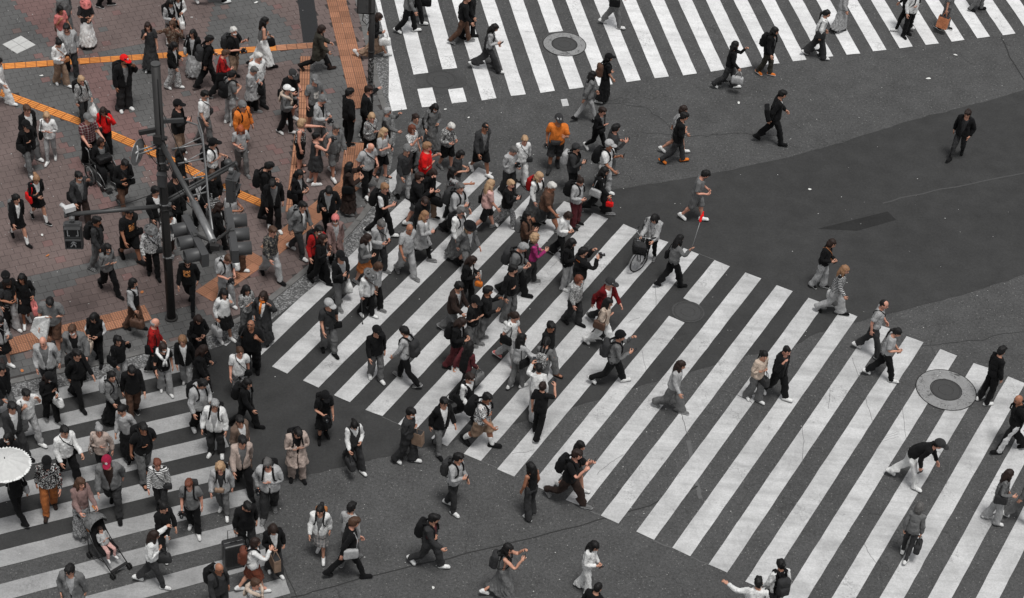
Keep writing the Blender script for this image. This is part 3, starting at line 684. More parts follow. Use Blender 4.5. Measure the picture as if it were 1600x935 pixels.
def body_fn(P):
    d = el_(P, (0, .012, 1.612), (.073, .093, .108)); d = smin(d, el_(P, (0, .038, 1.55), (.056, .062, .058)), .03)
    d = smin(d, rc(P, (0, .098, 1.605), (0, .118, 1.572), .007, .012), .01)
    d = smax(d, -el_(P, (-.031, .108, 1.606), (.018, .02, .012)), .01); d = smax(d, -el_(P, (.031, .108, 1.606), (.018, .02, .012)), .01)
    d = smin(d, el_(P, (0, .094, 1.545), (.022, .012, .010)), .008)
    for s in (-1, 1): d = smin(d, el_(P, (s*.076, .002, 1.59), (.010, .020, .030)), .008)
    d = smin(d, rc(P, (0, -.012, 1.40), (0, 0, 1.55), .056, .05), .02)
    d = smin(d, smax(torso(P, -.004), P[:, 2]-1.5), .03)
    d = smin(d, arms(P, .050, .041, .027), .035)
    lg = np.full(len(P), 9.)
    for s, n in ((-1, 'L'), (1, 'R')):
        q = smin(rc(P, J['th'+n], J['sn'+n], .085, .057), rc(P, J['sn'+n], J['ft'+n], .053, .037), .03); q = smin(q, el_(P, (s*.097, -.022, .37), (.045, .052, .12)), .03)
        q = smin(q, smax(rc(P, (s*.1, -.045, .035), (s*.107, .13, .026), .042, .032), .004-P[:, 2]), .02); lg = np.minimum(lg, q)
    return smin(d, lg, .03)
bv, bf = solid(body_fn, (-.5, -.2, -.02), (.5, .2, 1.75), .0125, 5200)
bw = weights(bv, [b for b in BN if not b.startswith('ft')]+['ftL', 'ftR'])
hw = np.zeros(15); hw[BI['head']] = 1; up_ = np.clip((bv[:, 2]-1.44)/.06, 0, 1)[:, None]; bw = bw*(1-up_)+hw*up_
fm_ = MB()
for s in (-1, 1): fm_.ell((s*.031, .0905, 1.606), (.0135, .010, .0085), 8, 5)
eyeV = tri(fm_); fm_ = MB()
for s in (-1, 1): fm_.tube([(s*.014, .100, 1.627), (s*.032, .0985, 1.631), (s*.048, .087, 1.625)], .0042, 5)
browV = tri(fm_); fm_ = MB(); fm_.ell((0, .1035, 1.546), (.021, .006, .0065), 8, 5); lipV = tri(fm_)
def rg(v, b): W = np.zeros((len(v), 15)); W[:, BI[b]] = 1; return W
HANDS = {(g, s): hand(gv, s) for g, gv in (('o', .45), ('g', 1.25)) for s in (-1, 1)}
def thin(V, lc, ac):
    "slim the body where clothing covers it so that it never shows through folds"
    V = V.copy(); x, y, z = V.T
    if lc:
        k = np.clip((.86-z)/.06, 0, 1)*np.clip((z-lc)/.05, 0, 1)*(np.abs(x) < .24)
        for s in (-1, 1):
            m = np.sign(x) == s; cx = s*.095; V[:, 0] = np.where(m, cx+(V[:, 0]-cx)*(1-.45*k), V[:, 0])
        V[:, 1] *= 1-.45*k
    if ac:
        for s, n in ((-1, 'L'), (1, 'R')):
            a = np.array(J['ua'+n]); d = AD*np.array([s, 1, 1]); t = (V-a)@d; q = a+t[:, None]*d; k = np.clip((t-.05)/.06, 0, 1)*np.clip(((.20 if ac == 1 else .47)-t)/.05, 0, 1)*(np.linalg.norm(V-q, axis=1) < .09); V = V+(q-V)*(.35*k)[:, None]
    if ac: k = np.clip((z-1.30)/.04, 0, 1)*np.clip((1.445-z)/.03, 0, 1)*np.clip((np.abs(x)-.055)/.04, 0, 1)*(np.abs(x) < .26)*.42; V[:, 2] += (1.355-V[:, 2])*k; V[:, 1] += (-.012-V[:, 1])*k
    k = np.clip((z-.90)/.05, 0, 1)*np.clip((1.36-z)/.06, 0, 1)*(np.abs(x) < .20); V[:, 0] *= 1-.10*k; V[:, 1] *= 1-.16*k
    return V
def body_tpl(gl, gr, lc=0, ac=0):
    ps = [(thin(bv, lc, ac), bf, bw, 0)]
    for g, s, b in ((gl, -1, 'haL'), (gr, 1, 'haR')):
        v, f = HANDS[(g, s)]; ps.append((v, f, rg(v, b), 0))
    for (v, f), mi in ((eyeV, 1), (browV, 1), (lipV, 2)): ps.append((v, f, rg(v, 'head'), mi))
    return cat(ps)
BODY = {}
def body_for(*k):
    if k not in BODY: BODY[k] = body_tpl(*k)
    return BODY[k]
# --- garments
def mk_top(kind):
    def fn(P):
        x, y, z = P.T
        ex, sl_, low = {'tee': (.016, .78, .86), 'ls': (.020, 1.97, .87), 'shirt': (.020, 1.97, .83), 'jkt': (.036, 1.98, .83), 'coat': (.036, 1.98, .56), 'hood': (.034, 1.98, .85), 'vest': (.030, 0, .87), 'tank': (.010, 0, .90), 'inner': (.008, 0, .86)}[kind]
        d = torso(P, ex)
        d = smin(d, ecyl(P, low, 1.22, .172+ex, .155+ex, .122+ex, .118+ex), .03)
        if kind == 'coat': d = smin(d, ecyl(P, .56, 1.05, .25, .185, .20, .145, 0, .010, 9), .03)
        if sl_: d = smin(d, arms(P, *{'tee': (.066, .073, .07), 'ls': (.060, .053, .043), 'shirt': (.061, .055, .046), 'jkt': (.070, .061, .050), 'coat': (.071, .064, .056), 'hood': (.072, .064, .048)}[kind], upto=sl_), .022)
        if kind == 'hood': d = smin(d, el_(P, (0, -.085, 1.43), (.105, .070, .065)), .025); d = smin(d, rc(P, (-.06, .06, 1.405), (.06, .06, 1.405), .028, .028), .03)
        if kind in ('jkt', 'coat', 'shirt'):
            d = smin(d, smax(el_(P, (0, -.012, 1.425), (.093, .088, .045)), P[:, 2]-1.452), .012)
        if kind in ('vest', 'tank', 'inner'): d = smax(d, np.abs(x)-{'vest': .150, 'tank': .125, 'inner': .16}[kind], .015)
        d = smax(d, low-z, .008)
        d = smax(d, -neckcut(P, .070 if kind not in ('tank',) else .095, 1.385 if kind != 'tank' else 1.33), .01)
        if kind in ('jkt', 'coat'): d = smax(d, -np.maximum(np.abs(x)-(.020+.085*np.clip((z-.95)/.45, 0, 1)), -(y-.02)), .008)
        if kind == 'vest': d = smax(d, -np.maximum(np.abs(x)-np.clip((z-1.2)*.42, -.02, .1), -(y-.02)), .008)
        return d
    v, f = solid(fn, (-.56, -.28, .50 if kind == 'coat' else .80), TOPHI, .0165, {'coat': 3000, 'tank': 1300, 'inner': 900, 'vest': 1500, 'tee': 1900}.get(kind, 2500), .006 if kind not in ('tank', 'inner') else .002, 32)
    if kind == 'coat':
        w1 = weights(v, TOPB); w2 = weights(v, ['pel', 'thL', 'thR'], .09); k = np.clip((1.0-v[:, 2])/.12, 0, 1)[:, None]; arm = (w1[:, 3:9].sum(1, keepdims=True) > .3); k = np.where(arm, 0, k); w_ = w1*(1-k)+w2*k
    else:
        w_ = weights(v, TOPB); w2 = weights(v, ['pel', 'thL', 'thR'], .09); k = np.clip((.93-v[:, 2])/.10, 0, .6)[:, None]; arm = (w_[:, 3:9].sum(1, keepdims=True) > .2); k = np.where(arm, 0, k); w_ = w_*(1-k)+w2*k
    return v, f, w_, np.zeros(len(f), int)
def mk_bot(kind):
    def fn(P):
        if kind in ('pants', 'wide', 'slim', 'short'):
            r = {'pants': (.100, .076, .066), 'wide': (.100, .084, .094), 'slim': (.093, .063, .046), 'short': (.100, .092, .085)}[kind]
            d = legs(P, *r, {'short': .47, 'slim': .075}.get(kind, .028 if kind == 'wide' else .04))
            d = smin(d, el_(P, (0, -.008, .93), (.176, .132, .12)), .04); d = smin(d, ecyl(P, .90, 1.03, .168, .156, .125, .118), .03)
            return smax(d, P[:, 2]-1.025)
        z0, rx, ry, pl = {'skirt': (.50, .235, .20, .012), 'long': (.13, .275, .25, .016), 'mini': (.62, .215, .18, .014)}[kind]
        return smax(smin(ecyl(P, z0, 1.02, rx, .160, ry, .124, 0, pl, 13 if kind != 'mini' else 18), el_(P, (0, -.008, .93), (.180, .135, .11)), .03), P[:, 2]-1.02)
    lo = {'short': .42, 'skirt': .45, 'long': .08, 'mini': .56}.get(kind, 0)
    v, f = solid(fn, (-.32, -.30, lo), (.32, .30, 1.07), .0165, {'short': 1300, 'mini': 1200}.get(kind, 2100), .0075 if kind != 'slim' else .0045, 30)
    return v, f, (weights(v, LEGB, .03) if kind in ('pants', 'wide', 'slim', 'short') else weights(v, ['pel', 'thL', 'thR']+(['snL', 'snR'] if kind == 'long' else []), .085)), np.zeros(len(f), int)
def mk_shoe(kind, s):
    n = 'LR'[s > 0]
    def fn(P):
        d = rc(P, (s*.100, -.055, .045), (s*.108, .135, .036), .050, .042); d = smin(d, el_(P, (s*.101, -.02, .075), (.046, .058, .045)), .03)
        if kind == 'boot': d = smin(d, rc(P, (s*.099, -.02, .06), (s*.098, -.012, .24), .052, .056), .02); d = smax(d, P[:, 2]-.235)
        sole = smax(rc(P, (s*.100, -.06, .03), (s*.109, .145, .03), .056, .048), P[:, 2]-.028)
        if kind == 'san': d = np.minimum(smax(sole, P[:, 2]-.018), smax(smax(d-.003, np.abs(P[:, 1]-.065)-.022), -P[:, 2]))
        else: d = np.minimum(d, sole)
        return smax(d, -P[:, 2], .004)
    v, f = solid(fn, (s*.1-.09, -.16, -.02), (s*.1+.09, .22, .27), .0105, 420)
    w_ = rg(v, 'ft'+n)
    if kind == 'boot': k = np.clip((v[:, 2]-.08)/.06, 0, 1)[:, None]; w_ = w_*(1-k)+rg(v, 'sn'+n)*k
    zc = v[f].mean(1)[:, 2]; return v, f, w_, (zc < .027).astype(int)
def mk_sock(s):
    n = 'LR'[s > 0]; v, f = solid(lambda P: smax(rc(P, (s*.098, -.012, .06), (s*.097, -.015, .32), .050, .058), np.maximum(P[:, 2]-.31, .05-P[:, 2])), (s*.1-.09, -.12, .02), (s*.1+.09, .12, .36), .012, 260, .003, 60)
    return v, f, rg(v, 'sn'+n), np.zeros(len(f), int)
def hl(P, off=0): return -(((P[:, 2]-1.652-off)-(P[:, 1]-.092)*.82)*.77)      # >0 below the hairline
def mk_hair(kind):
    def fn(P):
        x, y, z = P.T; d = el_(P, (0, -.004, 1.618), (.090, .112, .119)); cut = hl(P, -.014)
        if kind == 'buzz': return smax(el_(P, (0, .004, 1.616), (.079, .100, .110)), cut)
        if kind == 'bald': return smax(smax(el_(P, (0, .0, 1.605), (.080, .100, .10)), hl(P, -.02)), z-1.63)
        if kind == 'curl': d = smin(d-.012, el_(P, (0, -.02, 1.57), (.112, .11, .12)), .03); face = np.maximum(np.abs(x)-.060, np.maximum(-(y-.035), z-1.655)); return smax(d+wob(P, 95, .010), -face)
        if kind in ('bob', 'long', 'short'):
            if kind == 'short':
                d = smin(d, el_(P, (0, .034, 1.668), (.080, .088, .066)), .02)+wob(P, 60, .004)
                face = np.maximum(np.abs(x)-.060, np.maximum(-(y-.048), z-1.648-.02*np.sin(60*x+1))); low = 1.572-.072*np.clip((-y-.01)/.05, 0, 1)+.02*np.clip((y-.0)/.05, 0, 1)
                return smax(smax(d, -face), low-z)
            d = smin(d-.004, el_(P, (0, -.022, 1.55), (.098, .095, .125)), .02)
            if kind == 'long':
                d = smin(d, el_(P, (0, -.088, 1.42), (.115, .052, .19)), .04)
                for s in (-1, 1): d = smin(d, rc(P, (s*.078, .02, 1.55), (s*.098, .055, 1.35), .032, .024), .03)
            face = np.maximum(np.abs(x)-.056, np.maximum(-(y-.030), z-1.640)); return smax(smax(d, -face), 1.46-z if kind == 'bob' else 1.21-z)
        d = smax(d, cut)
        if kind == 'pony': d = smin(d, rc(P, (0, -.10, 1.63), (0, -.145, 1.56), .034, .030), .02); d = smin(d, rc(P, (0, -.145, 1.56), (0, -.15, 1.36), .034, .014), .02)
        if kind == 'bun': d = smin(d, el_(P, (0, -.118, 1.675), (.046, .046, .044)), .012)
        return d
    v, f = solid(fn, (-.17, -.20, 1.18), (.17, .16, 1.80), .0115, {'long': 1000, 'buzz': 400, 'bald': 300, 'short': 700}.get(kind, 760), {'buzz': .001, 'bald': .002}.get(kind, .0055), 70)
    if kind in ('long', 'pony'): k = np.clip((1.50-v[:, 2])/.12, 0, 1)[:, None]; w_ = rg(v, 'head')*(1-k)+rg(v, 'chest')*k
    else: w_ = rg(v, 'head')
    return v, f, w_, np.zeros(len(f), int)
def mk_hat(kind):
    def fn(P):
        x, y, z = P.T; dome = smax(el_(P, (0, .002, 1.632), (.106, .130, .132)), 1.640-z+(y)*.10)
        if kind == 'bean': return smax(el_(P, (0, -.004, 1.64), (.104, .126, .138)), 1.622-z+.28*(y))
        if kind == 'cap': br = smax(el_(P, (0, .135, 1.650), (.086, .098, .015)), -(y-.055)); return smin(dome, br, .008)
        if kind == 'bucket': k = np.hypot(x/.106, (y-.002)/.126); zz = 1.66-(k-1)*.115; br = np.maximum(np.abs(z-zz)-.010, np.maximum(k-1.62, .86-k)*.1); return smin(smax(dome, z-1.738), br, .006)
        k = np.hypot(x/.106, (y-.002)/.126); br = np.maximum(np.abs(z-1.655-.02*(k-1))-.009, np.maximum(k-1.6, .8-k)*.1); return smin(smax(el_(P, (0, .002, 1.65), (.104, .126, .145)), np.maximum(1.64-z, z-1.765)), br, .006)
    v, f = solid(fn, (-.22, -.22, 1.54), (.22, .26, 1.82), .0115, 620 if kind != 'bean' else 380); return v, f, rg(v, 'head'), np.zeros(len(f), int)
def mk_acc(kind):
    m = MB()
    if kind == 'mask':
        v, f = solid(lambda P: smax(el_(P, (0, .040, 1.555), (.066, .074, .055)), .045-P[:, 1]), (-.09, .02, 1.48), (.09, .13, 1.63), .009, 200); return v, f, rg(v, 'head'), np.zeros(len(f), int)
    if kind == 'emblem': m.ring((0, .118, 1.70), .020, .006, (0, .9, .45), 12, 5); m.tube([(-.008, .121, 1.69), (.008, .121, 1.712)], .005, 4); v, f = tri(m); return v, f, rg(v, 'head'), np.zeros(len(f), int)
    if kind in ('sun', 'specs', 'top'):
        z, y = (1.606, .107) if kind != 'top' else (1.69, .075)
        for s in (-1, 1):
            if kind == 'specs': m.ring((s*.032, y+.002, z), .022, .003, (s*.2, 1, 0), 10, 4)
            else: m.ell((s*.032, y, z), (.027, .007, .019), 8, 5)
            m.tube([(s*.056, y-.006, z+.006), (s*.078, y-.06, z+.004), (s*.080, y-.105, z)], .0035, 4)
        m.tube([(-.012, y+.004, z+.006), (.012, y+.004, z+.006)], .003, 4)
    if kind == 'phones':
        m.ring((0, -.002, 1.61), .104, .011, (0, 1, 0), 16, 6, 0, 0, math.pi)
        m.tube([(.104*math.cos(a), -.002, 1.61+.125*math.sin(a)) for a in np.linspace(-.1, math.pi+.1, 15)], .011, 6)
        for s in (-1, 1): m.ell((s*.092, 0, 1.595), (.020, .036, .042), 8, 6)
    if kind == 'beard':
        v, f = solid(lambda P: smax(el_(P, (0, .042, 1.545), (.060, .066, .055)), np.maximum(np.maximum(P[:, 2]-1.565, .03-P[:, 1]), -el_(P, (0, .106, 1.546), (.02, .02, .007)))), (-.09, 0, 1.47), (.09, .13, 1.63), .009, 200); return v, f, rg(v, 'head'), np.zeros(len(f), int)
    if kind == 'scarf':
        m.ring((0, 0, 1.44), .082, .034, (0, -.15, 1), 16, 7); m.tube([(.03, .09, 1.42), (.035, .15, 1.3), (.03, .16, 1.12)], [.03, .035, .03], 7); v, f = tri(m); return v, f, rg(v, 'chest'), np.zeros(len(f), int)
    if kind == 'knot':
        m.tube([(.03, .155, 1.28), (.10, .12, 1.385), (.15, 0, 1.44), (.10, -.13, 1.42), (0, -.165, 1.39), (-.10, -.13, 1.42), (-.15, 0, 1.44), (-.10, .12, 1.385), (-.03, .155, 1.28)], [.03, .045, .05, .055, .06, .055, .05, .045, .03], 8)
        m.ell((0, .165, 1.28), (.045, .035, .04), 8, 6); m.tube([(.02, .165, 1.27), (.06, .17, 1.1)], [.03, .035], 7); m.tube([(-.02, .165, 1.27), (-.05, .175, 1.08)], [.03, .035], 7)
        m.ell((0, -.19, 1.25), (.16, .035, .15), 10, 6); v, f = tri(m); return v, f, rg(v, 'chest'), np.zeros(len(f), int)
    v, f = tri(m); return v, f, rg(v, 'head'), np.zeros(len(f), int)
def rbox(P, c, h, r): q = np.abs(P-np.asarray(c))-(np.asarray(h)-r); return np.linalg.norm(np.maximum(q, 0), axis=1)+np.minimum(q.max(1), 0)-r
def mk_bag(kind):
    m = MB(); W = ['chest']
    if kind == 'bp':
        def fn(P):
            d = rbox(P, (0, -.235, 1.19), (.155, .085, .225), .07); d = smin(d, rbox(P, (0, -.325, 1.10), (.115, .035, .10), .03), .02); return smin(d, rbox(P, (0, -.30, 1.30), (.12, .03, .06), .03), .015)
        v, f = solid(fn, (-.2, -.40, .92), (.2, -.10, 1.46), .016, 700, .004)
        for s in (-1, 1): m.tube([(s*.075, -.18, 1.40), (s*.085, -.08, 1.475), (s*.092, .04, 1.462), (s*.098, .125, 1.37), (s*.115, .145, 1.24), (s*.165, .06, 1.10), (s*.14, -.16, 1.02)], [.022, .024, .024, .022, .018, .011, .010], 6)
        m.ring((0, -.20, 1.43), .032, .008, (0, 1, 0), 10, 5); v2, f2 = tri(m); parts = [(v, f, rg(v, 'chest'), 0), (v2, f2, rg(v2, 'chest'), 1)]; return cat(parts)
    if kind in ('cb', 'cbr'):
        s = -1 if kind == 'cb' else 1
        m.tube([(s*.215, .07, .96), (s*.16, .145, 1.1), (s*.03, .158, 1.27), (-s*.085, .105, 1.40), (-s*.105, .0, 1.468), (-s*.07, -.11, 1.40), (s*.05, -.155, 1.22), (s*.17, -.12, 1.06), (s*.215, -.05, .96)], .011, 5)
        v, f = solid(lambda P: rbox(P, (s*.20, .085, .92), (.115, .045, .085), .03), (s*.2-.16, 0, .80), (s*.2+.16, .17, 1.04), .014, 320, .003)
    elif kind == 'bt':
        m.tube([(.17, -.13, 1.25), (.16, -.06, 1.40), (.14, .03, 1.462), (.16, .09, 1.36), (.20, .0, 1.22)], .012, 5)
        v, f = solid(lambda P: rbox(P@rx(.25), np.array([.16, -.27, 1.06])@rx(.25), (.17, .07, .19), .03), (-.1, -.45, .78), (.42, -.05, 1.36), .016, 360, .003)
    elif kind in ('sb', 'sbl'):
        s = 1 if kind == 'sb' else -1
        m.tube([(s*.245, .10, 1.06), (s*.20, .115, 1.28), (s*.15, .02, 1.462), (s*.18, -.10, 1.32), (s*.245, -.12, 1.06)], .012, 5)
        v, f = solid(lambda P: rbox(P, (s*.25, -.02, .95), (.05, .165, .13), .04), (s*.25-.09, -.23, .78), (s*.25+.09, .19, 1.12), .016, 360, .004)
    elif kind == 'fp':
        m.ring((0, 0, .985), .17, .016, (0, 0, 1), 20, 5); V, _ = tri(m); v, f = solid(lambda P: rbox(P, (.03, .165, .97), (.12, .045, .065), .03), (-.13, .09, .87), (.19, .25, 1.07), .014, 300)
    v2, f2 = tri(m)
    def bw_(q): k = np.clip((1.12-q[:, 2])/.15, 0, 1)[:, None]; return rg(q, 'chest')*(1-k)+rg(q, 'pel')*k
    return cat([(v, f, bw_(v), 0), (v2, f2, bw_(v2), 0)])
def normals(V, F):
    n = np.cross(V[F[:, 1]]-V[F[:, 0]], V[F[:, 2]]-V[F[:, 0]]); N = np.zeros_like(V)
    for i in range(3): np.add.at(N, F[:, i], n)
    return N/(np.linalg.norm(N, axis=1, keepdims=True)+1e-12)
_N = {}
def nrm(tpl):
    k = id(tpl[0])
    if k not in _N: _N[k] = (tpl[0], normals(tpl[0], tpl[1]))
    return _N[k][1]
_T = {}
def T(fam, kind):
    k = (fam, kind)
    if k not in _T:
        _T[k] = {'top': mk_top, 'bot': mk_bot, 'hair': mk_hair, 'hat': mk_hat, 'acc': mk_acc, 'bag': mk_bag}[fam](kind) if fam not in ('shoe', 'sock') else (mk_shoe(*kind) if fam == 'shoe' else mk_sock(kind))
    return _T[k]
# --- posing
def rx(a): c, s = math.cos(a), math.sin(a); return np.array([[1, 0, 0], [0, c, -s], [0, s, c]])
def ry(a): c, s = math.cos(a), math.sin(a); return np.array([[c, 0, s], [0, 1, 0], [-s, 0, c]])
def rz(a): c, s = math.cos(a), math.sin(a); return np.array([[c, -s, 0], [s, c, 0], [0, 0, 1]])
def minrot(a, b):
    a = np.asarray(a, float)/np.linalg.norm(a); b = np.asarray(b, float)/np.linalg.norm(b); v = np.cross(a, b); c = a@b
    if c < -.9999: return rz(math.pi)
    K = np.array([[0, -v[2], v[1]], [v[2], 0, -v[0]], [-v[1], v[0], 0]]); return np.eye(3)+K+K@K/(1+c)
ARM = {'p': ((.22, .10, -1), (-.42, .9, -.02)), 'P': ((.22, .45, -.85), (-.30, .75, .55)), 'u': ((.28, .75, -.35), (-.28, .45, .85)), 'e': ((.55, .25, -.65), (-.40, .22, .9)), 'k': ((.34, -.22, -1), (-.12, .42, -1)),
    'R': ((.95, .25, .0), (.35, .3, .9)), 'x': ((.22, .06, -1), (-.9, .5, .10)), 'o': ((.85, .25, -.35), (.8, .5, .05)), 'f': ((.14, .45, -.85), (.0, .85, -.40)), 's': ((.25, .12, -1), (-.25, .5, .85)), 'c': ((.20, .02, -1), (.10, .12, -1)), 'h': ((.26, .02, -1), (-.05, .95, -.02)), 'F': ((.25, .85, -.12), (-.05, 1, .08))}
def shape(V, wmax, g, hips):
    s = g**.85
    k = np.clip((1.47-V[:, 2])/.05, 0, 1); s_ = 1+(s*wmax-1)*k; x = V[:, 0]; ax = np.abs(x); c = np.minimum(ax, .19)
    V = V.copy(); V[:, 0] = np.sign(x)*(c*s_+np.maximum(ax-.19, 0)*(1+(min(g, 1.15)-1)*.3*k)); V[:, 1] = V[:, 1]*(1+(g-1)*k*np.where(ax < .24, 1, .3)); return V
class Pose:
    def __init__(s, h, g, fem, stance, armL, armR, look, bend, seed):
        r = random.Random(seed); s.h = h/1.70; s.g = g; s.wm = .90 if fem else 1.0
        JRs = shape(JR, s.wm, g, 0); s.J = JRs
        amp = 0; lead = 1
        if stance[0] == 'w': amp = int(stance[1]); lead = -1 if stance[2] == 'L' else 1
        A = [0, .20, .36, .50][amp]*r.uniform(.85, 1.15)
        tw = lead*A*.22
        lean = .02+.035*amp+bend+r.uniform(-.02, .03); 
        R = {}; R['pel'] = rz(tw*.6)@rx(-lean*.4-(bend*.25)); R['chest'] = rz(-tw*.5)@rx(-lean)@ry(r.uniform(-.06, .06))@rz(r.uniform(-.08, .08))
        nod, turn = look; R['head'] = R['chest']@rx(bend*.35)@rz(turn+r.uniform(-.4, .4))@rx(-nod)
        RA = AD
        for sd, n, a in ((-1, 'L', armL), (1, 'R', armR)):
            ph = -sd*lead*A
            if a == 'n': q_ = r.uniform(.7, 1.25); up = (.20+r.uniform(-.06, .08), ph*.95*q_+r.uniform(-.10, .10), -1); fo = (.10+r.uniform(-.12, .05), ph*.95*q_+.22+r.uniform(-.05, .25)+.12*amp*(ph > 0), -1)
            else: up, fo = ARM[a]; up = (up[0]+r.uniform(-.05, .05), up[1]+r.uniform(-.06, .06), up[2]); fo = (fo[0]+r.uniform(-.05, .05), fo[1], fo[2]+r.uniform(-.08, .08))
            rest = RA*np.array([sd, 1, 1]); up = np.array(up)*[sd, 1, 1]; fo = np.array(fo)*[sd, 1, 1]
            up = up/np.linalg.norm(up); fo = fo/np.linalg.norm(fo)
            M1 = minrot(rest, up); M2 = minrot(M1@rest, fo)@M1
            B = R['chest'] if bend < .3 or a != 'n' else R['chest']@rx(bend*.8)
            R['ua'+n] = B@M1; R['fa'+n] = B@M2; R['ha'+n] = R['fa'+n]
            lg = sd*lead
            yaw = rz(-sd*(.12+r.uniform(0, .10)))
            if stance[0] == 't': R['th'+n] = yaw@rx(1.42); R['sn'+n] = yaw@rx(-.02); R['ft'+n] = yaw
            elif amp == 0:
                th = r.uniform(-.10, .16); kn = r.uniform(.02, .20); R['th'+n] = yaw@ry(-sd*.03)@rx(th); R['sn'+n] = yaw@ry(-sd*.03)@rx(th-kn); R['ft'+n] = yaw
            elif lg > 0: th = A*.95; kn = .10; R['th'+n] = yaw@rx(th); R['sn'+n] = yaw@rx(th-kn); R['ft'+n] = yaw@rx(.12*(amp > 1))
            else:
                th = -A*.72; kn = A*1.05; R['th'+n] = yaw@rx(th); R['sn'+n] = yaw@rx(th-kn); R['ft'+n] = yaw@rx(max(th-kn+.12, -.85))
        P = {'pel': np.zeros(3)}
        o = lambda b, a: (s.J[BI[b]]-s.J[BI[a]])
        P['chest'] = P['pel']+R['pel']@o('chest', 'pel'); P['head'] = P['chest']+R['chest']@o('head', 'chest')
        for n in 'LR':
            P['ua'+n] = P['chest']+R['chest']@o('ua'+n, 'chest'); P['fa'+n] = P['ua'+n]+R['ua'+n]@o('fa'+n, 'ua'+n); P['ha'+n] = P['fa'+n]+R['fa'+n]@o('ha'+n, 'fa'+n)
            P['th'+n] = P['pel']+R['pel']@o('th'+n, 'pel'); P['sn'+n] = P['th'+n]+R['th'+n]@o('sn'+n, 'th'+n); P['ft'+n] = P['sn'+n]+R['sn'+n]@o('ft'+n, 'sn'+n)
        s.R = np.array([R[b] for b in BN]); s.P = np.array([P[b] for b in BN])
        z = min((R['ft'+n]@(np.array(q)-s.J[BI['ft'+n]])+P['ft'+n])[2] for n in 'LR' for q in ((s.J[BI['ft'+n]][0], -.10, 0), (s.J[BI['ft'+n]][0], .18, 0)))
        s.P[:, 2] -= z
    def fix(s):
        s.off = s.R@(-s.J[:, :, None]); s.off = s.off[:, :, 0]+s.P
    def __call__(s, V, W):
        if not hasattr(s, 'off'): s.fix()
        V = shape(V, s.wm, s.g, 0); k = np.clip((V[:, 2:]-1.45)/.06, 0, 1); V = V+(V-np.array([0, 0, 1.46]))*.045*k; out = np.einsum('nb,bij,nj->ni', W, s.R, V)+W@s.off; return out*s.h
    def pt(s, b, p=None):
        p = s.J[BI[b]] if p is None else np.asarray(p, float); return (s.R[BI[b]]@(p-s.J[BI[b]])+s.P[BI[b]])*s.h
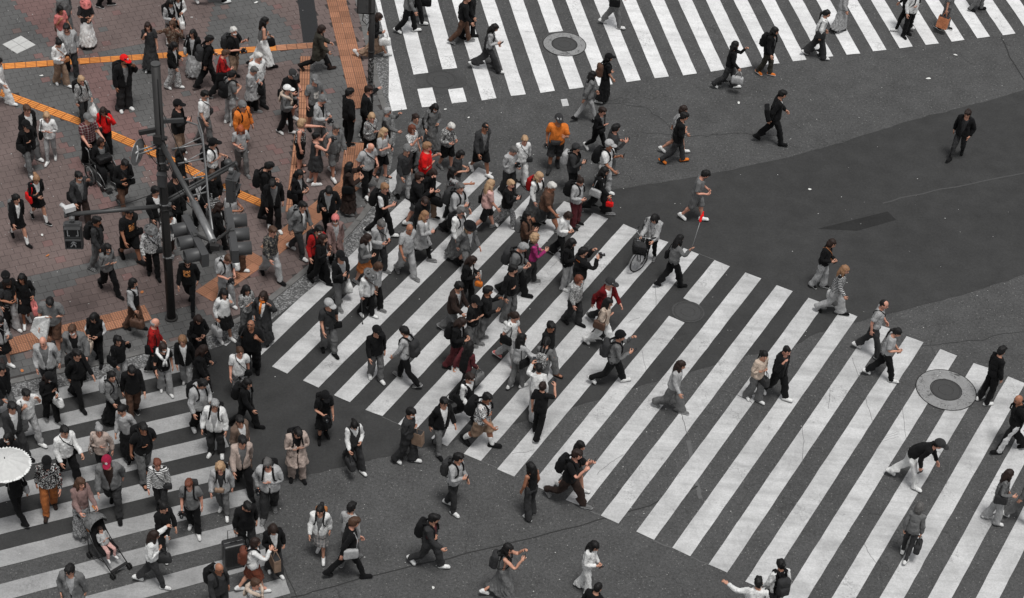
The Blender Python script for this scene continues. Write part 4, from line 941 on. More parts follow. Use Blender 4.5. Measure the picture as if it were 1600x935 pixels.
# ------------------------------------------------------------------ people: the list
# head position in the photograph | facing, stance, arms (left, right) | what they wear and carry | label (short part | rest)
PEOPLE = """
99 -11|SE w1L nc|m176 Tshirt:gry Bpants:gry Sblk Hshort:brn k1 +hb:brn*lea|man in grey shirt at the top edge|carrying a brown leather bag
94 15|SE w1R ns|f160 Ttee:pnk Bwide:wht Swht Hbob:blk k3|woman in salmon pink top|with white shoulder strap behind the bearded man
134 6|SSE s px|f162 Ttee:dgr Blong:wht Sblk Hlong:brn Cbucket:pnk k2|woman in pink bucket hat|and long white skirt standing on red paving
104 44|SSE w1L nn|m178 Tjkt:lgr>lgr Bpants:dgr Sgry Hshort:blk Xblk Gn k1|bearded man in pale zip jacket|walking over the orange guide strip
92 68|SE w1L xp|f158 Tls:wht Bwide:tan Swht Hbun:blk k2 +cb:cam*lea|woman in white sweater and beige trousers|with tan bag at her front
-2 96|ESE w2L nn|f160 Tls:wht Bwide:wht Swht Hlong:blk k2|person in white clothes cut off|by the left edge near the orange strip
194 94|SE s en|m178 g110 Tjkt:blk>gry Bwide:dgr Swht Hshort:blk Ccap:red Lg k3 Xblk +bp:blk|man in red baseball cap|and black jacket holding a hand to his ear
231 41|S s ns|f160 Ttee:dgr Blong:dgr Swht Hlong:dbr k2|woman in charcoal tunic dress|with long dark hair above the tall pole top
127 125|SE w1R nc|f160 g108 Tls:gry*leo Bpants:dgr Sblk Hbob:bln k1 +bp:blk +pbl:wht|blonde woman in grey patterned fleece|carrying a white plastic bag
163 -62|E w1L nn|m172 Tls:blk Bpants:blk Sblk Hshort:blk k2|person in black mostly above the top edge|only one dark shoe showing
42 171|SE w1L nn|m176 Tjkt:blk>wht Bpants:gry Swht Hshort:brn k1|man in black jacket with white collar|walking beside the orange guide strip
41 196|SE w1R xn|m170 Tjkt:blk>blk Bpants:gry Swht Hshort:blk Ccap:blk k2 +sb:blk|person in black cap and black jacket|with grey jeans below the white collared man
73 182|S w1R xx|f163 Tls:wht Bslim:lgr Swht Hbob:bln k1 +sb:blk|blonde woman in white blouse|and pale slim trousers clasping her hands
137 185|SE w1L ff|m172 g115 Ttee:mar*chk Bpants:blk Sblk Hbuzz:gry Ccap:gry k1|man in maroon plaid shirt|pushing the wheelchair
161 174|S s ep|f162 Tls:red Bpants:blk Sgry Hlong:dbr Gs k2 +bp:blk +cam|woman in bright red sweater and sunglasses|raising a hand to her ear
195 256|SE w2R xp|m170 Tjkt:blk>dgr Bpants:brn Sgry Hshort:blk k3 +cb:blk|man in dark jacket and brown trousers|striding beside the wheelchair
123 275|SE w1L en|m170 Tjkt:dgr>gry Bpants:dbr Sblk Hshort:blk Mwht k2 +sb:blk|man in white face mask and grey overshirt|above the signal arm
57 280|SE w2L xp|f160 Tjkt:blk>wht Bmini:blk Sblk Ksk Hbun:lbr k2 +sb:red|schoolgirl in black blazer with crimson bag|and loose white socks
26 310|SE w2L nn|f158 Tjkt:blk>wht Bmini:blk Sblk Ksk Hpony:blk k2 +bp:gry|schoolgirl in black blazer with ponytail|and grey backpack
243 298|SE w1L nn|m174 Tjkt:blk>wht Bpants:gry Sblk Hshort:blk k2|man in black suit jacket|walking just left of the tall pole
151 345|ESE w1L nn|m172 Tls:dgr Bpants:gry Sgry Hshort:blk k3 +bp:blk|man in charcoal shirt with black backpack|beside the hanging pedestrian signal
202 332|SE w2L nn|m176 g122 Ttee:blk*prt Bshort:blk Sblk Hshort:blk k3 +cb:blk|heavy man in black printed tee and shorts|under the signal arm
236 359|SSE w1L nn|m166 Tls:wht*leo Bpants:blk Sblk Hshort:gry Cbucket:gry k2 +cb:dgr|man in grey bucket hat and patterned white shirt|left of the pole
265 338|SE w1R xn|f162 Tjkt:wht>wht Bpants:dbr Sgry Hbob:blk k2|person in white jacket half hidden|behind the tall black pole
168 388|SE w2L xx|f162 Tls:gry Bpants:blk*sid Sblk Hlong:blk Mgry k2|woman in grey sweater with folded arms|and black side striped track trousers
208 442|ESE w1L nn|f160 Tvest:blk>lgr Bwide:brn Sblk Hbob:blk k2 +hb:brn*lea|woman in black vest over pale shirt|and brown wide trousers
12 443|SE w1L pp|f162 Ttee:dgr Bwide:lgr Swht Hlong:dbr k3 +ph|woman in dark tee and pale wide trousers|looking at phone near left edge
34 435|SSE w1R hn|f162 Tls:blk Bskirt:blk Swht Hlong:blk k3 +hbl:pnk|woman in black shirt dress|with pink bag on her arm
9 433|SE s nn|m174 Tls:blk Bpants:blk Sblk Hshort:blk Ccap:blk k2|man in black cap at the left edge|partly behind the dark tee woman
78 472|S w1L xn|m176 g115 Ttee:gry Bshort:brn Sgry Hshort:blk k2 d|heavy man in grey tee and brown shorts|holding a rolled white sheet
0 501|SE w1L pn|f158 Tjkt:lgr>blk Bskirt:blk Swht Hbob:blk Mwht k2 +cb:gry|woman in pale jacket and mask at the left edge|beside the orange tiles
146 495|S w1L pp|f162 Tls:blk*sid Bpants:blk Sblk Hlong:blk k2 +hb:bei|woman in black track jacket|holding a beige cloth bag
113 516|S w1R nn|m178 g108 Tcoat:gry>blk Bpants:blk Sblk Hshort:brn Mwht k1|man in grey coat and white mask|stepping off the orange tiles
67 534|S w1L nn|m174 g108 Tjkt:lgr>gry Bpants:dgr Sgry Hbald:gry k1|balding man in light grey sports jacket|with maroon sleeves
120 554|SE w2R nn|m174 Tls:blk Bpants:blk Sblk Hshort:blk k2 +bp:blk|man all in black with black backpack|stepping onto the left crossing
77 590|SE w1L px|f160 Tls:blk Bpants:blk Sgry Hlong:dbr Ccap:blk Mwht k2 +phl +hb:wht|woman in black cap and mask|with white tote bag on the left crossing
41 616|SE w2L es|m170 Ttee:wht Bpants:lgr Swht Hshort:blk k2 +sb:blk|man in white tee touching his mouth|on the left crossing
184 532|SE w1L en|f160 Tls:blk Bwide:lgr Swht Hbob:blk E k2 +sb:blk|woman in black top wearing headphones|and pale wide trousers
242 505|E w1R nc|m172 Tls:red2 Bpants:dgr Sblk Hbald:gry k1 +sb:blk|balding man in red sweater|stepping off the kerb
255 544|SSE w1L nn|f160 Ttee:blk Bwide:lgr Swht Hbob:dbr Mwht k2 J +sb:blk|woman with white sweater knotted at her neck|and pale wide trousers
175 588|ESE w1L nn|f160 Tls:gry Blong:blk Sblk Hpony:blk k2 +bp:lgr|woman in grey sweater with pale backpack|and long black skirt
206 579|SSE w1R nn|m172 g105 Tls:blk Bpants:brn Sblk Hshort:blk k2 d|man in black sweater and brown trousers|on the left crossing
19 636|SE w2L nn|m174 Tjkt:dgr>wht Bpants:dgr Sblk Hshort:blk k2|man in charcoal suit|near the left edge above the parasol
12 684|S s nn|f160 Tls:blk Bpants:blk Sblk Hlong:blk Mwht k2|woman in white mask and black top|just behind the white parasol
2 576|SE w2L nn|m172 Tjkt:blk>blk Bpants:gry Sblk Hshort:blk k2|person in black jacket cut off|by the left edge beside the left crossing
190 641|SSW w1L nn|f160 Tls:lgr Blong:blk Sblk Hpony:blk k2|woman in pale blouse and flared black skirt|behind the man in black tee
310 500|SSE s pp|f160 Tls:blk Blong:blk Sblk Hlong:dbr k2 +ph +sb:blk d|woman in long black dress reading her phone|on the kerb
285 532|S w1L nn|f162 Tjkt:blk>wht Bwide:lgr Swht Hbob:lbr k2|woman with light brown bob|in black jacket and pale trousers
318 547|E w1L pn|f162 Tcoat:blk>blk Blong:blk Sblk Hlong:dbr k2 +phl|woman in long black coat with auburn hair|crossing near the kerb
375 550|SSE w1L nn|f164 g115 Ttee:wht Bwide:lgr*flo Swht Hpony:brn Gn k1 +cb:blk|woman in white tee with black crossbody strap|and grey printed trousers
392 508|S w1R sn|m180 g112 Ttee:blk Bpants:blk Sblk Xbrn Hbald:none Gt k3 +sb:dgr|bald bearded man in black tee|with sunglasses on his head
387 599|ESE w2L nn|f162 Tjkt:blk>gry Bpants:blk Sblk Hlong:blk k2 +bp:blk|woman in black trouser suit|with small black backpack
316 600|SE w1L pn|m172 g108 Thood:lgr Bpants:blk Swht Hshort:blk E k2 +bp:blk|man in pale hoodie wearing headphones|on the left crossing
336 632|S s nn|m168 g110 Tjkt:wht>lgr Bpants:dgr Swht Hshort:gry Gn k2 +bp:blk|grey haired man in white zip jacket|and dark jeans
508 619|SSE s np|f160 Ttee:blk Bskirt:blk Sboot:blk Hlong:blk Ccap:blk Mwht k2 +bp:blk +cam|woman in black cap and black dress|carrying a camera on open asphalt
514 476|SSE w1L nn|m174 Ttee:dgr Bpants:gry Sblk Hshort:gry Ccap:lgr k2 +cb:blk|man in light cap and dark grey shirt|with rolled white cuffs on the central crossing
350 459|SE s sn|f160 g108 Tls:wht Bskirt:blk Swht Hlong:blk k2 +hb:lgr|woman in white blouse and black skirt|with long wind blown hair on the kerb
411 463|S s ek|f160 g110 Tcoat:dgr>wht Blong:dgr Sblk Hlong:dbr k2 N|woman in dark grey coat with orange scarf|on the gutter
385 453|SE s xx|f158 Tls:gry*leo Bpants:gry Sgry Hlong:blk k2|person with black hair and patterned sleeves|bent behind the orange scarf woman
293 408|S w2L nn|m170 Tls:blk*prt Bslim:blk Sblk Hshort:blk Mblk k2|man in black mask and orange printed black shirt|right of the pole base
357 405|SE w1L pp|m172 Ttee:lgr Bwide:lgr Swht Hshort:brn Xbrn k1 +bp:lgr +cam d|man in pale grey shirt and trousers|with pale backpack under the signals
426 361|SE w2L nn|m176 Tls:dgr*cam Bpants:lgr Sblk Hshort:brn k1|man in black camouflage shirt and pale jeans|on orange tactile paving
473 322|ESE w2R nn|m174 Tjkt:gry>wht Bpants:dgr Swht Hshort:blk k2 +bp:gry|man in grey jacket with grey green backpack|crossing the orange tiles
366 299|ESE s pp|m176 Ttee:lgr Bpants:lgr Swht Hshort:blk k3 +ph +sb:blk d|man in pale tee reading his phone|directly below the two lamp signal
343 323|E w2L nn|f162 Tjkt:blk>wht Bpants:blk Sblk Hlong:dbr k2|woman in black suit with white collar|between the signal heads
372 352|ESE w1L nc|m172 Tls:brn Bwide:brn Swht Hshort:blk k2 +hb:wht|person in brown trousers|mostly hidden behind the right signal head
426 287|SSE w1L nn|m174 Tjkt:blk>gry Bpants:blk Swht Hshort:blk k2 +sb:blk d|man in black suit over grey tee|right of the two lamp signal
420 260|E s pp|m176 Tls:blk Bpants:blk Sblk Hshort:blk k2 +bp:blk +ph d|man in black sweater reading phone|with black backpack on red paving
468 272|ESE s pp|f162 Tjkt:blk>lgr Bpants:blk Sblk Hlong:blk k2 +sb:blk +ph|woman in black suit checking her phone|beside the narrow guide strip
514 298|S w1L kp|m174 Tjkt:blk>lgr Bpants:blk Sblk Hshort:blk k2 +sb:dgr d|young man in open black jacket and pale tee|behind the pink beanie person
376 203|SSE w1L xp|f164 Ttee:lgr Bpants:gry Sgry Hlong:cop k1|woman with long copper red hair|in pale tee holding a grey cardigan
379 166|SE s nn|m172 Thood:org Bpants:blk Sblk Hshort:gry Cbean:gry k2 +bp:brn|person in bright orange hoodie|and grey beanie
333 224|ESE w1L hx|m172 Ttee:wht Bpants:dgr Sgry Hshort:blk Ccap:blk k2 +bp:blk +hbl:blk|man in white tee and black cap|right of the truss arm
320 148|ESE w1L nn|m174 Ttee:wht Bpants:gry Sblk Hshort:blk Mgry k2 +cb:dgr|young man in white tee with grey jeans|and crossbody strap
278 164|E s pP|m176 g110 Tjkt:blk>blk Bwide:tan Swht Hshort:blk Ccap:blk k1 +ph|man in black cap with orange badge|holding up a phone beside the pole
284 237|E s pn|f160 Tls:blk Blong:blk Sblk Hlong:blk k2|woman in black behind the silver truss rungs|right of the pole
332 272|S w1L nn|f164 Tjkt:blk>blk Bskirt:blk*str Sblk Hlong:brn k2|woman with long brown hair and black jacket|in striped skirt under the diagonal arm
310 283|S w1R np|f160 Tjkt:blk>wht Bpants:blk Swht Hbob:blk Mwht k2 +hb:blk|woman in black coat with pale scarf|under the crossing arms
275 276|SE s nn|m176 Tcoat:blk>blk Bpants:blk Sblk Hshort:blk k2|person in long black coat|directly right of the pole behind the arms
266 5|SE s np|f160 Tvest:blk>lgr Bmini:dgr*chk Sblk Ksk Hlong:blk k2 +bp:blk|schoolgirl in plaid skirt with black backpack|at the top edge
278 -3|SSE s pn|f160 Tvest:blk>wht Bskirt:blk Sblk Hlong:blk k2 +hbl:wht|schoolgirl in black pinafore|with white bag at the top edge
269 38|S w1L eo|f158 Tls:brn*cam Bpants:brn*cam Sblk Hbob:brn k2|woman in brown patterned dress|with a hand on her head
272 72|ESE w1L pn|f160 Tjkt:blk>wht Bwide:wht*leo Swht Hlong:blk k2|woman in black jacket and spotted white trousers|right of the pole top
301 52|S s nn|f160 Tjkt:blk>lgr Blong:lgr Swht Hlong:blk k2 +sb:lgr|woman in black cardigan and long pale skirt|on the orange strip
327 62|ENE w2R nn|m176 Tls:blk Bpants:blk Sblk Hshort:blk k2 +bp:dgr|tall man in black with dark backpack|striding across the orange strip
352 84|ENE w2R np|f160 Tls:red2 Bpants:blk Sgry Hshort:brn k1 +sb:blk|woman in dark red jumper|with short brown hair and black trousers
363 117|NE s pp|m172 Ttee:gry Bpants:lgr Swht Hshort:blk k2 +bp:blk|man in grey tee seen from behind|with black backpack and pale trousers
365 49|ESE s Pp|m174 g110 Ttee:blk Bpants:tan Sblk Hshort:lgr Mwht k1 +bp:dgr +phl +cam|white haired man in black shirt|holding phone and camera
414 33|ENE w2R nx|f164 Ttank:gry Blong:wht Sblk Hlong:blk k2 +hb:blk|woman in long white slit skirt|with long black hair
404 89|SE w1L nn|m178 g112 Tshirt:wht Bpants:dgr Sblk Hshort:lgr k1|white haired man in white shirt|and dark trousers
397 110|ESE w1L px|f162 Tcoat:lgr>lgr Bpants:blk Sgry Hshort:dgr k1 +hb:blk|grey haired woman in long grey cardigan|holding a black bag
503 46|E w3L fn|f164 Tcoat:oli>oli Bpants:blk Sboot:dbr Hbob:dbr k2|woman in dark olive trench coat|striding over the orange junction
457 116|SE s pp|m176 g118 Ttee:blk Bshort:blk Swht Hshort:gry Ccap:dgr k1 d +sb:blk|man in black polo and grey cap|looking down beside the narrow strip
449 140|ESE w1L Pp|f160 Tvest:gry>gry Bpants:blk Swht Hshort:brn Ccap:wht k1 J +ph|woman in white cap with white sweater tied|over her shoulders
492 125|SE s nn|m174 g112 Ttee:gry*prt Bshort:dgr Sblk Hshort:gry Ccap:gry k1|man in grey cap and grey printed tee|on the narrow guide strip
504 156|ESE s pp|m174 Tjkt:lgr>blk Bpants:gry Swht Hshort:gry Ccap:gry k1 +cam|man in pale hooded jacket and grey cap|beside the suited man
335 -62|E w3L nn|m174 Tls:blk Bpants:blk Swht Hshort:blk k2|walker in black trousers and white trainers|cut off by the top edge above red paving
546 145|NE s nk|m178 Tjkt:blk>blk Bpants:blk Sblk Hshort:blk k2 +hbl:blk|man in black business suit seen from behind|near the orange tiles
576 141|E s on|m176 Tjkt:blk>gry Bpants:blk Swht Hshort:dbr k1 Gn|man in black leather jacket|stretching an arm toward the upper crossing
581 183|SE w1L nx|f164 g110 Tls:gry*flo Bpants:blk Sblk Hbob:bln k1 +cb:dgr|blonde woman in pale floral blouse|near the kerb corner
605 175|E s uf|f162 Tls:gry Bpants:lgr Swht Hshort:gry Gs k1 +phl +sb:blk|grey haired woman in sunglasses raising a phone|at the kerb corner
600 207|ESE w1L pP|f162 g112 Ttee:lgr Bshort:blk Ssan:dbr Hlong:bln k1 +ph|blonde woman in pale tee and black capris|holding up a phone
525 200|SE w1R nn|m174 Tjkt:gry>gry Bshort:gry Swht Hshort:dgr k2|grey haired man in grey jacket and shorts|beside the woman in dark dress
472 192|E s Fn|f166 g115 Ttank:blk*flo Bshort:blk Ssan:brn Hbob:bln k1 +phl|blonde woman in black floral sleeveless top|holding out a red phone
494 213|ENE s uu|f164 g118 Ttank:dgr Bskirt:dgr Swht Hshort:blk Gs k1 +cam|woman in dark dress and sunglasses|photographing with both arms raised
579 230|SE w1R pn|m172 g115 Ttee:lgr Bpants:blk Swht Hbald:lgr k1 +cb:blk|elderly man in pale polo shirt|with dark strap and black trousers
546 260|E s uP|f164 Tcoat:dbr>dbr Blong:dbr Swht Hlong:blk k2 +phl +sb:blk|woman in long dark brown coat|photographing with her phone raised
601 294|ESE w2L nP|m178 Ttee:blk*sid Bpants:blk Swht Hshort:lbr k1 +bp:blk +ph|young man in black and white tee|with headphones and phone
636 235|SE w1L nn|m176 Tls:dgr Bpants:lgr Sblk Hshort:gry Cbean:gry k2|man in dark jacket and grey beanie|with pale jeans
644 202|SE s nu|f162 Ttee:wht*leo Bpants:blk Sblk Hbob:red k1 Gs +ph|auburn woman in spotted white blouse|holding a phone to her face
650 185|SE s nn|f164 g110 Tls:gry Blong:gry Sgry Hpony:dbr k2|woman in plain grey dress|behind the spotted blouse woman
680 169|SSE w1L pn|f160 Tls:gry Blong:gry Sgry Hlong:blk Mwht k2 +phl +sb:blk|woman in long grey dress and mask|on coarse asphalt by the upper crossing
705 198|SE w1L pp|f162 g112 Tls:dgr*leo Bshort:blk Sgry Hshort:lgr k1 +ph d|silver haired woman in speckled black top|reading her phone
758 199|SE w2L nn|m176 g108 Tjkt:dgr>gry Bshort:blk Swht Hbuzz:blk Gs k3|man in dark jacket and black shorts|walking alone behind the crowd
667 230|E s Px|m176 g125 Ttee:red Bpants:blk Sgry Hshort:lbr k1|heavy man in bright red shirt|among the crowd
720 242|E s pp|f162 Ttee:dgr Bpants:gry Sgry Hbob:blk k2 +ph|woman with black bob and dark grey top|right of the red shirt man
655 277|E w1R uP|m174 g105 Thood:blk Bshort:gry Swht Hshort:dbr k1 +phl|young man in black hoodie and grey shorts|raising a phone
677 271|ESE w1L np|f164 Tjkt:blk>blk Bpants:tan Sblk Hlong:dbr k1 +hb:blk|woman in black jacket and beige trousers|below the red shirt man
708 269|E s nF|f160 Ttee:lgr*flo Bpants:blk Sgry Hlong:blk k3|woman with long black hair pointing ahead|in pale floral top
719 293|ESE w2R nP|m176 g115 Tls:lgr Bpants:blk Sblk Hshort:dgr k1 +bp:dgr +ph|grey haired man in pale sweater|and black trousers with backpack
767 288|ENE w2L en|f164 g112 Ttee:pnk2 Bshort:blk Sgry Hlong:bln k1 +sbl:blk|woman in pale pink blouse|and black capris walking over the stripes
798 288|ESE w2L nP|f162 Tjkt:blk>blk Bpants:lgr*leo Swht Hshort:bln k1 +ph|blonde woman in black jacket and patterned leggings|raising a phone
664 315|SE w1L nn|m168 Thood:blk Bpants:blk Sblk Hshort:dbr k1 d|boy in black hooded top|in front of the ash haired woman
664 337|ESE w2L nP|f164 g105 Tcoat:lgr>wht Bslim:blk Sgry Hlong:lbr k1 +ph|ash haired woman in long white cardigan|and black leggings
640 357|SE w2L nn|m176 g105 Ttee:lgr Bpants:lgr Sgry Hbald:none k3|bald man in pale tee and pale trousers|walking over white stripes
720 331|SE w1L nn|m170 Tjkt:wht>lgr Blong:gry Sgry Hshort:dgr Mgry k1 +bp:blk|grey haired person in white zip jacket|with black backpack on the stripes
734 356|SE w2R nn|f162 Tjkt:gry>wht Bshort:gry Sboot:blk Hlong:bln Cfed:blk k1|woman in black brimmed hat and grey blazer|with ankle boots
803 236|SE w1L px|f166 g110 Tls:lgr Bpants:dgr Sblk Hshort:dgr k1 +cam|grey haired woman in pale wind jacket|behind the crossing ends
820 219|SSE w1L nn|f162 Tls:wht Bwide:wht Sblk Hshort:bln k1 +cb:dgr|woman in white tracksuit|with dark crossbody strap
873 187|S w1R Pn|m180 g115 Ttee:org Bshort:dgr Sboot:dgr Hshort:gry Ccap:dgr k3 +cam +fp:dgr d|man in bright orange tee and dark shorts|holding a camera at his shoulder
941 174|SE w2L nx|f162 g105 Tjkt:blk>gry Bslim:blk Swht Hshort:dbr k1 +fp:blk|woman in black jacket with short dark red hair|walking over coarse asphalt
962 201|E w1L pP|m174 g108 Tls:dgr Bpants:gry Sgry Hshort:blk k1 +ph|man in dark grey hoodie pointing a phone|at the crowd's right end
952 227|ESE w1L Pf|m176 g115 Ttee:wht Bpants:lgr Swht Hshort:gry Ccap:lgr k3 +bp:blk +phl|man in pale cap and white polo|with big black backpack
900 232|ESE s nP|f160 g110 Tjkt:dgr>blk Bpants:blk Sgry Hshort:blk Ccap:dgr k2 +ph +bp:lgr|person in dark cap and charcoal jacket|with white and black backpack
945 268|ESE w3L nn|f166 Tjkt:blk>blk Bwide:blk Sgry Hlong:blk Gn k2 +sb:lgr +mb:red|woman in black with small red bag|and pale tote on the smooth asphalt
907 284|ESE s np|f162 g118 Tls:lgr Bpants:mar Sblk Hbun:dbr k1 +ph +bp:blk|woman in pale sweater and maroon trousers|holding a phone
843 276|SE w1L nn|f166 g105 Tvest:gry>wht Blong:gry Sblk Hlong:bln k1 +bp:red2|woman in grey pinafore with red backpack|and wavy blonde hair
862 292|ESE w3L nn|m176 g115 Ttee:brn Bshort:dgr Sgry Hshort:lgr k3|grey haired man in brown polo and shorts|striding over stripes
824 337|ESE s pP|f160 Tls:brn Bpants:dbr Sblk Hlong:blk k2 +ph +bp:gry|woman in brown jacket with long black hair|above the magenta sleeved woman
888 338|ESE w2R pp|f160 Tls:wht Bwide:blk Sblk Hbob:dbr k2 +ph d|woman in loose white sweater and black trousers|reading her phone
836 372|E w1L pP|f164 g105 Tvest:dgr>mag Bpants:dgr Sgry Hcurl:bln k1 +ph|curly blonde woman with magenta sleeves|and dark vest
817 387|ESE w2L pp|m178 g108 Tls:gry Bpants:blk Sblk Hshort:gry k1 +ph +bp:dgr|grey haired man in grey sweater typing on phone|with dark rucksack
894 380|ESE s np|f164 Tjkt:blk>blk Bpants:lgr Swht Hlong:blk k2|woman in black leather jacket and pale jeans|beside the photographer
911 394|ENE s uu|m174 Thood:blk*col Bpants:blk Sblk Hshort:blk k2 +cam|photographer in black jacket with orange collar|aiming a camera
905 437|SE w1L nn|f160 g108 Tls:gry*leo Bpants:dgr Sblk Hbob:red k1|auburn bobbed woman in grey mottled jacket|walking over stripes
953 443|SE w3R nn|m174 g105 Tjkt:mar2>wht Bpants:dgr Sgry Hshort:gry Ccap:dgr k1|man in dark red jacket and flat dark cap|taking a long stride
951 473|ESE w2L nx|f162 Tls:bei Bwide:wht Swht Hlong:blk k2 +sb:brn*lea|woman in cream coat and white trousers|with dark brown bag
801 421|SE s xn|m178 g105 Tls:blk Bwide:gry Swht Hshort:blk k2 +phl|man in black sweater and wide grey trousers|with hand on his chest
738 407|ESE w1L pp|f160 Tjkt:blk>wht Bpants:blk Sblk Hlong:dbr k2 +mb:org|woman in black blazer holding a drink|and small orange toy
717 448|ESE w2R nf|m174 Tjkt:dbr>lgr Bpants:gry Sgry Hshort:blk k2|man in dark brown jacket and white shirt|reaching his hand forward
743 471|ESE s xx|m172 Ttee:blk Bpants:gry Sgry Hshort:blk Ccap:blk k2 Gn|man in black beret and black tee|with folded arms
762 455|E s Pp|m176 Tls:blk Bpants:gry Sgry Hshort:blk k3 +phl|man in black sweater filming with phone|right of the beret man
722 504|ESE w1L pp|f164 Tjkt:blk>lgr Bwide:mar Sblk Hlong:dbr k2 +bp:blk +ph d|woman in black jacket and maroon trousers|looking at her phone
734 541|NE w3L nn|f164 Tvest:blk>mar Bwide:blk Swht Hlong:blk k2 +hb:gry|woman with maroon sleeves and black vest|hurrying away over stripes
632 518|WNW w2R nn|m174 Tls:lgr Bpants:blk Sgry Hshort:blk k2 +bp:dgr|man in pale shirt carrying a dark rucksack|seen from behind on stripes
589 518|SSE w1L nn|m174 Tls:blk Bpants:gry Swht Hshort:blk Ccap:blk k2|man in black cap and black jumper|alone on the central crossing
805 495|ESE w2R nn|f164 g105 Ttee:wht Bpants:lgr Spnk Hpony:dbr k1 +sb:blk|woman in white tee with pink shoes|and pale trousers
816 529|NE w1R no|f164 Tls:lgr Bpants:gry Swht Hlong:blk k2 +sb:blk|woman in pale blouse seen from behind|with large black shoulder bag
861 510|SE w2L nn|m172 g105 Ttee:blk Bpants:gry Ssan:brn Hshort:blk k3|man in black tee and grey jeans|wearing brown sandals
854 535|NNE w1L np|f162 Tls:gry Bpants:gry Sblk Hpony:blk k2 +bp:dgr*leo|woman seen from behind with speckled rucksack|beside the sandalled man
842 576|N w1R un|f160 Tls:wht Bwide:lgr Swht Hshort:blk k2 +phl|person in white top holding phone high|seen from behind
848 604|NNE w1L nu|f162 Ttee:blk Bwide:blk Swht Hbun:dbr k2 +ph|woman with raised bare arm and black top|at the front of the crowd
969 526|E w3L uP|m174 g105 Tls:gry Bpants:blk Swht Hshort:blk Cbean:blk k2 +bp:dgr +ph|man in grey jacket with large grey rucksack|photographing ahead
734 590|SE w2L nn|m170 Tvest:blk>wht Bpants:blk Swht Hshort:dbr Mwht k2 +sb:blk|person in black waistcoat over white sleeves|with black bag
761 622|ESE w2L xf|m174 g120 Ttee:wht*flo Bshort:tan Sblk Ksk Hshort:blk k3 +bp:blk|heavy man in floral shirt and tan shorts|with black bag
694 629|SE w1R nn|m170 Tjkt:blk>wht Bpants:gry Sblk Hshort:blk Gn k2|man in black blazer and grey trousers|at the lower stripe ends
642 645|ESE w1L nx|m172 Tls:dgr Bwide:dgr Swht Hshort:blk Mwht k2 +pap:tan|man in mask carrying a brown paper bag|on his shoulder
1022 342|SSW w1R ff|f164 Tjkt:lgr>lgr Bslim:blk Sgry Hlong:blk k2 d|woman in pale jacket pushing the bicycle|over the stripe ends
1062 374|ENE w2R nR|f162 Tls:gry Bpants:blk Sblk Hlong:blk k2 +sbl:blk|tour guide in grey sweater|raising a red flag stick
1102 273|ESE w2L pp|m174 Ttee:gry Bshort:gry Swht Hshort:blk k1 Xblk|man in grey tee and shorts|checking his watch on smooth asphalt
1068 172|E w2L nn|f160 Tls:lgr Bmini:gry Swht Hbob:dbr k2|woman with pale sleeves|walking just behind the orange shoed walker
1069 183|E w2L xx|m172 Tjkt:blk>gry Bpants:dgr Sorg Hshort:blk k2|walker in black jacket with orange shoes|on coarse asphalt
1222 148|E w2R nn|m176 Tjkt:blk>wht Bpants:blk Sblk Hshort:blk k2 +bt:blk|man in black suit with large black tote|walking alone to the right
1512 178|SSW w2R kn|m174 Tjkt:blk>dgr Bslim:dgr Sboot:blk Hshort:dbr k2|man in black jacket with wallet chain|alone on dark asphalt at right
1300 381|ESE w1L pp|f162 Tls:blk Bwide:lgr Sblk Hbob:dbr k2 +cb:cam*lea +ph|woman with tan crossbody bag and pale jeans|reading phone
1320 422|ESE w2L nn|f164 Tls:blk*str Bwide:lgr Sblk Hlong:lbr k2 +hbl:wht|woman in black and white striped jumper|and pale wide jeans
1381 476|ESE w2R nn|m178 Ttee:lgr Bpants:dgr Swht Hbuzz:blk k1 +cb:blk|man in pale tee with black waist bag|at the right stripe ends
1402 520|E w2R np|f162 Ttee:lgr Bpants:blk Swht Hpony:blk k2 +phl|woman with ponytail in pale tee|and black trousers by the stripe ends
1064 571|ESE w2L nn|f164 Tls:lgr Bwide:gry Sgry Hlong:dbr k2|woman in pale jumper and grey cargo trousers|striding alone over stripes
1194 556|SE w1L xx|f162 Tls:bei Bwide:gry Swht Hpony:blk k2 +hb:dgr|woman with ponytail holding a grey jacket|in cream sweater
1229 548|SE w2L ne|m178 Tjkt:blk>dgr Bpants:blk Swht Hbuzz:blk k1 +phl|man in black jacket lifting a hand|beside the cream sweater woman
1565 549|ENE s nn|m176 Tls:blk Bpants:blk Swht Hshort:blk k2|man all in black with white trainers|beside the big manhole
1592 625|W w2L nc|m174 g110 Ttee:blk Bpants:blk*sid Sblk Hbald:none k3 +bp:blk|bald man in black track trousers|at the right edge holding an orange bottle
1467 695|ESE w2R nf|m178 Tls:blk Bpants:wht Swht Hshort:blk Ccap:dgr k1 +ph Y|man bending forward in black jumper|and white trousers
1577 741|E w1R nh|f162 Tls:gry Bwide:lgr Swht Hlong:dbr k2 +sb:dgr|woman in grey top and pale flared trousers|near the right edge
1437 793|NNE w1L nc|f164 Tls:gry Bslim:dgr Swht Hbob:dgr k2 +hb:dgr|woman in grey jumper walking away|with dark bag in hand
1623 738|E w2R nn|m170 Tls:gry Bpants:gry Swht Hshort:blk k2|walker mostly outside the right edge|with one white shoe showing
1185 911|N w1L on|m172 Tshirt:wht Bpants:gry Swht Hshort:blk k2 +sb:blk|man in white shirt at the bottom edge|with one arm out
1220 882|NNW w1R nn|m172 Tvest:blk>wht Bpants:dgr Sblk Hbun:blk k2 +bp:dgr*tag|person in black vest with topknot|and dark round backpack
794 858|E w2R uu|f164 Ttank:gry Blong:gry Swht Hlong:blk k2 +bp:dgr +ph|woman in long grey skirt photographing|with long black hair
929 854|ESE w1R np|f160 Tls:wht Bwide:wht Swht Hlong:blk k2 +ph|woman all in white|walking along the lower asphalt
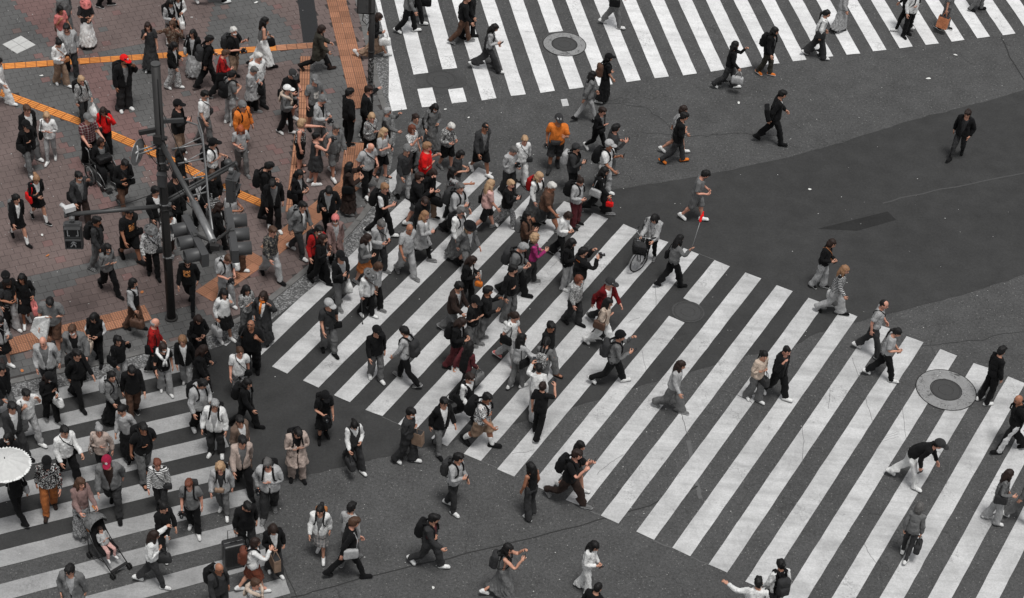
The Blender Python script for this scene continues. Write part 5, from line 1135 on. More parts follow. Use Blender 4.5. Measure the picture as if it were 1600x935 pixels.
934 919|NE s nn|m172 Tls:blk Bpants:blk Sblk Hbuzz:blk k2|man in black at the bottom edge|with short cropped hair
500 798|S w1L nn|f160 Tjkt:wht>gry Bskirt:gry*chk Swht Hbun:blk k2 +bp:cam|woman in white jacket with rust backpack|on lower asphalt
549 794|NNE w1R nn|m172 Tls:lgr Bpants:gry Sgry Hshort:blk k2|man in pale shirt seen from behind|ahead of the tote bag man
553 817|ENE w3R nn|m178 Tls:blk Bslim:blk Sboot:blk Hshort:brn k1 +sb:lgr*prt|tall man in black with printed white tote|taking a long stride
678 811|ESE w2L xf|m172 Tjkt:dgr>mar Bpants:dgr Swht Hshort:blk k2 +bp:blk|young man in dark shirt over maroon tee|with white shoes
466 677|SSE s xx|m172 Tcoat:bei2>blk Bpants:bei2 Sblk Hshort:blk k2 +bp:blk d|man in beige pink suit with folded arms|on the asphalt edge
554 665|SSE w2L pn|f162 Tvest:dgr>wht Bwide:dgr Swht Hpony:blk Mwht k2 +hb:dgr|woman in mask with dark vest over white sleeves|and baggy trousers
716 716|ESE w1R nP|m174 Tls:lgr Bpants:dgr Swht Hshort:blk k2 +bp:dgr +ph|man in white shirt photographing|with dark backpack below the stripes
829 730|NW s nn|f162 Ttank:blk Bwide:dgr Swht Hlong:blk k3|woman in black sleeveless top|looking back below the stripe ends
901 711|ESE w3L uu|m178 g105 Ttee:blk Bpants:dbr Sgry Hshort:dbr k1 +bp:blk +phl|man in black tee and brown trousers photographing|with black backpack
907 697|ESE w2L nP|f162 Ttank:blk Bmini:dgr Swht Hlong:blk k2|woman beside the black tee photographer|partly hidden by him
592 27|E w3L np|f162 Tls:blk Blong:tan Swht Hlong:dbr k2 +hb:wht|woman in black cardigan and tan skirt|behind the upper pole
645 -21|E w2L nn|m176 Tls:gry Bpants:blk Swht Hshort:blk k2|walker in black trousers with bare forearm|at the top edge of the upper crossing
656 -37|E w2R nn|m176 Tls:blk Bpants:blk Swht Hshort:blk k2 +hbl:blk|walker with black bag behind another|at the top edge of the upper crossing
730 -2|E w2L nn|m172 Tls:blk Bpants:brn Sgry Hshort:blk k2|man in black jacket and tan trousers|at the top of the upper crossing
740 -12|E w1L nn|m172 Tls:blk Bpants:blk Sblk Hshort:blk k2|person in black half hidden behind|the tan trousered walker
773 44|E w3R np|f164 Tvest:dgr>lgr Bwide:dgr Swht Hlong:blk k2 +ph|woman in grey top and dark flared trousers|crossing with a phone
972 -29|E w2R np|m174 Tls:lgr Bpants:gry Swht Hshort:blk k2 +sb:blk|walker in grey jeans with black case|at the top of the upper crossing
951 91|ENE w1L xn|f160 Ttee:blk Blong:blk Swht Hbob:blk Ccap:blk k2 +bp:brn|woman in black cap and dress|with tan backpack below the manhole
926 118|ENE w2R nn|f164 Thood:gry Bslim:lgr Sblk Hlong:blk k2|woman in grey hooded top|beside the tan backpack woman
1149 71|E w2L un|f162 Tls:blk Bwide:dgr Swht Hlong:blk k2 +hb:lgr|woman in black raising one hand|with patterned white bag
1211 49|ESE w1L nn|f164 Tjkt:blk>gry Bpants:oli Sorg Hlong:blk k2 +bp:blk|woman with one bright orange shoe|and long black hair
1292 22|E w2R nc|f164 Tshirt:wht Bwide:dgr Swht Hpony:blk k2 +sb:dgr|woman in white shirt and dark pinafore trousers|with ponytail
1325 -17|E w1L nn|f162 Tls:lgr*prt Blong:lgr Sboot:dgr Hlong:blk k2|walker in pale skirt and dark boots|at the top edge of the upper crossing
1434 -14|SE s xn|m174 Tls:wht Bpants:blk Sblk Hshort:blk k2 +bp:blk|person in white shirt and black trousers|at the top edge right of centre
1418 -16|W w2L nn|f160 Tls:blk Bslim:blk Swht Hlong:blk k2|walker with white shoe stepping left|behind the white shirted person
1492 -18|ESE w1L nc|f160 Ttee:gry Bpants:gry Sblk Hlong:blk k2 +pap:org2|woman carrying an orange brown paper bag|at the top right edge
1547 -53|E w1L nn|m172 Tls:gry Bpants:gry Sblk Hshort:blk k2|walker with only dark shoes visible|at the top right edge
18 734|NW w2R un|f160 Tls:blk Bpants:blk Sblk Hlong:blk k2 +sb:lgr|woman in black under the white parasol|at the left edge
101 674|SE w2L fn|m178 g105 Tls:wht Bpants:blk Swht Hshort:blk k2 +cb:blk|man in white sweatshirt with black strap|and black trousers on the left crossing
155 672|S w1L nx|f164 g108 Tls:bei2 Bpants:dgr Sblk Hbun:gry Gn k1 +sb:brn*leo|woman in beige ruffled blouse|with brown patterned bag
224 669|SE w1R xn|m174 g112 Ttee:blk Bpants:gry Ssan:blk Hshort:blk k3 +bp:blk|man in black tee and grey trousers|wearing black sandals
73 723|SSE w1R nn|m172 g105 Tls:blk*flo Bpants:rus Sboot:dbr Hshort:blk Ccap:blk k1|man in floral sweatshirt and rust trousers|with brown boots
167 722|S w2L nn|m178 g112 Tjkt:gry>dbr Bpants:dgr Sblk Hshort:brn Ccap:cri Lg k1|man in crimson cap and grey jacket|over brown tee
126 755|SE w1R ff|f166 g115 Tls:mau Blong:lgr*leo Sgry Hlong:brn k1|woman in mauve cardigan pushing the stroller|in patterned skirt
246 725|S w1L cn|f164 g108 Tls:wht*str Bpants:dgr Sblk Hshort:red k1 +cb:dgr|woman in striped white top|with big dark crossbody bag
256 793|SE w1R nf|f160 g105 Tls:blk Bpants:dgr Swht Hbun:blk k2|woman in black with hair bun|holding out a small bottle
241 837|E w2R ox|f162 Tls:wht Bpants:dgr Swht Hlong:dbr k2 +hb:dgr|woman in white sweater with arm outstretched|near the bottom left
109 891|S w1L nk|m176 Tcoat:gry>lgr Bpants:dgr Sblk Hshort:blk Gs k2|man in open grey coat and dark glasses|at the bottom left
375 658|SE w1L nn|m174 Tjkt:bro>wht Bpants:bro Sblk Hshort:blk k2 +hb:blk|young man in taupe brown suit|behind the beige blazer man
379 690|SSE w2L nn|m176 Tjkt:bei2>gry Bpants:blk Sblk Hshort:blk k2|man in beige blazer over grey tee|and black trousers
344 731|S w1L nn|f162 g108 Tjkt:lgr>dgr Bpants:gry Swht Hcurl:bln k1 +bp:blk +fp:tan|curly blonde woman in pale denim jacket|with waist pack
295 757|S w1L nn|f164 g115 Ttee:gry Bpants:blk Swht Hshort:red k1 +bp:dgr +cam|woman with cropped red hair and grey tee|carrying a camera
418 725|S w1R xk|m176 g115 Tjkt:lgr>wht Bpants:dgr Sgry Hshort:dgr Gs k1 +bp:blk +cam|man in pale waistcoat with camera on strap|at the end of the left crossing
387 792|SSE w1L nc|m174 g105 Tls:blk Bpants:dgr Sgry Hshort:blk k2 d|man in black jumper pulling a black suitcase|at the bottom left
427 828|SSE w1L np|f164 Tjkt:blk>wht Bwide:dgr Swht Hlong:dbr k2 +pap:tan|woman in black jacket holding a paper bag|beside the brown backpack girl
399 848|ENE w2R nu|f158 Tls:wht Bskirt:bro2 Swht Hbob:dbr k2 +bp:bro2*lea|girl with brown leather backpack|raising a hand near the bottom
342 888|SE w1L nn|m172 g112 Tls:dgr Bpants:dgr Swht Hbald:gry Gn k3 +bp:blk|bald man in charcoal sweater|with black backpack at the bottom
399 912|ESE s sP|f162 g110 Tls:lgr*leo Bpants:dgr Swht Hshort:brn k1 J +ph|woman in furry pale coat filming on phone|at the bottom edge
524 344|SSE w1L nn|f162 Tcoat:mau>lgr Bpants:blk Sblk Hshort:dbr Cbean:pnk Mwht k2|person in pink beanie and mauve coat|stepping off the kerb
498 360|SE w1L nn|m174 Tls:red2 Bpants:blk Sblk Hshort:blk Mwht k2 +bp:blk|person in crimson top and mask|with black backpack on the gutter
505 373|ESE w2L nP|f164 Tls:blk Bpants:blk Sblk Hlong:dbr k2 +ph|woman in black holding up a phone|in front of the crimson top person
532 401|SE w1R cP|m174 g108 Tjkt:blk>lgr Bpants:gry Sgry Hshort:blk Ccap:blk k2 +ph +pbl:wht|man in black cap and black blazer|carrying a red handled plastic bag
574 373|ESE w1L np|f162 Tjkt:gry>wht Bskirt:rus Sgry Hlong:dbr k2|woman in grey blazer and rust skirt|with long brown hair
596 351|SE w1L pp|m174 Tjkt:lgr>gry Bpants:dgr Sgry Hshort:dgr k1 +cb:blk +ph d|person in pale jacket looking at phone|above the grey blazer woman
592 417|SE w1L nn|f162 Tls:lgr Bpants:blk Sgry Hbob:brn k2 d|woman with brown bob and pale top|just behind the person with a cane
579 429|SE w1L nc|f156 g108 Tjkt:wht>lgr Bpants:blk Swht Hshort:gry Cbucket:gry k1 +cb:brn*lea d|elderly person in grey hat and pale jacket|walking with a cane
158 222|SE t0 xx|f156 g110 Tjkt:blk>gry Bpants:blk Sblk Hbob:dbr k3|elderly woman in black seated in the wheelchair|with a black bag on her lap
157 828|SE t0 xx|f92 g112 Tls:lgr Bslim:pnk2 Swht Hshort:dbr k1 Z|toddler seated in the stroller|in pale top and pink leggings
"""
CN = dict(blk='black', dgr='dark grey', gry='grey', lgr='pale grey', wht='white', red='bright red', red2='dark red', brn='brown', tan='tan', bei='beige', cam='camel', pnk='pink', org='orange', org2='orange brown', bro2='reddish brown', dbr='dark brown', mar='maroon')
PN = dict(leo='patterned', lea='leather', prt='printed', tag='orange tagged')
DIRS = ['E', 'ENE', 'NE', 'NNE', 'N', 'NNW', 'NW', 'WNW', 'W', 'WSW', 'SW', 'SSW', 'S', 'SSE', 'SE', 'ESE']
ITEM = dict(bp=('backpack', 'backpack', 'on'), cb=('crossbody_bag', 'crossbody bag', 'worn by'), cbr=('crossbody_bag', 'crossbody bag', 'worn by'), sb=('shoulder_bag', 'shoulder bag', 'on'), sbl=('shoulder_bag', 'shoulder bag', 'on'), bt=('tote_bag', 'tote bag', 'on'), fp=('waist_pack', 'waist pack', 'worn by'),
    hb=('handbag', 'hand bag', 'carried by'), hbl=('handbag', 'hand bag', 'carried by'), mb=('handbag', 'small bag', 'carried by'), mbl=('handbag', 'small bag', 'carried by'), pb=('plastic_bag', 'plastic bag', 'carried by'), pbl=('plastic_bag', 'plastic bag', 'carried by'), pap=('paper_bag', 'paper bag', 'carried by'), ph=('phone', 'phone', 'held by'), phl=('phone', 'phone', 'held by'), cam=('camera', 'camera', 'held by'))
TOPN = dict(tee='tshirt', ls='sweater', shirt='shirt', jkt='jacket', coat='coat', hood='hoodie', vest='vest', tank='sleeveless_top')
BOTN = dict(pants='trousers', wide='trousers', slim='trousers', short='shorts', skirt='skirt', long='skirt', mini='skirt')
EYE = plain('eye_dark', (.012, .010, .009), .3, .5); LIP = plain('lip', (.30, .10, .085), .5, .4); PHONE = plain('phone_black', (.012, .012, .013), .18, .6); SCREEN = plain('phone_screen', (.04, .045, .05), .08, .6)
SOLE = {'wht': fabric('wht'), 'blk': fabric('blk')}; METAL = plain('steel', (.5, .5, .5), .3, .5, .9)
ACCM = {'mask': None, 'sun': PHONE, 'specs': PHONE, 'top': PHONE, 'phones': fabric('blk*lea')}
ACCN = {'mask': 'face_mask', 'sun': 'sunglasses', 'specs': 'glasses', 'top': 'sunglasses', 'phones': 'headphones', 'beard': 'beard', 'scarf': 'scarf', 'knot': 'knotted_sweater', 'emblem': 'emblem'}
_im = {}
def held(kind, col):
    "meshes of things hanging from or held in a hand, hand at the origin"
    k = (kind, col)
    if k in _im: return _im[k]
    m = MB(); mats = [fabric(col)]
    if kind in ('hb', 'hbl'):
        v, f = solid(lambda P: rbox(P, (0, 0, -.31), (.075, .175, .125), .05), (-.12, -.22, -.48), (.12, .22, -.15), .02, 300, .005); m.add(v, f)
        for s in (-1, 1): m.tube([(s*.035, -.10, -.20), (s*.02, -.07, -.06), (0, 0, 0), (s*.02, .07, -.06), (s*.035, .10, -.20)], .009, 5)
    elif kind in ('mb', 'mbl'):
        v, f = solid(lambda P: rbox(P, (0, 0, -.20), (.05, .10, .075), .03), (-.09, -.15, -.32), (.09, .15, -.08), .014, 260, .004); m.add(v, f)
        for s in (-1, 1): m.tube([(s*.02, -.06, -.13), (s*.01, -.04, -.04), (0, 0, 0), (s*.01, .04, -.04), (s*.02, .06, -.13)], .006, 5)
    elif kind in ('pb', 'pbl'):
        v, f = solid(lambda P: smin(el_(P, (0, 0, -.40), (.10, .15, .17)), rc(P, (0, 0, -.02), (0, 0, -.26), .018, .07), .06), (-.16, -.2, -.62), (.16, .2, .04), .02, 420, .014, 34); m.add(v, f)
    elif kind == 'pap':
        m.box((0, 0, -.34), (.075, .17, .19)); m.box((0, 0, -.148), (.066, .16, .004), None, 1)
        for s in (-1, 1): m.tube([(s*.06, -.06, -.16), (s*.03, -.04, -.03), (0, 0, 0), (s*.03, .04, -.03), (s*.06, .06, -.16)], .006, 4)
        mats.append(fabric('dgr'))
    elif kind in ('ph', 'phl'):
        m.box((0, 0, 0), (.037, .005, .076)); m.box((0, -.0056, 0), (.034, .001, .071), None, 1); m.box((.018, .006, .05), (.012, .002, .018), None, 0); mats = [PHONE, SCREEN]
    elif kind == 'cam':
        m.box((0, 0, 0), (.068, .034, .046)); m.box((0, .004, .056), (.026, .028, .014)); m.tube([(0, .03, 0), (0, .12, 0)], [.036, .041], 12); m.tube([(0, .118, 0), (0, .124, 0)], .03, 12, 1); m.box((-.055, .012, .01), (.014, .04, .04))
        m.tube([(-.068, 0, .03), (-.10, -.02, -.06), (-.04, -.03, -.13), (.04, -.03, -.12), (.10, -.02, -.06), (.068, 0, .03)], .006, 4, 0, False); mats = [PHONE, SCREEN]
    _im[k] = (m.mesh(kind, mats)); return _im[k]
AMP = dict(tshirt=.004, sweater=.0045, shirt=.0045, jacket=.005, coat=.006, hoodie=.006, vest=.003, trousers=.005, shorts=.005, skirt=.0035, hair=.0045)
PERSON = {}; LIFT = {'elderly woman in black seated in the wheelchair': .12, 'toddler seated in the stroller': .22}
def item(kind, col, root_loc, yaw, pose, short):
    name, word, prep = ITEM[kind]; c, _, pat = col.partition('*')
    lab = f"{'' if kind in ('ph', 'phl', 'cam') else CN[c]+' '}{PN.get(pat, '')+' ' if pat in PN else ''}{'black ' if kind in ('ph', 'phl', 'cam') else ''}{word} {prep} {short}"
    grp = {'ph': 'phones held up by pedestrians', 'phl': 'phones held up by pedestrians', 'cam': 'cameras of the photographers'}.get(kind, 'bags carried by pedestrians')
    Rz = rz(yaw)
    if kind in ('bp', 'cb', 'cbr', 'sb', 'sbl', 'fp', 'bt'):
        v, f, w_, mi = T('bag', kind); V = pose(v, w_); z0 = V.min(0)[2]; c0_ = V.mean(0); c0_[2] = z0
        me = mesh_np(name, V-c0_, f, [fabric(col), fabric('blk')], mi); o = link(name, me, None, Vector(root_loc)+Vector(Rz@c0_)); o.rotation_euler = (0, 0, yaw)
    else:
        n = 'L' if kind.endswith('l') and kind != 'cam' else 'R'
        if kind in ('ph', 'phl'):
            p = pose.pt('ha'+n)+pose.h*(pose.R[BI['ha'+n]]@(AD*np.array([-1 if n == 'L' else 1, 1, 1])))*.125
            me = held(kind, 'blk'); o = link(name, me, None, Vector(root_loc)+Vector(Rz@p)); o.rotation_euler = (-.75 if p[2] < 1.25*pose.h else -.12, 0, yaw)
        elif kind == 'cam':
            n2 = pose.pt('haR')+pose.h*(pose.R[BI['haR']]@(AD*np.array([1, 1, 1])))*.09; p = n2+np.array([0, .03, .0])
            me = held(kind, 'blk'); o = link(name, me, None, Vector(root_loc)+Vector(Rz@p)); o.rotation_euler = (0, 0, yaw)
        else:
            p = pose.pt('ha'+n)+pose.h*(pose.R[BI['ha'+n]]@(AD*np.array([-1 if n == 'L' else 1, 1, 1])))*.09
            me = held(kind, col); o = link(name, me, None, Vector(root_loc)+Vector(Rz@p)); o.rotation_euler = (random.uniform(-.1, .1), random.uniform(-.06, .06), yaw)
    tag(o, lab, word, grp); return o
def add_person(u, v, pose_s, spec, short, rest, seed, name='person'):
    ps = pose_s.split(); face, stance, ar = ps[0], ps[1], (ps[2] if len(ps) > 2 else 'nn')
    tk = spec.split(); r = random.Random(seed); fem = tk[0][0] == 'f'; h = float(tk[0][1:])/100; g = 1.0
    top = bot = None; inner = None; shoe = 'blk'; shk = 'shoe'; hair = ('short', 'blk'); hat = None; acc = []; items = []; skin = 'k2'; sock = False; nod = .12; bend = 0
    for t in tk[1:]:
        if t[0] == 'g' and t[1:].isdigit(): g = int(t[1:])/100
        elif t[0] == 'T': k, c = t[1:].split(':'); c, _, inner = c.partition('>'); top = (k, c)
        elif t[0] == 'B': bot = t[1:].split(':')
        elif t == 'Ksk': sock = True
        elif t[0] == 'S': 
            q = t[1:].split(':'); shoe = q[-1]; shk = q[0] if len(q) > 1 else 'shoe'
        elif t[0] == 'H': hair = t[1:].split(':')
        elif t[0] == 'C': hat = t[1:].split(':')
        elif t[0] == 'M': acc.append(('mask', fabric(t[1:])))
        elif t == 'Gs': acc.append(('sun', PHONE))
        elif t == 'Gn': acc.append(('specs', PHONE))
        elif t == 'Gt': acc.append(('top', PHONE))
        elif t == 'Lg': acc.append(('emblem', fabric('wht')))
        elif t == 'E': acc.append(('phones', fabric('blk*lea')))
        elif t == 'J': acc.append(('knot', fabric('wht' if 'Hshort:brn' not in tk else 'bei')))
        elif t == 'N': acc.append(('scarf', fabric('org')))
        elif t[0] == 'X': acc.append(('beard', hairmat(t[1:])))
        elif t[0] == 'k': skin = t
        elif t == 'd': nod = .5
        elif t == 'Y': bend = .85
        elif t == 'Z': bend = -.42
        elif t[0] == '+': q = t[1:].split(':'); items.append((q[0], q[1] if len(q) > 1 else 'blk'))
    if any(c in 'p' for c in ar) and nod < .3: nod = .38
    if any(c in 'uP' for c in ar): nod = .02
    if bend > 0: nod = -.1
    pose = Pose(h*r.uniform(.985, 1.015), g*r.uniform(.91, .99), fem, stance, ar[0], ar[1], (nod, 0), bend, seed); pose.fix()
    hp = pose.pt('head', (0, .005, 1.612))
    yaw = math.radians(DIRS.index(face)*22.5-90)+r.uniform(-.12, .12)
    z0 = 0
    for _ in range(2):
        W_ = at(u, v, z0+hp[2]+LIFT.get(short, 0)); loc = W_-rz(yaw)@np.array([hp[0], hp[1], 0]); loc[2] = z0; z0 = base_z(loc[0], loc[1])
    loc[2] = z0+(.0125 if z0 == 0 else .004)+LIFT.get(short, 0)
    root = tag(empty(name, tuple(loc), yaw), (short+' '+rest).strip(), 'person', 'pedestrians at the crossing')
    q_ = np.random.default_rng(seed); K_ = q_.normal(0, 17, (3, 3)); K2 = q_.normal(0, 34, (3, 3)); creases = [(q_.normal(0, 1, 3)*[16, 16, 27], q_.random()*6.28, .6) for _ in range(4)]; p_ = q_.random(3)*6.28; p2 = q_.random(3)*6.28
    def part(nm, tpl, mats):
        v_, f_, w_, mi = tpl; a_ = AMP.get(nm, 0)
        if a_:
            N_ = nrm(tpl); rd = sum(wt*(1-np.abs(np.sin(tpl[0]@k_+ph_)))**2 for k_, ph_, wt in creases); v_ = v_+N_*(a_*2.6*rd)[:, None]*(nm != 'hair')+a_*np.stack([np.sin(v_@K_[i]+p_[i])+.6*np.sin(v_@K2[i]+p2[i]) for i in range(3)], 1)
        link(nm, mesh_np(nm, pose(v_, w_), f_, mats, mi), root)
    grip = lambda c, s: 'g' if (c in 'pPucfhs' or any(k.startswith(('hb', 'mb', 'pb', 'pap')) for k, _ in items)) else 'o'
    lc = {'pants': .10, 'wide': .10, 'slim': .14, 'long': .2}.get(bot[0] if bot else '', 0); ac = 2 if top and (top[0] in ('ls', 'shirt', 'jkt', 'coat', 'hood', 'vest')) else (1 if top and top[0] == 'tee' else 0)
    part('body', body_for(grip(ar[0], 0), grip(ar[1], 1), lc, ac), [skinmat(skin), EYE, LIP])
    if hair[1] != 'none': part('hair', T('hair', hair[0]), [hairmat(hair[1])])
    if inner: part('undershirt' if top[0] != 'vest' else 'shirt', T('top', 'ls' if top[0] == 'vest' else 'inner'), [fabric(inner)])
    if bot: part(BOTN[bot[0]], T('bot', bot[0]), [fabric(bot[1])])
    if top: part(TOPN[top[0]], T('top', top[0]), [fabric(top[1])])
    sc_ = fabric(shoe) ; sl_ = fabric('lgr' if shoe in ('wht', 'gry', 'lgr') else 'wht' if r.random() < .25 and shk == 'shoe' else 'blk')
    for s in (-1, 1):
        if sock: part('sock', T('sock', s), [fabric('wht')])
        part({'boot': 'boot', 'san': 'sandal'}.get(shk, 'shoe'), T('shoe', (shk, s)), [sc_, sl_])
    if hat: part({'cap': 'cap', 'bucket': 'bucket_hat', 'bean': 'beanie', 'fed': 'hat'}[hat[0]], T('hat', hat[0]), [fabric(hat[1])])
    for k, m_ in acc: part(ACCN[k], T('acc', k), [m_])
    its = {}
    for k, c in items: its[k] = item(k, c, loc, yaw, pose, short)
    PERSON[short] = (root, pose, yaw, loc)
    return root
for _i, _l in enumerate(PEOPLE.strip().split('\n')):
    a, b, c, d, e = _l.split('|'); u_, v_ = a.split()
    add_person(float(u_), float(v_), b, c, d, e, 100+_i)
C.children.unlink(TCOL) if False else None
# ------------------------------------------------------------------ street furniture and carried things
POLE = plain('pole_paint', (.016, .015, .0145), .55, .4, 0, .25, 3); POLEC = plain('pole_cap', (.05, .05, .05), .6, .4); GREYM = plain('signal_grey', (.042, .042, .043), .5, .45, 0, .15, 4); ARMM = plain('arm_grey', (.045, .045, .045), .5, .45, .2, .15, 4)
SILV = plain('galvanised', (.20, .20, .20), .45, .5, .6, .2, 8); LENS = plain('lens_dark', (.02, .02, .021), .25, .5); FIG = plain('figure_white', (.42, .42, .42), .6, .4); SIGNM = plain('sign_back', (.17, .17, .17), .6, .4, .2); RUB = plain('rubber', (.013, .013, .013), .8, .2)
def pole_z(b, v):
    lo, hi = 0., 12.
    for _ in range(40):
        m = (lo+hi)/2
        if px((b[0], b[1], m))[1] > v: lo = m
        else: hi = m
    return lo
def th(name, loc, lab, cat, rz_=0., group=None): return tag(empty(name, tuple(loc), rz_), lab, cat, group)
def sub(mb, name, mats, root):
    "mesh given in world coordinates, stored relative to its thing"
    Mi = (Matrix.Translation(root.location)@Matrix.Rotation(root.rotation_euler[2], 4, 'Z')).inverted()
    me = mb.mesh(name, mats); me.transform(Mi); return link(name, me, root)
pb = at(268, 498, ZK); pr = ground_r(268, 498, 13.5); H1 = pole_z(pb, 103)
P1 = th('signal_pole', pb, 'tall black signal pole standing on the pavement corner with three long arms', 'signal pole')
m = MB(); m.tube([pb, pb+[0, 0, 2.5], pb+[0, 0, H1]], [pr*1.03, pr, pr*.98], 20); sub(m, 'pole', POLE, P1)
m = MB(); m.disc(pb+[0, 0, H1+.012], pr*1.02, (0, 0, 1), .03, 20); sub(m, 'cap', POLEC, P1)
m = MB(); m.disc(pb+[0, 0, .03], pr*1.5, (0, 0, 1), .05, 20); sub(m, 'base_flange', POLE, P1)
for v in (215, 228, 238, 252, 262, 318, 326, 400):
    z = pole_z(pb, v); m = MB(); m.disc([pb[0], pb[1], z], pr*1.10, (0, 0, 1), .05, 20); m.box([pb[0]+pr*1.1, pb[1]-.02, z], (.05, .05, .03)); m.tube([[pb[0]-pr, pb[1]-pr*.8, z], [pb[0]+pr*1.3, pb[1]-pr*.8, z]], .012, 6); sub(m, 'clamp', [SILV if v in (228, 252, 318, 400) else POLE][0], P1)
def arm(v0, end, r, mat, name='arm', n=10, rail=False):
    z = pole_z(pb, v0); e = at(end[0], end[1], z); a = np.array([pb[0], pb[1], z]); d = (e-a)/np.linalg.norm(e-a); a = a+d*pr*.8
    m = MB(); m.tube([a, e], r, n); 
    if rail: m.tube([a+[0, 0, r*1.5], e+[0, 0, r*1.5]], r*.5, 6)
    m.tube([e-d*.04, e+d*.03], r*1.35, n); sub(m, name, mat, P1); return a, e, d
aL, eL, dL = arm(322, (102, 336), .055, ARMM)
aR, eR, dR = arm(318, (368, 257), .052, ARMM, rail=True)
aM, mM, dM = arm(222, (306, 322), .062, ARMM, 'mast_arm')
eM = at(333, 378, aM[2]); m = MB(); m.tube([mM-dM*.1, eM], .085, 14); sub(m, 'mast_arm_tube', SILV, P1)
zM = aM[2]
rail = [at(*q, zM) for q in ((292, 190), (309, 196), (317, 222), (321, 262), (327, 330), (333, 372))]
m = MB(); m.tube(rail, .022, 8); sub(m, 'rail', SILV, P1); m = MB(); m.tube([q+[0, 0, .22] for q in rail[1:]], .018, 8); sub(m, 'rail', SILV, P1)
for (a, b) in (((268, 233), (317, 225)), ((278, 256), (320, 248)), ((288, 281), (322, 275)), ((300, 306), (324, 300))):
    m = MB(); m.tube([at(*a, zM), at(*b, zM)], .020, 8); m.tube([at(*a, zM)+[0, 0, -.06], at(*b, zM)+[0, 0, .2]], .012, 6); sub(m, 'rung', SILV, P1)
m = MB(); z = pole_z(pb, 202); m.box((np.array([pb[0], pb[1], z])+at(217, 208, z))/2, (np.linalg.norm(at(217, 208, z)-[pb[0], pb[1], z])/2, .04, .05), rz(math.atan2(*(np.array([pb[0], pb[1], z])-at(217, 208, z))[[1, 0]]))); sub(m, 'bracket', POLE, P1)
m = MB(); z = pole_z(pb, 190); m.box((np.array([pb[0], pb[1], z])+at(287, 188, z))/2, (np.linalg.norm(at(287, 188, z)-[pb[0], pb[1], z])/2, .03, .05), rz(math.atan2(*(at(287, 188, z)-[pb[0], pb[1], z])[[1, 0]]))); sub(m, 'bracket', GREYM, P1)
zb = pole_z(pb, 205)
for a, b in ((at(219, 209, zb), np.array([pb[0]-.1, pb[1], pole_z(pb, 258)])), (np.array([pb[0]+.1, pb[1], pole_z(pb, 175)]), at(330, 335, zM)), (np.array([pb[0]-.1, pb[1], pole_z(pb, 300)]), eL), (np.array([pb[0], pb[1], pole_z(pb, 260)]), at(300, 325, aR[2]))):
    pts = [a+(b-a)*t-np.array([0, 0, .12*math.sin(math.pi*t)]) for t in np.linspace(0, 1, 8)]; m = MB(); m.tube(pts, .009, 5); sub(m, 'cable', RUB, P1)
m = MB(); z = pole_z(pb, 275); m.box([pb[0]+.02, pb[1]-pr-.07, z], (.10, .06, .17)); m.box([pb[0]+.02, pb[1]-pr-.135, z], (.085, .006, .15)); m.box([pb[0]+.02, pb[1]-pr-.07, z+.175], (.115, .075, .01)); sub(m, 'junction_box', GREYM, P1)
m = MB(); z = pole_z(pb, 212); m.box([pb[0]-.03, pb[1]-pr-.06, z], (.09, .05, .10)); m.tube([[pb[0]-.03, pb[1]-pr-.06, z-.1], [pb[0]-.08, pb[1]-pr-.02, z-.45], [pb[0]-.02, pb[1]-pr-.01, z-.9]], .016, 6); sub(m, 'junction_box', POLE, P1)
for dx, v0_, v1_ in ((.05, 120, 215), (-.04, 280, 420)): m = MB(); m.tube([[pb[0]+dx, pb[1]-pr*.98, pole_z(pb, v0_)], [pb[0]+dx, pb[1]-pr*.99, pole_z(pb, v1_)]], .014, 6); sub(m, 'conduit', RUB, P1)
for k in range(5): a = .4+k*.5; q0 = np.array([pb[0]+.1, pb[1], pole_z(pb, 222+6*k)]); q1 = at(275+9*k, 262+14*k, zM-.05*k); m = MB(); m.tube([q0+(q1-q0)*t-np.array([0, 0, (.10+.05*k)*math.sin(math.pi*t)]) for t in np.linspace(0, 1, 9)], .010, 5); sub(m, 'cable', RUB, P1)
m = MB(); m.tube([[pb[0], pb[1]-pr*1.0, ZK+.9], [pb[0], pb[1]-pr*1.02, ZK+1.15]], .05, 4); sub(m, 'label', FIG, P1) if False else None
def walkman(m, c, X, Z, s, N):
    "flat walking figure on a signal lens"
    g = lambda x, z: c+X*x*s+Z*z*s+N*.012
    m.ell(g(0, .42), np.array([.10, .10, .10])*s, 8, 5)
    for pts, r in (([(0, .30), (-.02, -.02)], .10), ([(-.02, 0), (.16, -.22), (.20, -.48)], .06), ([(-.04, 0), (-.14, -.24), (-.32, -.44)], .06), ([(0, .26), (.18, .08), (.30, .04)], .045), ([(0, .26), (-.18, .10), (-.26, -.06)], .045)):
        m.tube([g(*p) for p in pts], r*s, 6)
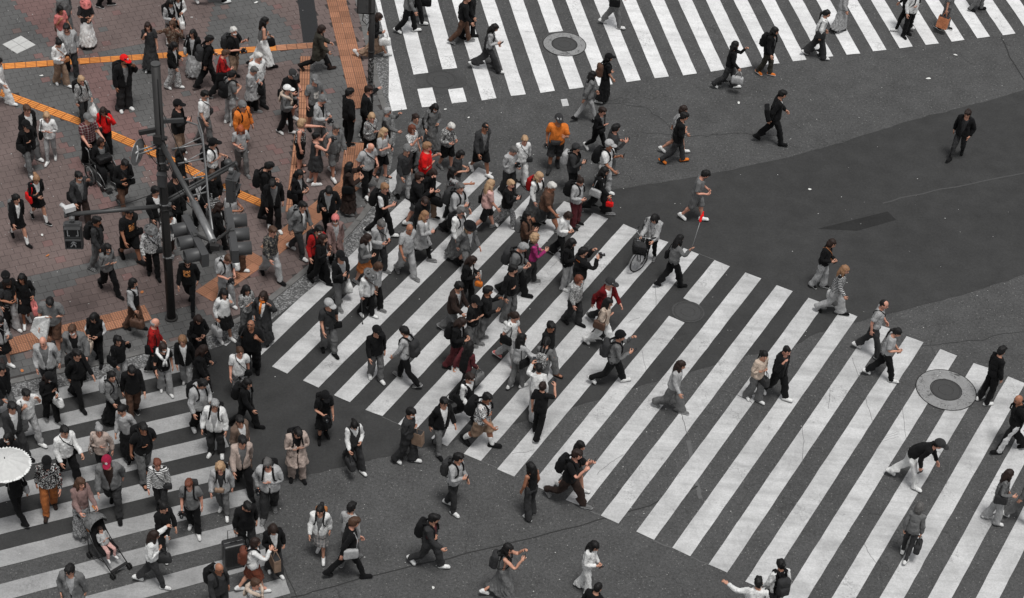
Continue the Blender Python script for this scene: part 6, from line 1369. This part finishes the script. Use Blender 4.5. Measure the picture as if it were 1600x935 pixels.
def ped_signal(c, yaw, lab, lit=True):
    e = th('pedestrian_signal', c+[0, 0, .55], lab, 'pedestrian signal', 0, 'pedestrian signals on the corner pole'); Rz = rz(yaw); X = Rz@np.array([1, 0, 0]); N = Rz@np.array([0, -1, 0]); Z = np.array([0, 0, 1.])
    m = MB(); m.box(c, (.21, .09, .34), Rz); m.box(c+[0, 0, .36], (.17, .07, .02), Rz); sub(m, 'housing', GREYM, e)
    m = MB(); m.tube([c+[0, 0, .34], c+[0, 0, .56]], .025, 8); m.box(c+[0, 0, .50], (.06, .05, .03), Rz); sub(m, 'hanger', SILV, e)
    for k, z in ((0, .165), (1, -.165)):
        q = c+Z*z+N*.092; m = MB(); m.box(q, (.165, .006, .135), Rz); sub(m, 'lens', LENS, e)
        m = MB(); m.box(q+Z*.145+N*.045, (.185, .055, .008), Rz); m.box(q+X*.18+N*.025, (.008, .034, .14), Rz); m.box(q-X*.18+N*.025, (.008, .034, .14), Rz); m.box(q-Z*.145+N*.012, (.18, .02, .008), Rz); sub(m, 'visor', GREYM, e)
        m = MB()
        if k: walkman(m, q+N*.0, X, Z, .23, N)
        else:
            for s in (-1, 1): m.box(q+X*s*.12+N*.01, (.010, .004, .10), Rz); m.box(q+X*s*.10+Z*.10+N*.01, (.03, .004, .008), Rz); m.box(q+X*s*.10-Z*.10+N*.01, (.03, .004, .008), Rz)
        sub(m, 'symbol', FIG, e)
    return e
ped_signal(at(115, 368, aL[2]-.55), .12, 'hanging pedestrian signal with a walking figure at the end of the left arm')
m = MB(); c = eL+[.1, .05, .16]; m.box(c, (.13, .07, .06), rz(.6)); m.tube([c+[-.1, .02, 0], c+[-.22, .10, .02]], .05, 10); m.tube([c+[0, 0, -.06], c+[0, 0, -.2]], .02, 6)
o = m.build('traffic_camera', plain('camera_white', (.45, .45, .45), .5, .4)); tag(o, 'small pale traffic camera on top of the left arm end', 'traffic camera')
ped_signal(at(362, 292, aR[2]-.42), 1.45, 'two lamp pedestrian signal turned away at the end of the right arm')
m = MB(); m.tube([eR, eR+[.05, 0, -.2]], .03, 8); m.ell(eR+[-.18, .02, .02], (.11, .10, .09), 10, 6); sub(m, 'joint', ARMM, P1)
def veh_signal(a, b, side, lab):
    zc = zM-.22; A = at(*a, zc); B = at(*b, zc); c = (A+B)/2; L = np.linalg.norm(B-A)/2; d = (B-A)/(2*L); N = np.array([d[1], -d[0], 0])*side; Rm = np.stack([d, np.cross([0, 0, 1], d), [0, 0, 1]], 1)
    e = th('traffic_signal', c+[0, 0, .2], lab, 'traffic signal', 0, 'vehicle signals under the mast arm')
    m = MB(); m.box(c, (L, .075, .17), Rm); 
    for k in (-1, 0, 1): m.box(c-N*.085+d*k*L*.64, (L*.28, .015, .14), Rm)
    sub(m, 'housing', GREYM, e)
    for k in (-1, 0, 1):
        q = c+d*k*L*.64+N*.075; m = MB(); m.disc(q+N*.01, .125, N, .02, 20); sub(m, 'lens', LENS, e)
        m = MB(); n = 18; V = []; F = []; Xd = d; Zd = np.array([0, 0, 1.])
        for rr in (.150, .138):
            for t_, ln in ((0, 0), (1, .30)):
                for i in range(n+1):
                    a_ = -.35*math.pi+1.7*math.pi*i/n; V.append(q+rr*(math.cos(a_)*Xd+math.sin(a_)*Zd)+N*ln*(1 if ln else 0))
        w1 = n+1
        for i in range(n): F += [(i, i+1, w1+i+1, w1+i), (2*w1+i+1, 2*w1+i, 3*w1+i, 3*w1+i+1), (w1+i, w1+i+1, 3*w1+i+1, 3*w1+i)]
        m.add(V, F); sub(m, 'visor', GREYM, e)
    m = MB(); m.tube([c+[0, 0, .17], [c[0], c[1], zM-.02]], .03, 8); m.box([c[0], c[1], zM-.04], (.09, .05, .03), Rm); sub(m, 'bracket', ARMM, e)
    return e, c
e1, cA = veh_signal((289, 345), (321, 408), 1, 'three lamp traffic signal facing left under the mast arm end')
e2, cB = veh_signal((357, 334), (368, 402), -1, 'three lamp traffic signal facing right beside the mast arm end')
m = MB(); m.tube([cA+[0, 0, .18], eM+[0, 0, -.02], cB+[0, 0, .18]], .035, 8); m.box(eM+[.05, -.1, -.06], (.10, .05, .06)); sub(m, 'crossbar', POLE, P1)
z4 = pole_z(pb, 227); sc_c = at(215, 238, z4); N = np.array([.96, -.28, 0]); N /= np.linalg.norm(N)
e = th('road_sign', sc_c, 'round road sign seen edge on at the left of the pole', 'road sign')
m = MB(); m.disc(sc_c, .31, N, .012, 36); sub(m, 'plate', SIGNM, e); m = MB(); m.ring(sc_c, .31, .012, N, 36, 6); sub(m, 'rim', SILV, e)
T1 = np.cross([0, 0, 1], N); m = MB(); m.tube([sc_c+N*.012-T1*.03+[0, 0, .2], sc_c+N*.012+[0, 0, .02], sc_c+N*.012+T1*.1+[0, 0, -.22]], .022, 4); m.tube([sc_c+N*.012-T1*.12+[0, 0, .05], sc_c+N*.012+T1*.1+[0, 0, .02]], .022, 4); m.tube([sc_c+N*.012, sc_c+N*.012-T1*.12+[0, 0, -.2]], .02, 4); sub(m, 'symbol', FIG, e)
m = MB()
for dz in (-.05, .05): m.tube([sc_c+[0, 0, dz]+N*.02, [pb[0], pb[1], z4+dz]], .022, 8)
sub(m, 'bracket', SILV, e)
# second pole with stickers
def stickmat():
    mm, t, p = newmat('sticker_pole', .5, .4); co = ocoord(t); sx = nd(t, 'ShaderNodeSeparateXYZ'); t.links.new(co, sx.inputs[0])
    k = mth(t, 'MULTIPLY', mth(t, 'LESS_THAN', sx.outputs[2], 2.1), mth(t, 'GREATER_THAN', noise(t, co, 13, 4, .75, 1.5), .55)); c = mix(t, k, (.016, .015, .015), (.42, .42, .41)); t.links.new(c, p.inputs['Base Color']); return mm
qb = at(578, 187, ZK); qr = ground_r(578, 187, 9.2)
P2 = th('signal_pole', qb, 'black pole with stickers beside the tan tactile strip at the top', 'signal pole')
m = MB(); m.tube([qb, qb+[0, 0, 4.6]], qr, 16); sub(m, 'pole', stickmat(), P2); m = MB(); m.disc(qb+[0, 0, 4.61], qr*1.05, (0, 0, 1), .03, 16); sub(m, 'cap', POLEC, P2); m = MB(); m.disc(qb+[0, 0, .03], qr*1.5, (0, 0, 1), .05, 16); sub(m, 'base_flange', POLE, P2)
for v in (18, 80): m = MB(); z = pole_z(qb, v); m.disc([qb[0], qb[1], z], qr*1.15, (0, 0, 1), .05, 16); sub(m, 'clamp', POLE, P2)
zq = pole_z(qb, 4); c = np.array([qb[0]-.22, qb[1]-.05, zq]); e = th('signal_control_box', c, 'black signal box on the stickered pole at the top edge', 'control box')
m = MB(); m.box(c, (.17, .13, .28)); m.box(c+[0, 0, .29], (.18, .14, .012)); sub(m, 'housing', POLE, e); m = MB(); m.box(c+[0, -.135, 0], (.14, .008, .24)); m.box(c+[.1, -.147, 0], (.012, .01, .05)); sub(m, 'door', POLEC, e)
m = MB(); m.tube([c+[.0, -.02, -.28], c+[-.02, -.1, -.5], c+[.1, -.12, -.62], c+[.2, -.05, -.45]], .014, 6); sub(m, 'cable', RUB, e)
# ---- bicycle
def bicycle():
    F_ = at(995, 427); B_ = at(1007, 382); d = (F_-B_); L = 1.08; d = d/np.linalg.norm(d); yaw = math.atan2(d[1], d[0]); r = .335
    e = th('bicycle', (F_+B_)/2+[0, 0, .013], 'bicycle with black front basket pushed over the stripe ends', 'bicycle', yaw)
    fr = plain('bike_frame', (.05, .05, .05), .35, .5, .5); sp = plain('spokes', (.42, .42, .42), .35, .5, .9); blk_ = fabric('blk*lea')
    steer = rz(-.6)
    for nm, x, Rm in (('front_wheel', L/2, steer), ('rear_wheel', -L/2, np.eye(3))):
        c = np.array([x, 0, r]); ax = Rm@np.array([0, 1., 0]); wl = link(nm, MB().disc(c, .03, ax, .10, 10).mesh('hub', sp), e)
        link('tyre', MB().ring(c, r-.018, .019, ax, 40, 8).mesh('tyre', RUB), wl); link('rim', MB().ring(c, r-.042, .011, ax, 40, 6).mesh('rim', sp), wl)
        mm = MB()
        for k in range(20):
            a = 2*math.pi*k/20; v_ = Rm@np.array([math.cos(a), 0, math.sin(a)]); mm.tube([c+v_*.03+ax*.03*(-1)**k, c+v_*(r-.045)], .0025, 4)
        link('spokes', mm.mesh('spokes', sp), wl)
        mm = MB(); pts = [c+Rm@np.array([math.cos(a)*(r+.025), 0, math.sin(a)*(r+.025)]) for a in np.linspace(.2 if x > 0 else .5, 2.6, 14)]; mm.tube(pts, .022, 5, 0, False); link('mudguard', mm.mesh('mudguard', sp), wl)
    hd = np.array([.36, 0, .80]); mm = MB()
    for a, b, q in (((-.10, 0, .30), (.33, 0, .62), .02), ((-.10, 0, .30), (-.20, 0, .78), .017), ((-.10, 0, .30), (-L/2, 0, r), .012), ((-.2, 0, .66), (-L/2, 0, r), .010), ((.33, 0, .60), (.37, 0, .90), .02), ((-.12, 0, .42), (.33, 0, .68), .016)): mm.tube([a, b], q, 8)
    link('frame', mm.mesh('frame', fr), e)
    mm = MB()
    for s in (-1, 1): mm.tube([hd+[.03, 0, -.2], hd+steer@np.array([.06, s*.05, -.25]), np.array([L/2, 0, r])+steer@np.array([0, s*.055, 0])], .012, 6)
    link('fork', mm.mesh('fork', fr), e)
    mm = MB(); mm.tube([hd+steer@np.array(q) for q in ((-.14, -.29, .26), (.02, -.22, .28), (.05, 0, .20), (.02, .22, .28), (-.14, .29, .26))], .012, 6); hb = link('handlebar', mm.mesh('handlebar', sp), e)
    mm = MB()
    for s in (-1, 1): mm.tube([hd+steer@np.array([-.06, s*.255, .27]), hd+steer@np.array([-.18, s*.30, .255])], .019, 8)
    link('grip', mm.mesh('grip', RUB), hb)
    v, f = solid(lambda P: smin(rbox(P, (-.24, 0, .84), (.13, .09, .035), .03), rc(P, (-.1, 0, .84), (.02, 0, .835), .05, .025), .03), (-.45, -.15, .75), (.12, .15, .92), .014, 300); link('saddle', mesh_np('saddle', v, f, [blk_]), e)
    mm = MB(); bc = hd+np.array([.25, 0, .02])
    for k in range(5):
        z = -.13+.065*k; g = 1-.18*(1-k/4); pts = [bc+np.array([x*g, y*g, z]) for x, y in ((-.16, -.20), (.16, -.20), (.16, .20), (-.16, .20), (-.16, -.20))]; mm.tube(pts, .008 if k < 4 else .013, 5, 0, False)
    for x, y in [(a_, -.20) for a_ in (-.15, -.075, 0, .075, .15)]+[(a_, .20) for a_ in (-.15, -.075, 0, .075, .15)]+[(sx_*.16, b_) for sx_ in (-1, 1) for b_ in (-.13, -.065, 0, .065, .13)]: mm.tube([bc+np.array([x*.82, y*.82, -.13]), bc+np.array([x, y, .13])], .005, 4)
    mm.box(bc+[0, 0, -.13], (.13, .16, .006)); link('basket', mm.mesh('basket', blk_), e)
    mm = MB()
    for y in (-.06, 0, .06): mm.tube([(-.32, y, .74), (-.78, y, .74)], .008, 5)
    mm.tube([(-.32, -.07, .74), (-.32, .07, .74)], .008, 5); mm.tube([(-.78, -.07, .74), (-.78, .07, .74)], .008, 5)
    for s in (-1, 1): mm.tube([(-.66, s*.07, .74), (-L/2, s*.06, r)], .008, 5)
    link('carrier', mm.mesh('carrier', sp), e)
    mm = MB(); mm.ring((-.10, .06, .30), .095, .008, (0, 1, 0), 18, 5); mm.tube([(-.10, .06, .30), (-.02, .09, .16)], .011, 6); mm.tube([(-.10, -.06, .30), (-.18, -.09, .44)], .011, 6); mm.box((-.02, .13, .16), (.045, .05, .012)); mm.box((-.18, -.13, .44), (.045, .05, .012)); link('crank', mm.mesh('crank', sp), e)
    # bag in the basket
    v, f = solid(lambda P: rbox(P, bc+[0, 0, .01], (.115, .15, .13), .06), bc-.26, bc+.3, .02, 500, .008); V = v-bc; me = mesh_np('shopping_bag', V, f, [fabric('dgr')])
    q = Matrix.Translation(e.location)@Matrix.Rotation(yaw, 4, 'Z')@Vector(bc); o_ = link('shopping_bag', me, None, q); o_.rotation_euler = (0, 0, yaw); tag(o_, 'dark bag filling the bicycle basket', 'bag')
bicycle()
# ---- wheelchair
def wheelchair():
    root, pose, yaw, loc = PERSON['elderly woman in black seated in the wheelchair']; hip = pose.pt('pel'); e = th('wheelchair', (loc[0], loc[1], ZK), 'black folding wheelchair with an elderly woman in it', 'wheelchair', yaw)
    y0 = hip[1]; sz = hip[2]+LIFT['elderly woman in black seated in the wheelchair']-.16; fr = plain('chair_frame', (.03, .03, .03), .4, .5, .4); sp = SILV; blk_ = fabric('blk')
    for s in (-1, 1):
        c = np.array([s*.31, y0-.06, .30]); wl = link('rear_wheel', MB().disc(c, .035, (1, 0, 0), .06, 10).mesh('hub', fr), e); link('tyre', MB().ring(c, .285, .017, (1, 0, 0), 36, 7).mesh('tyre', RUB), wl); link('push_rim', MB().ring(c+[s*.04, 0, 0], .25, .009, (1, 0, 0), 36, 6).mesh('push_rim', sp), wl)
        mm = MB()
        for k in range(16): a = 2*math.pi*k/16; mm.tube([c, c+np.array([0, math.cos(a), math.sin(a)])*.28], .004, 4)
        link('spokes', mm.mesh('spokes', fr), wl)
        c2 = np.array([s*.25, y0+.42, .085]); link('caster', MB().ring(c2, .065, .018, (1, 0, 0), 20, 7).disc(c2, .05, (1, 0, 0), .02, 14).mesh('caster', RUB), e)
        mm = MB(); mm.tube([(s*.24, y0-.24, .95), (s*.24, y0-.20, .9), (s*.24, y0-.17, sz), (s*.24, y0-.14, .16)], .012, 7); mm.tube([(s*.24, y0-.16, sz), (s*.24, y0+.34, sz), (s*.21, y0+.46, .35), (s*.19, y0+.56, .14)], .012, 7); mm.tube([(s*.24, y0-.15, .17), (s*.24, y0+.40, .17)], .012, 7); mm.tube([(s*.24, y0-.17, sz+.2), (s*.25, y0+.12, sz+.21), (s*.25, y0+.2, sz+.03)], .012, 7); mm.tube([(s*.24, y0-.24, .95), (s*.24, y0-.36, .96)], .017, 7); mm.tube([c2, c2+[0, -.02, .10]], .012, 6); link('frame', mm.mesh('frame', fr if s < 0 else SILV), e)
        link('footrest', MB().box((s*.12, y0+.60, .115), (.08, .07, .008)).mesh('footrest', fr), e); link('armrest', MB().box((s*.25, y0, sz+.225), (.025, .14, .014)).mesh('armrest', RUB), e)
    link('seat', MB().box((0, y0+.08, sz), (.23, .24, .02)).mesh('seat', blk_), e); link('backrest', MB().box((0, y0-.19, sz+.25), (.23, .015, .21), rx(.08)).mesh('backrest', blk_), e)
    lap = np.array([0, y0+.20, sz+.36]); v, f = solid(lambda P: rbox(P, lap, (.19, .13, .10), .05), lap-.26, lap+.26, .02, 420, .006); q = Vector((loc[0], loc[1], ZK))+Vector(rz(yaw)@lap); o_ = link('handbag', mesh_np('handbag', v-lap, f, [fabric('blk*lea')]), None, q); o_.rotation_euler = (0, 0, yaw); tag(o_, 'black bag on the lap of the woman in the wheelchair', 'hand bag', 'bags carried by pedestrians')
wheelchair()
# ---- stroller
def stroller():
    root, pose, yaw, loc = PERSON['toddler seated in the stroller']; hip = pose.pt('pel'); lift = LIFT['toddler seated in the stroller']; e = th('stroller', (loc[0], loc[1], .013), 'black stroller with grey sunshade on the left crossing', 'stroller', yaw)
    y0 = hip[1]; sz = hip[2]+lift-.09; fr = plain('stroller_frame', (.02, .02, .02), .4, .5, .3); gy = fabric('gry'); bk = fabric('blk')
    for s in (-1, 1):
        mm = MB(); mm.tube([(s*.20, y0-.62, 1.02), (s*.20, y0-.50, .98), (s*.21, y0-.1, .50), (s*.21, y0+.52, .10)], .013, 7); mm.tube([(s*.21, y0-.32, .72), (s*.22, y0-.30, .09)], .013, 7); mm.tube([(s*.21, y0-.30, .13), (s*.21, y0+.3, .28)], .010, 6); link('frame', mm.mesh('frame', fr), e)
        link('grip', MB().tube([(s*.20, y0-.66, 1.03), (s*.20, y0-.54, 1.0)], .022, 8).mesh('grip', fabric('cam' if s < 0 else 'blk')), e)
        for y in (y0-.31, y0+.52):
            for dx in (-.025, .025):
                c = np.array([s*.215+dx, y, .075]); link('wheel', MB().ring(c, .055, .018, (1, 0, 0), 18, 7).disc(c, .045, (1, 0, 0), .02, 12).mesh('wheel', RUB), e)
    link('seat', MB().box((0, y0+.06, sz), (.19, .16, .02)).box((0, y0-.20, sz+.26), (.19, .015, .30), rx(.42)).mesh('seat', bk), e)
    link('footrest', MB().box((0, y0+.46, .14), (.20, .035, .01)).mesh('footrest', fr), e)
    c = np.array([0, y0-.26, sz+.50]); v, f = solid(lambda P: smax(smax(np.abs(el_(P, c, (.23, .27, .21)))-.012, c[2]-.06-P[:, 2]), (P[:, 1]-c[1])-.12), c-.32, c+.32, .02, 700); link('sunshade', mesh_np('sunshade', v, f, [gy]), e)
    mm = MB()
    for s in (-1, 1): mm.tube([(s*.07, y0-.10, sz+.38), (s*.05, y0+.0, sz+.20), (0, y0+.03, sz+.10)], .012, 5)
    link('harness', mm.mesh('harness', bk), e)
    v, f = solid(lambda P: rbox(P, (-.02, y0-.46, .70), (.13, .07, .12), .05), np.array([-.2, y0-.6, .5]), np.array([.2, y0-.32, .9]), .02, 300); link('storage_pouch', mesh_np('storage_pouch', v, f, [fabric('cam')]), e)
stroller()
# ---- parasol
def parasol():
    root, pose, yaw, loc = PERSON['woman in black under the white parasol']; R0 = .52; zt = 2.10; c = at(8, 722, zt-.10); e = th('parasol', (c[0], c[1], zt-.75), 'open white scalloped parasol at the left edge', 'parasol')
    cl = plain('parasol_cloth', (.46, .46, .45), .8, .3, 0, .08, 14); n = 12
    for k in range(n):
        a0, a1 = 2*math.pi*k/n, 2*math.pi*(k+1)/n; m = MB(); V = []; nr, na = 7, 6
        for i in range(nr+1):
            t = i/nr
            for j in range(na+1):
                s = j/na; a = a0+(a1-a0)*s; sag = .05*math.sin(math.pi*s)*t; rr = R0*t*(1+.035*math.sin(math.pi*s)*(i == nr)); V.append((c[0]+rr*math.cos(a), c[1]+rr*math.sin(a), zt-.18*t**1.9-sag*.5))
        for i in range(nr):
            for j in range(na): F = (i*(na+1)+j, i*(na+1)+j+1, (i+1)*(na+1)+j+1, (i+1)*(na+1)+j); m.f.append(list(F)); m.m.append(0); m.sm.append(True)
        m.v = [tuple(v) for v in V]; sub(m, 'panel', cl, e)
    m = MB()
    for ring, (rr, zz) in enumerate(((R0, zt-.192), (.36, zt-.072))):
        q = 96
        V = [(c[0]+(rr+.03*(i % 2))*math.cos(2*math.pi*i/q), c[1]+(rr+.03*(i % 2))*math.sin(2*math.pi*i/q), zz+.012*(i % 2)) for i in range(q)]+[(c[0]+(rr-.04)*math.cos(2*math.pi*i/q), c[1]+(rr-.04)*math.sin(2*math.pi*i/q), zz+.02) for i in range(q)]
        if ring == 0: m.add(V, [(i, (i+1) % q, q+(i+1) % q, q+i) for i in range(q)])
    sub(m, 'frill', plain('frill', (.62, .62, .61), .8, .3), e)
    m = MB(); m.tube([c+[0, 0, zt-c[2]+.05], c+[0, 0, zt-c[2]-.95]], .008, 6); sub(m, 'shaft', SILV, e); m = MB()
    for k in range(n): a = 2*math.pi*k/n; m.tube([(c[0], c[1], zt-.02), (c[0]+.28*math.cos(a), c[1]+.28*math.sin(a), zt-.075), (c[0]+R0*math.cos(a), c[1]+R0*math.sin(a), zt-.192)], .004, 4)
    sub(m, 'ribs', SILV, e); m = MB(); m.ell((c[0], c[1], zt+.02), (.012, .012, .03), 6, 5); sub(m, 'tip', RUB, e)
parasol()
# ---- suitcase
def suitcase():
    p = at(366, 884); yaw = .42; e = th('suitcase', p+[0, 0, .013], 'black upright suitcase rolled by the man in black jumper', 'suitcase', yaw); bk = plain('suitcase_shell', (.018, .018, .019), .38, .5, 0, .2, 6)
    v, f = solid(lambda P: rbox(P, (0, 0, .40), (.24, .145, .34), .05), (-.3, -.2, .02), (.3, .2, .8), .02, 1400); link('shell', mesh_np('shell', v, f, [bk]), e)
    for x in (-.16, -.055, .055, .16): link('ridge', MB().box((x, -.147, .40), (.018, .006, .27)).mesh('ridge', bk), e)
    link('zip', MB().tube([(-.243, 0, .1), (-.243, 0, .70), (-.19, 0, .743), (.19, 0, .743), (.243, 0, .70), (.243, 0, .1)], .006, 5).mesh('zip', SILV), e)
    for x in (-.18, .18):
        for y in (-.1, .1): c = np.array([x, y, .03]); link('wheel', MB().disc(c, .03, (1, 0, 0), .025, 12).box(c+[0, 0, .035], (.02, .02, .02)).mesh('wheel', RUB), e)
    link('handle', MB().tube([(-.09, .11, .74), (-.09, .11, 1.0), (.09, .11, 1.0), (.09, .11, .74)], .010, 6).mesh('handle', SILV), e); link('carry_grip', MB().tube([(-.08, -.03, .74), (-.06, -.03, .775), (.06, -.03, .775), (.08, -.03, .74)], .012, 6).mesh('carry_grip', bk), e)
suitcase()
# ---- small held things
def hand_w(short, n, d=.10):
    root, pose, yaw, loc = PERSON[short]; p = pose.pt('ha'+n)+pose.h*(pose.R[BI['ha'+n]]@(AD*np.array([-1 if n == 'L' else 1, 1, 1])))*d
    return np.array(root.location)+rz(yaw)@p
hp = hand_w('tour guide in grey sweater', 'R'); top = at(1099, 331, hp[2]+.72)
e = th('flag_stick', hp, 'thin stick with a small folded red flag raised by the tour guide', 'flag'); m = MB(); m.tube([hp-(top-hp)*.12, top], .009, 6); sub(m, 'stick', SILV, e)
v, f = solid(lambda P: smin(rc(P, top-(top-hp)*.26, top, .032, .022), rc(P, top-(top-hp)*.28, top-(top-hp)*.1, .025, .02), .03), top-.5, top+.3, .016, 400, .008, 40); m = MB().add(v, f); sub(m, 'cloth', fabric('red'), e)
def bottle(short, n, col, lab):
    p = hand_w(short, n); e = th('bottle', p+[0, 0, -.10], lab, 'bottle'); mt = plain('drink_'+col, COL[col], .3, .5)
    m = MB(); m.tube([p+[0, 0, z] for z in (-.12, -.11, .06, .09, .105)], [.028, .033, .033, .016, .015], 12); sub(m, 'bottle_body', mt, e); m = MB(); m.disc(p+[0, 0, .117], .017, (0, 0, 1), .024, 10); sub(m, 'lid', SOLE['wht'], e)
bottle('bald man in black track trousers', 'L', 'org', 'orange drink bottle in the hand of the bald man at right')
bottle('woman in black with hair bun', 'R', 'lgr', 'small pale bottle held out by the woman with hair bun')
bottle('woman in black blazer holding a drink', 'L', 'lgr', 'pale drink bottle held by the woman in black blazer')
p = hand_w('heavy man in grey tee and brown shorts', 'L'); m = MB(); q = [p+[.05, 0, .04], p+[-.30, -.1, .02], p+[-.42, -.12, -.35], p+[-.10, -.16, -.72]]
V = q+[x+np.array([.03, .05, .01]) for x in q]; m.add(V, [(0, 1, 2, 3), (7, 6, 5, 4), (0, 4, 5, 1), (1, 5, 6, 2), (2, 6, 7, 3), (3, 7, 4, 0)], 0, False); o = m.build('cloth_sheet', fabric('wht')); tag(o, 'white folded sheet hanging from the heavy man in brown shorts', 'sheet')
p = hand_w('elderly person in grey hat and pale jacket', 'R'); b_ = p.copy(); b_[2] = .014; b_ = b_+np.array([.05, -.12, 0]); e = th('walking_cane', b_, 'slim walking cane held by the elderly person in grey hat', 'cane'); m = MB(); m.tube([b_, p], .009, 6); m.tube([p, p+[0, -.05, .03], p+[.03, -.1, 0]], .013, 6); sub(m, 'shaft', ARMM, e); m = MB(); m.disc(b_+[0, 0, .015], .018, (0, 0, 1), .03, 10); sub(m, 'rubber_foot', RUB, e)

bpy.data.collections.remove(TCOL)
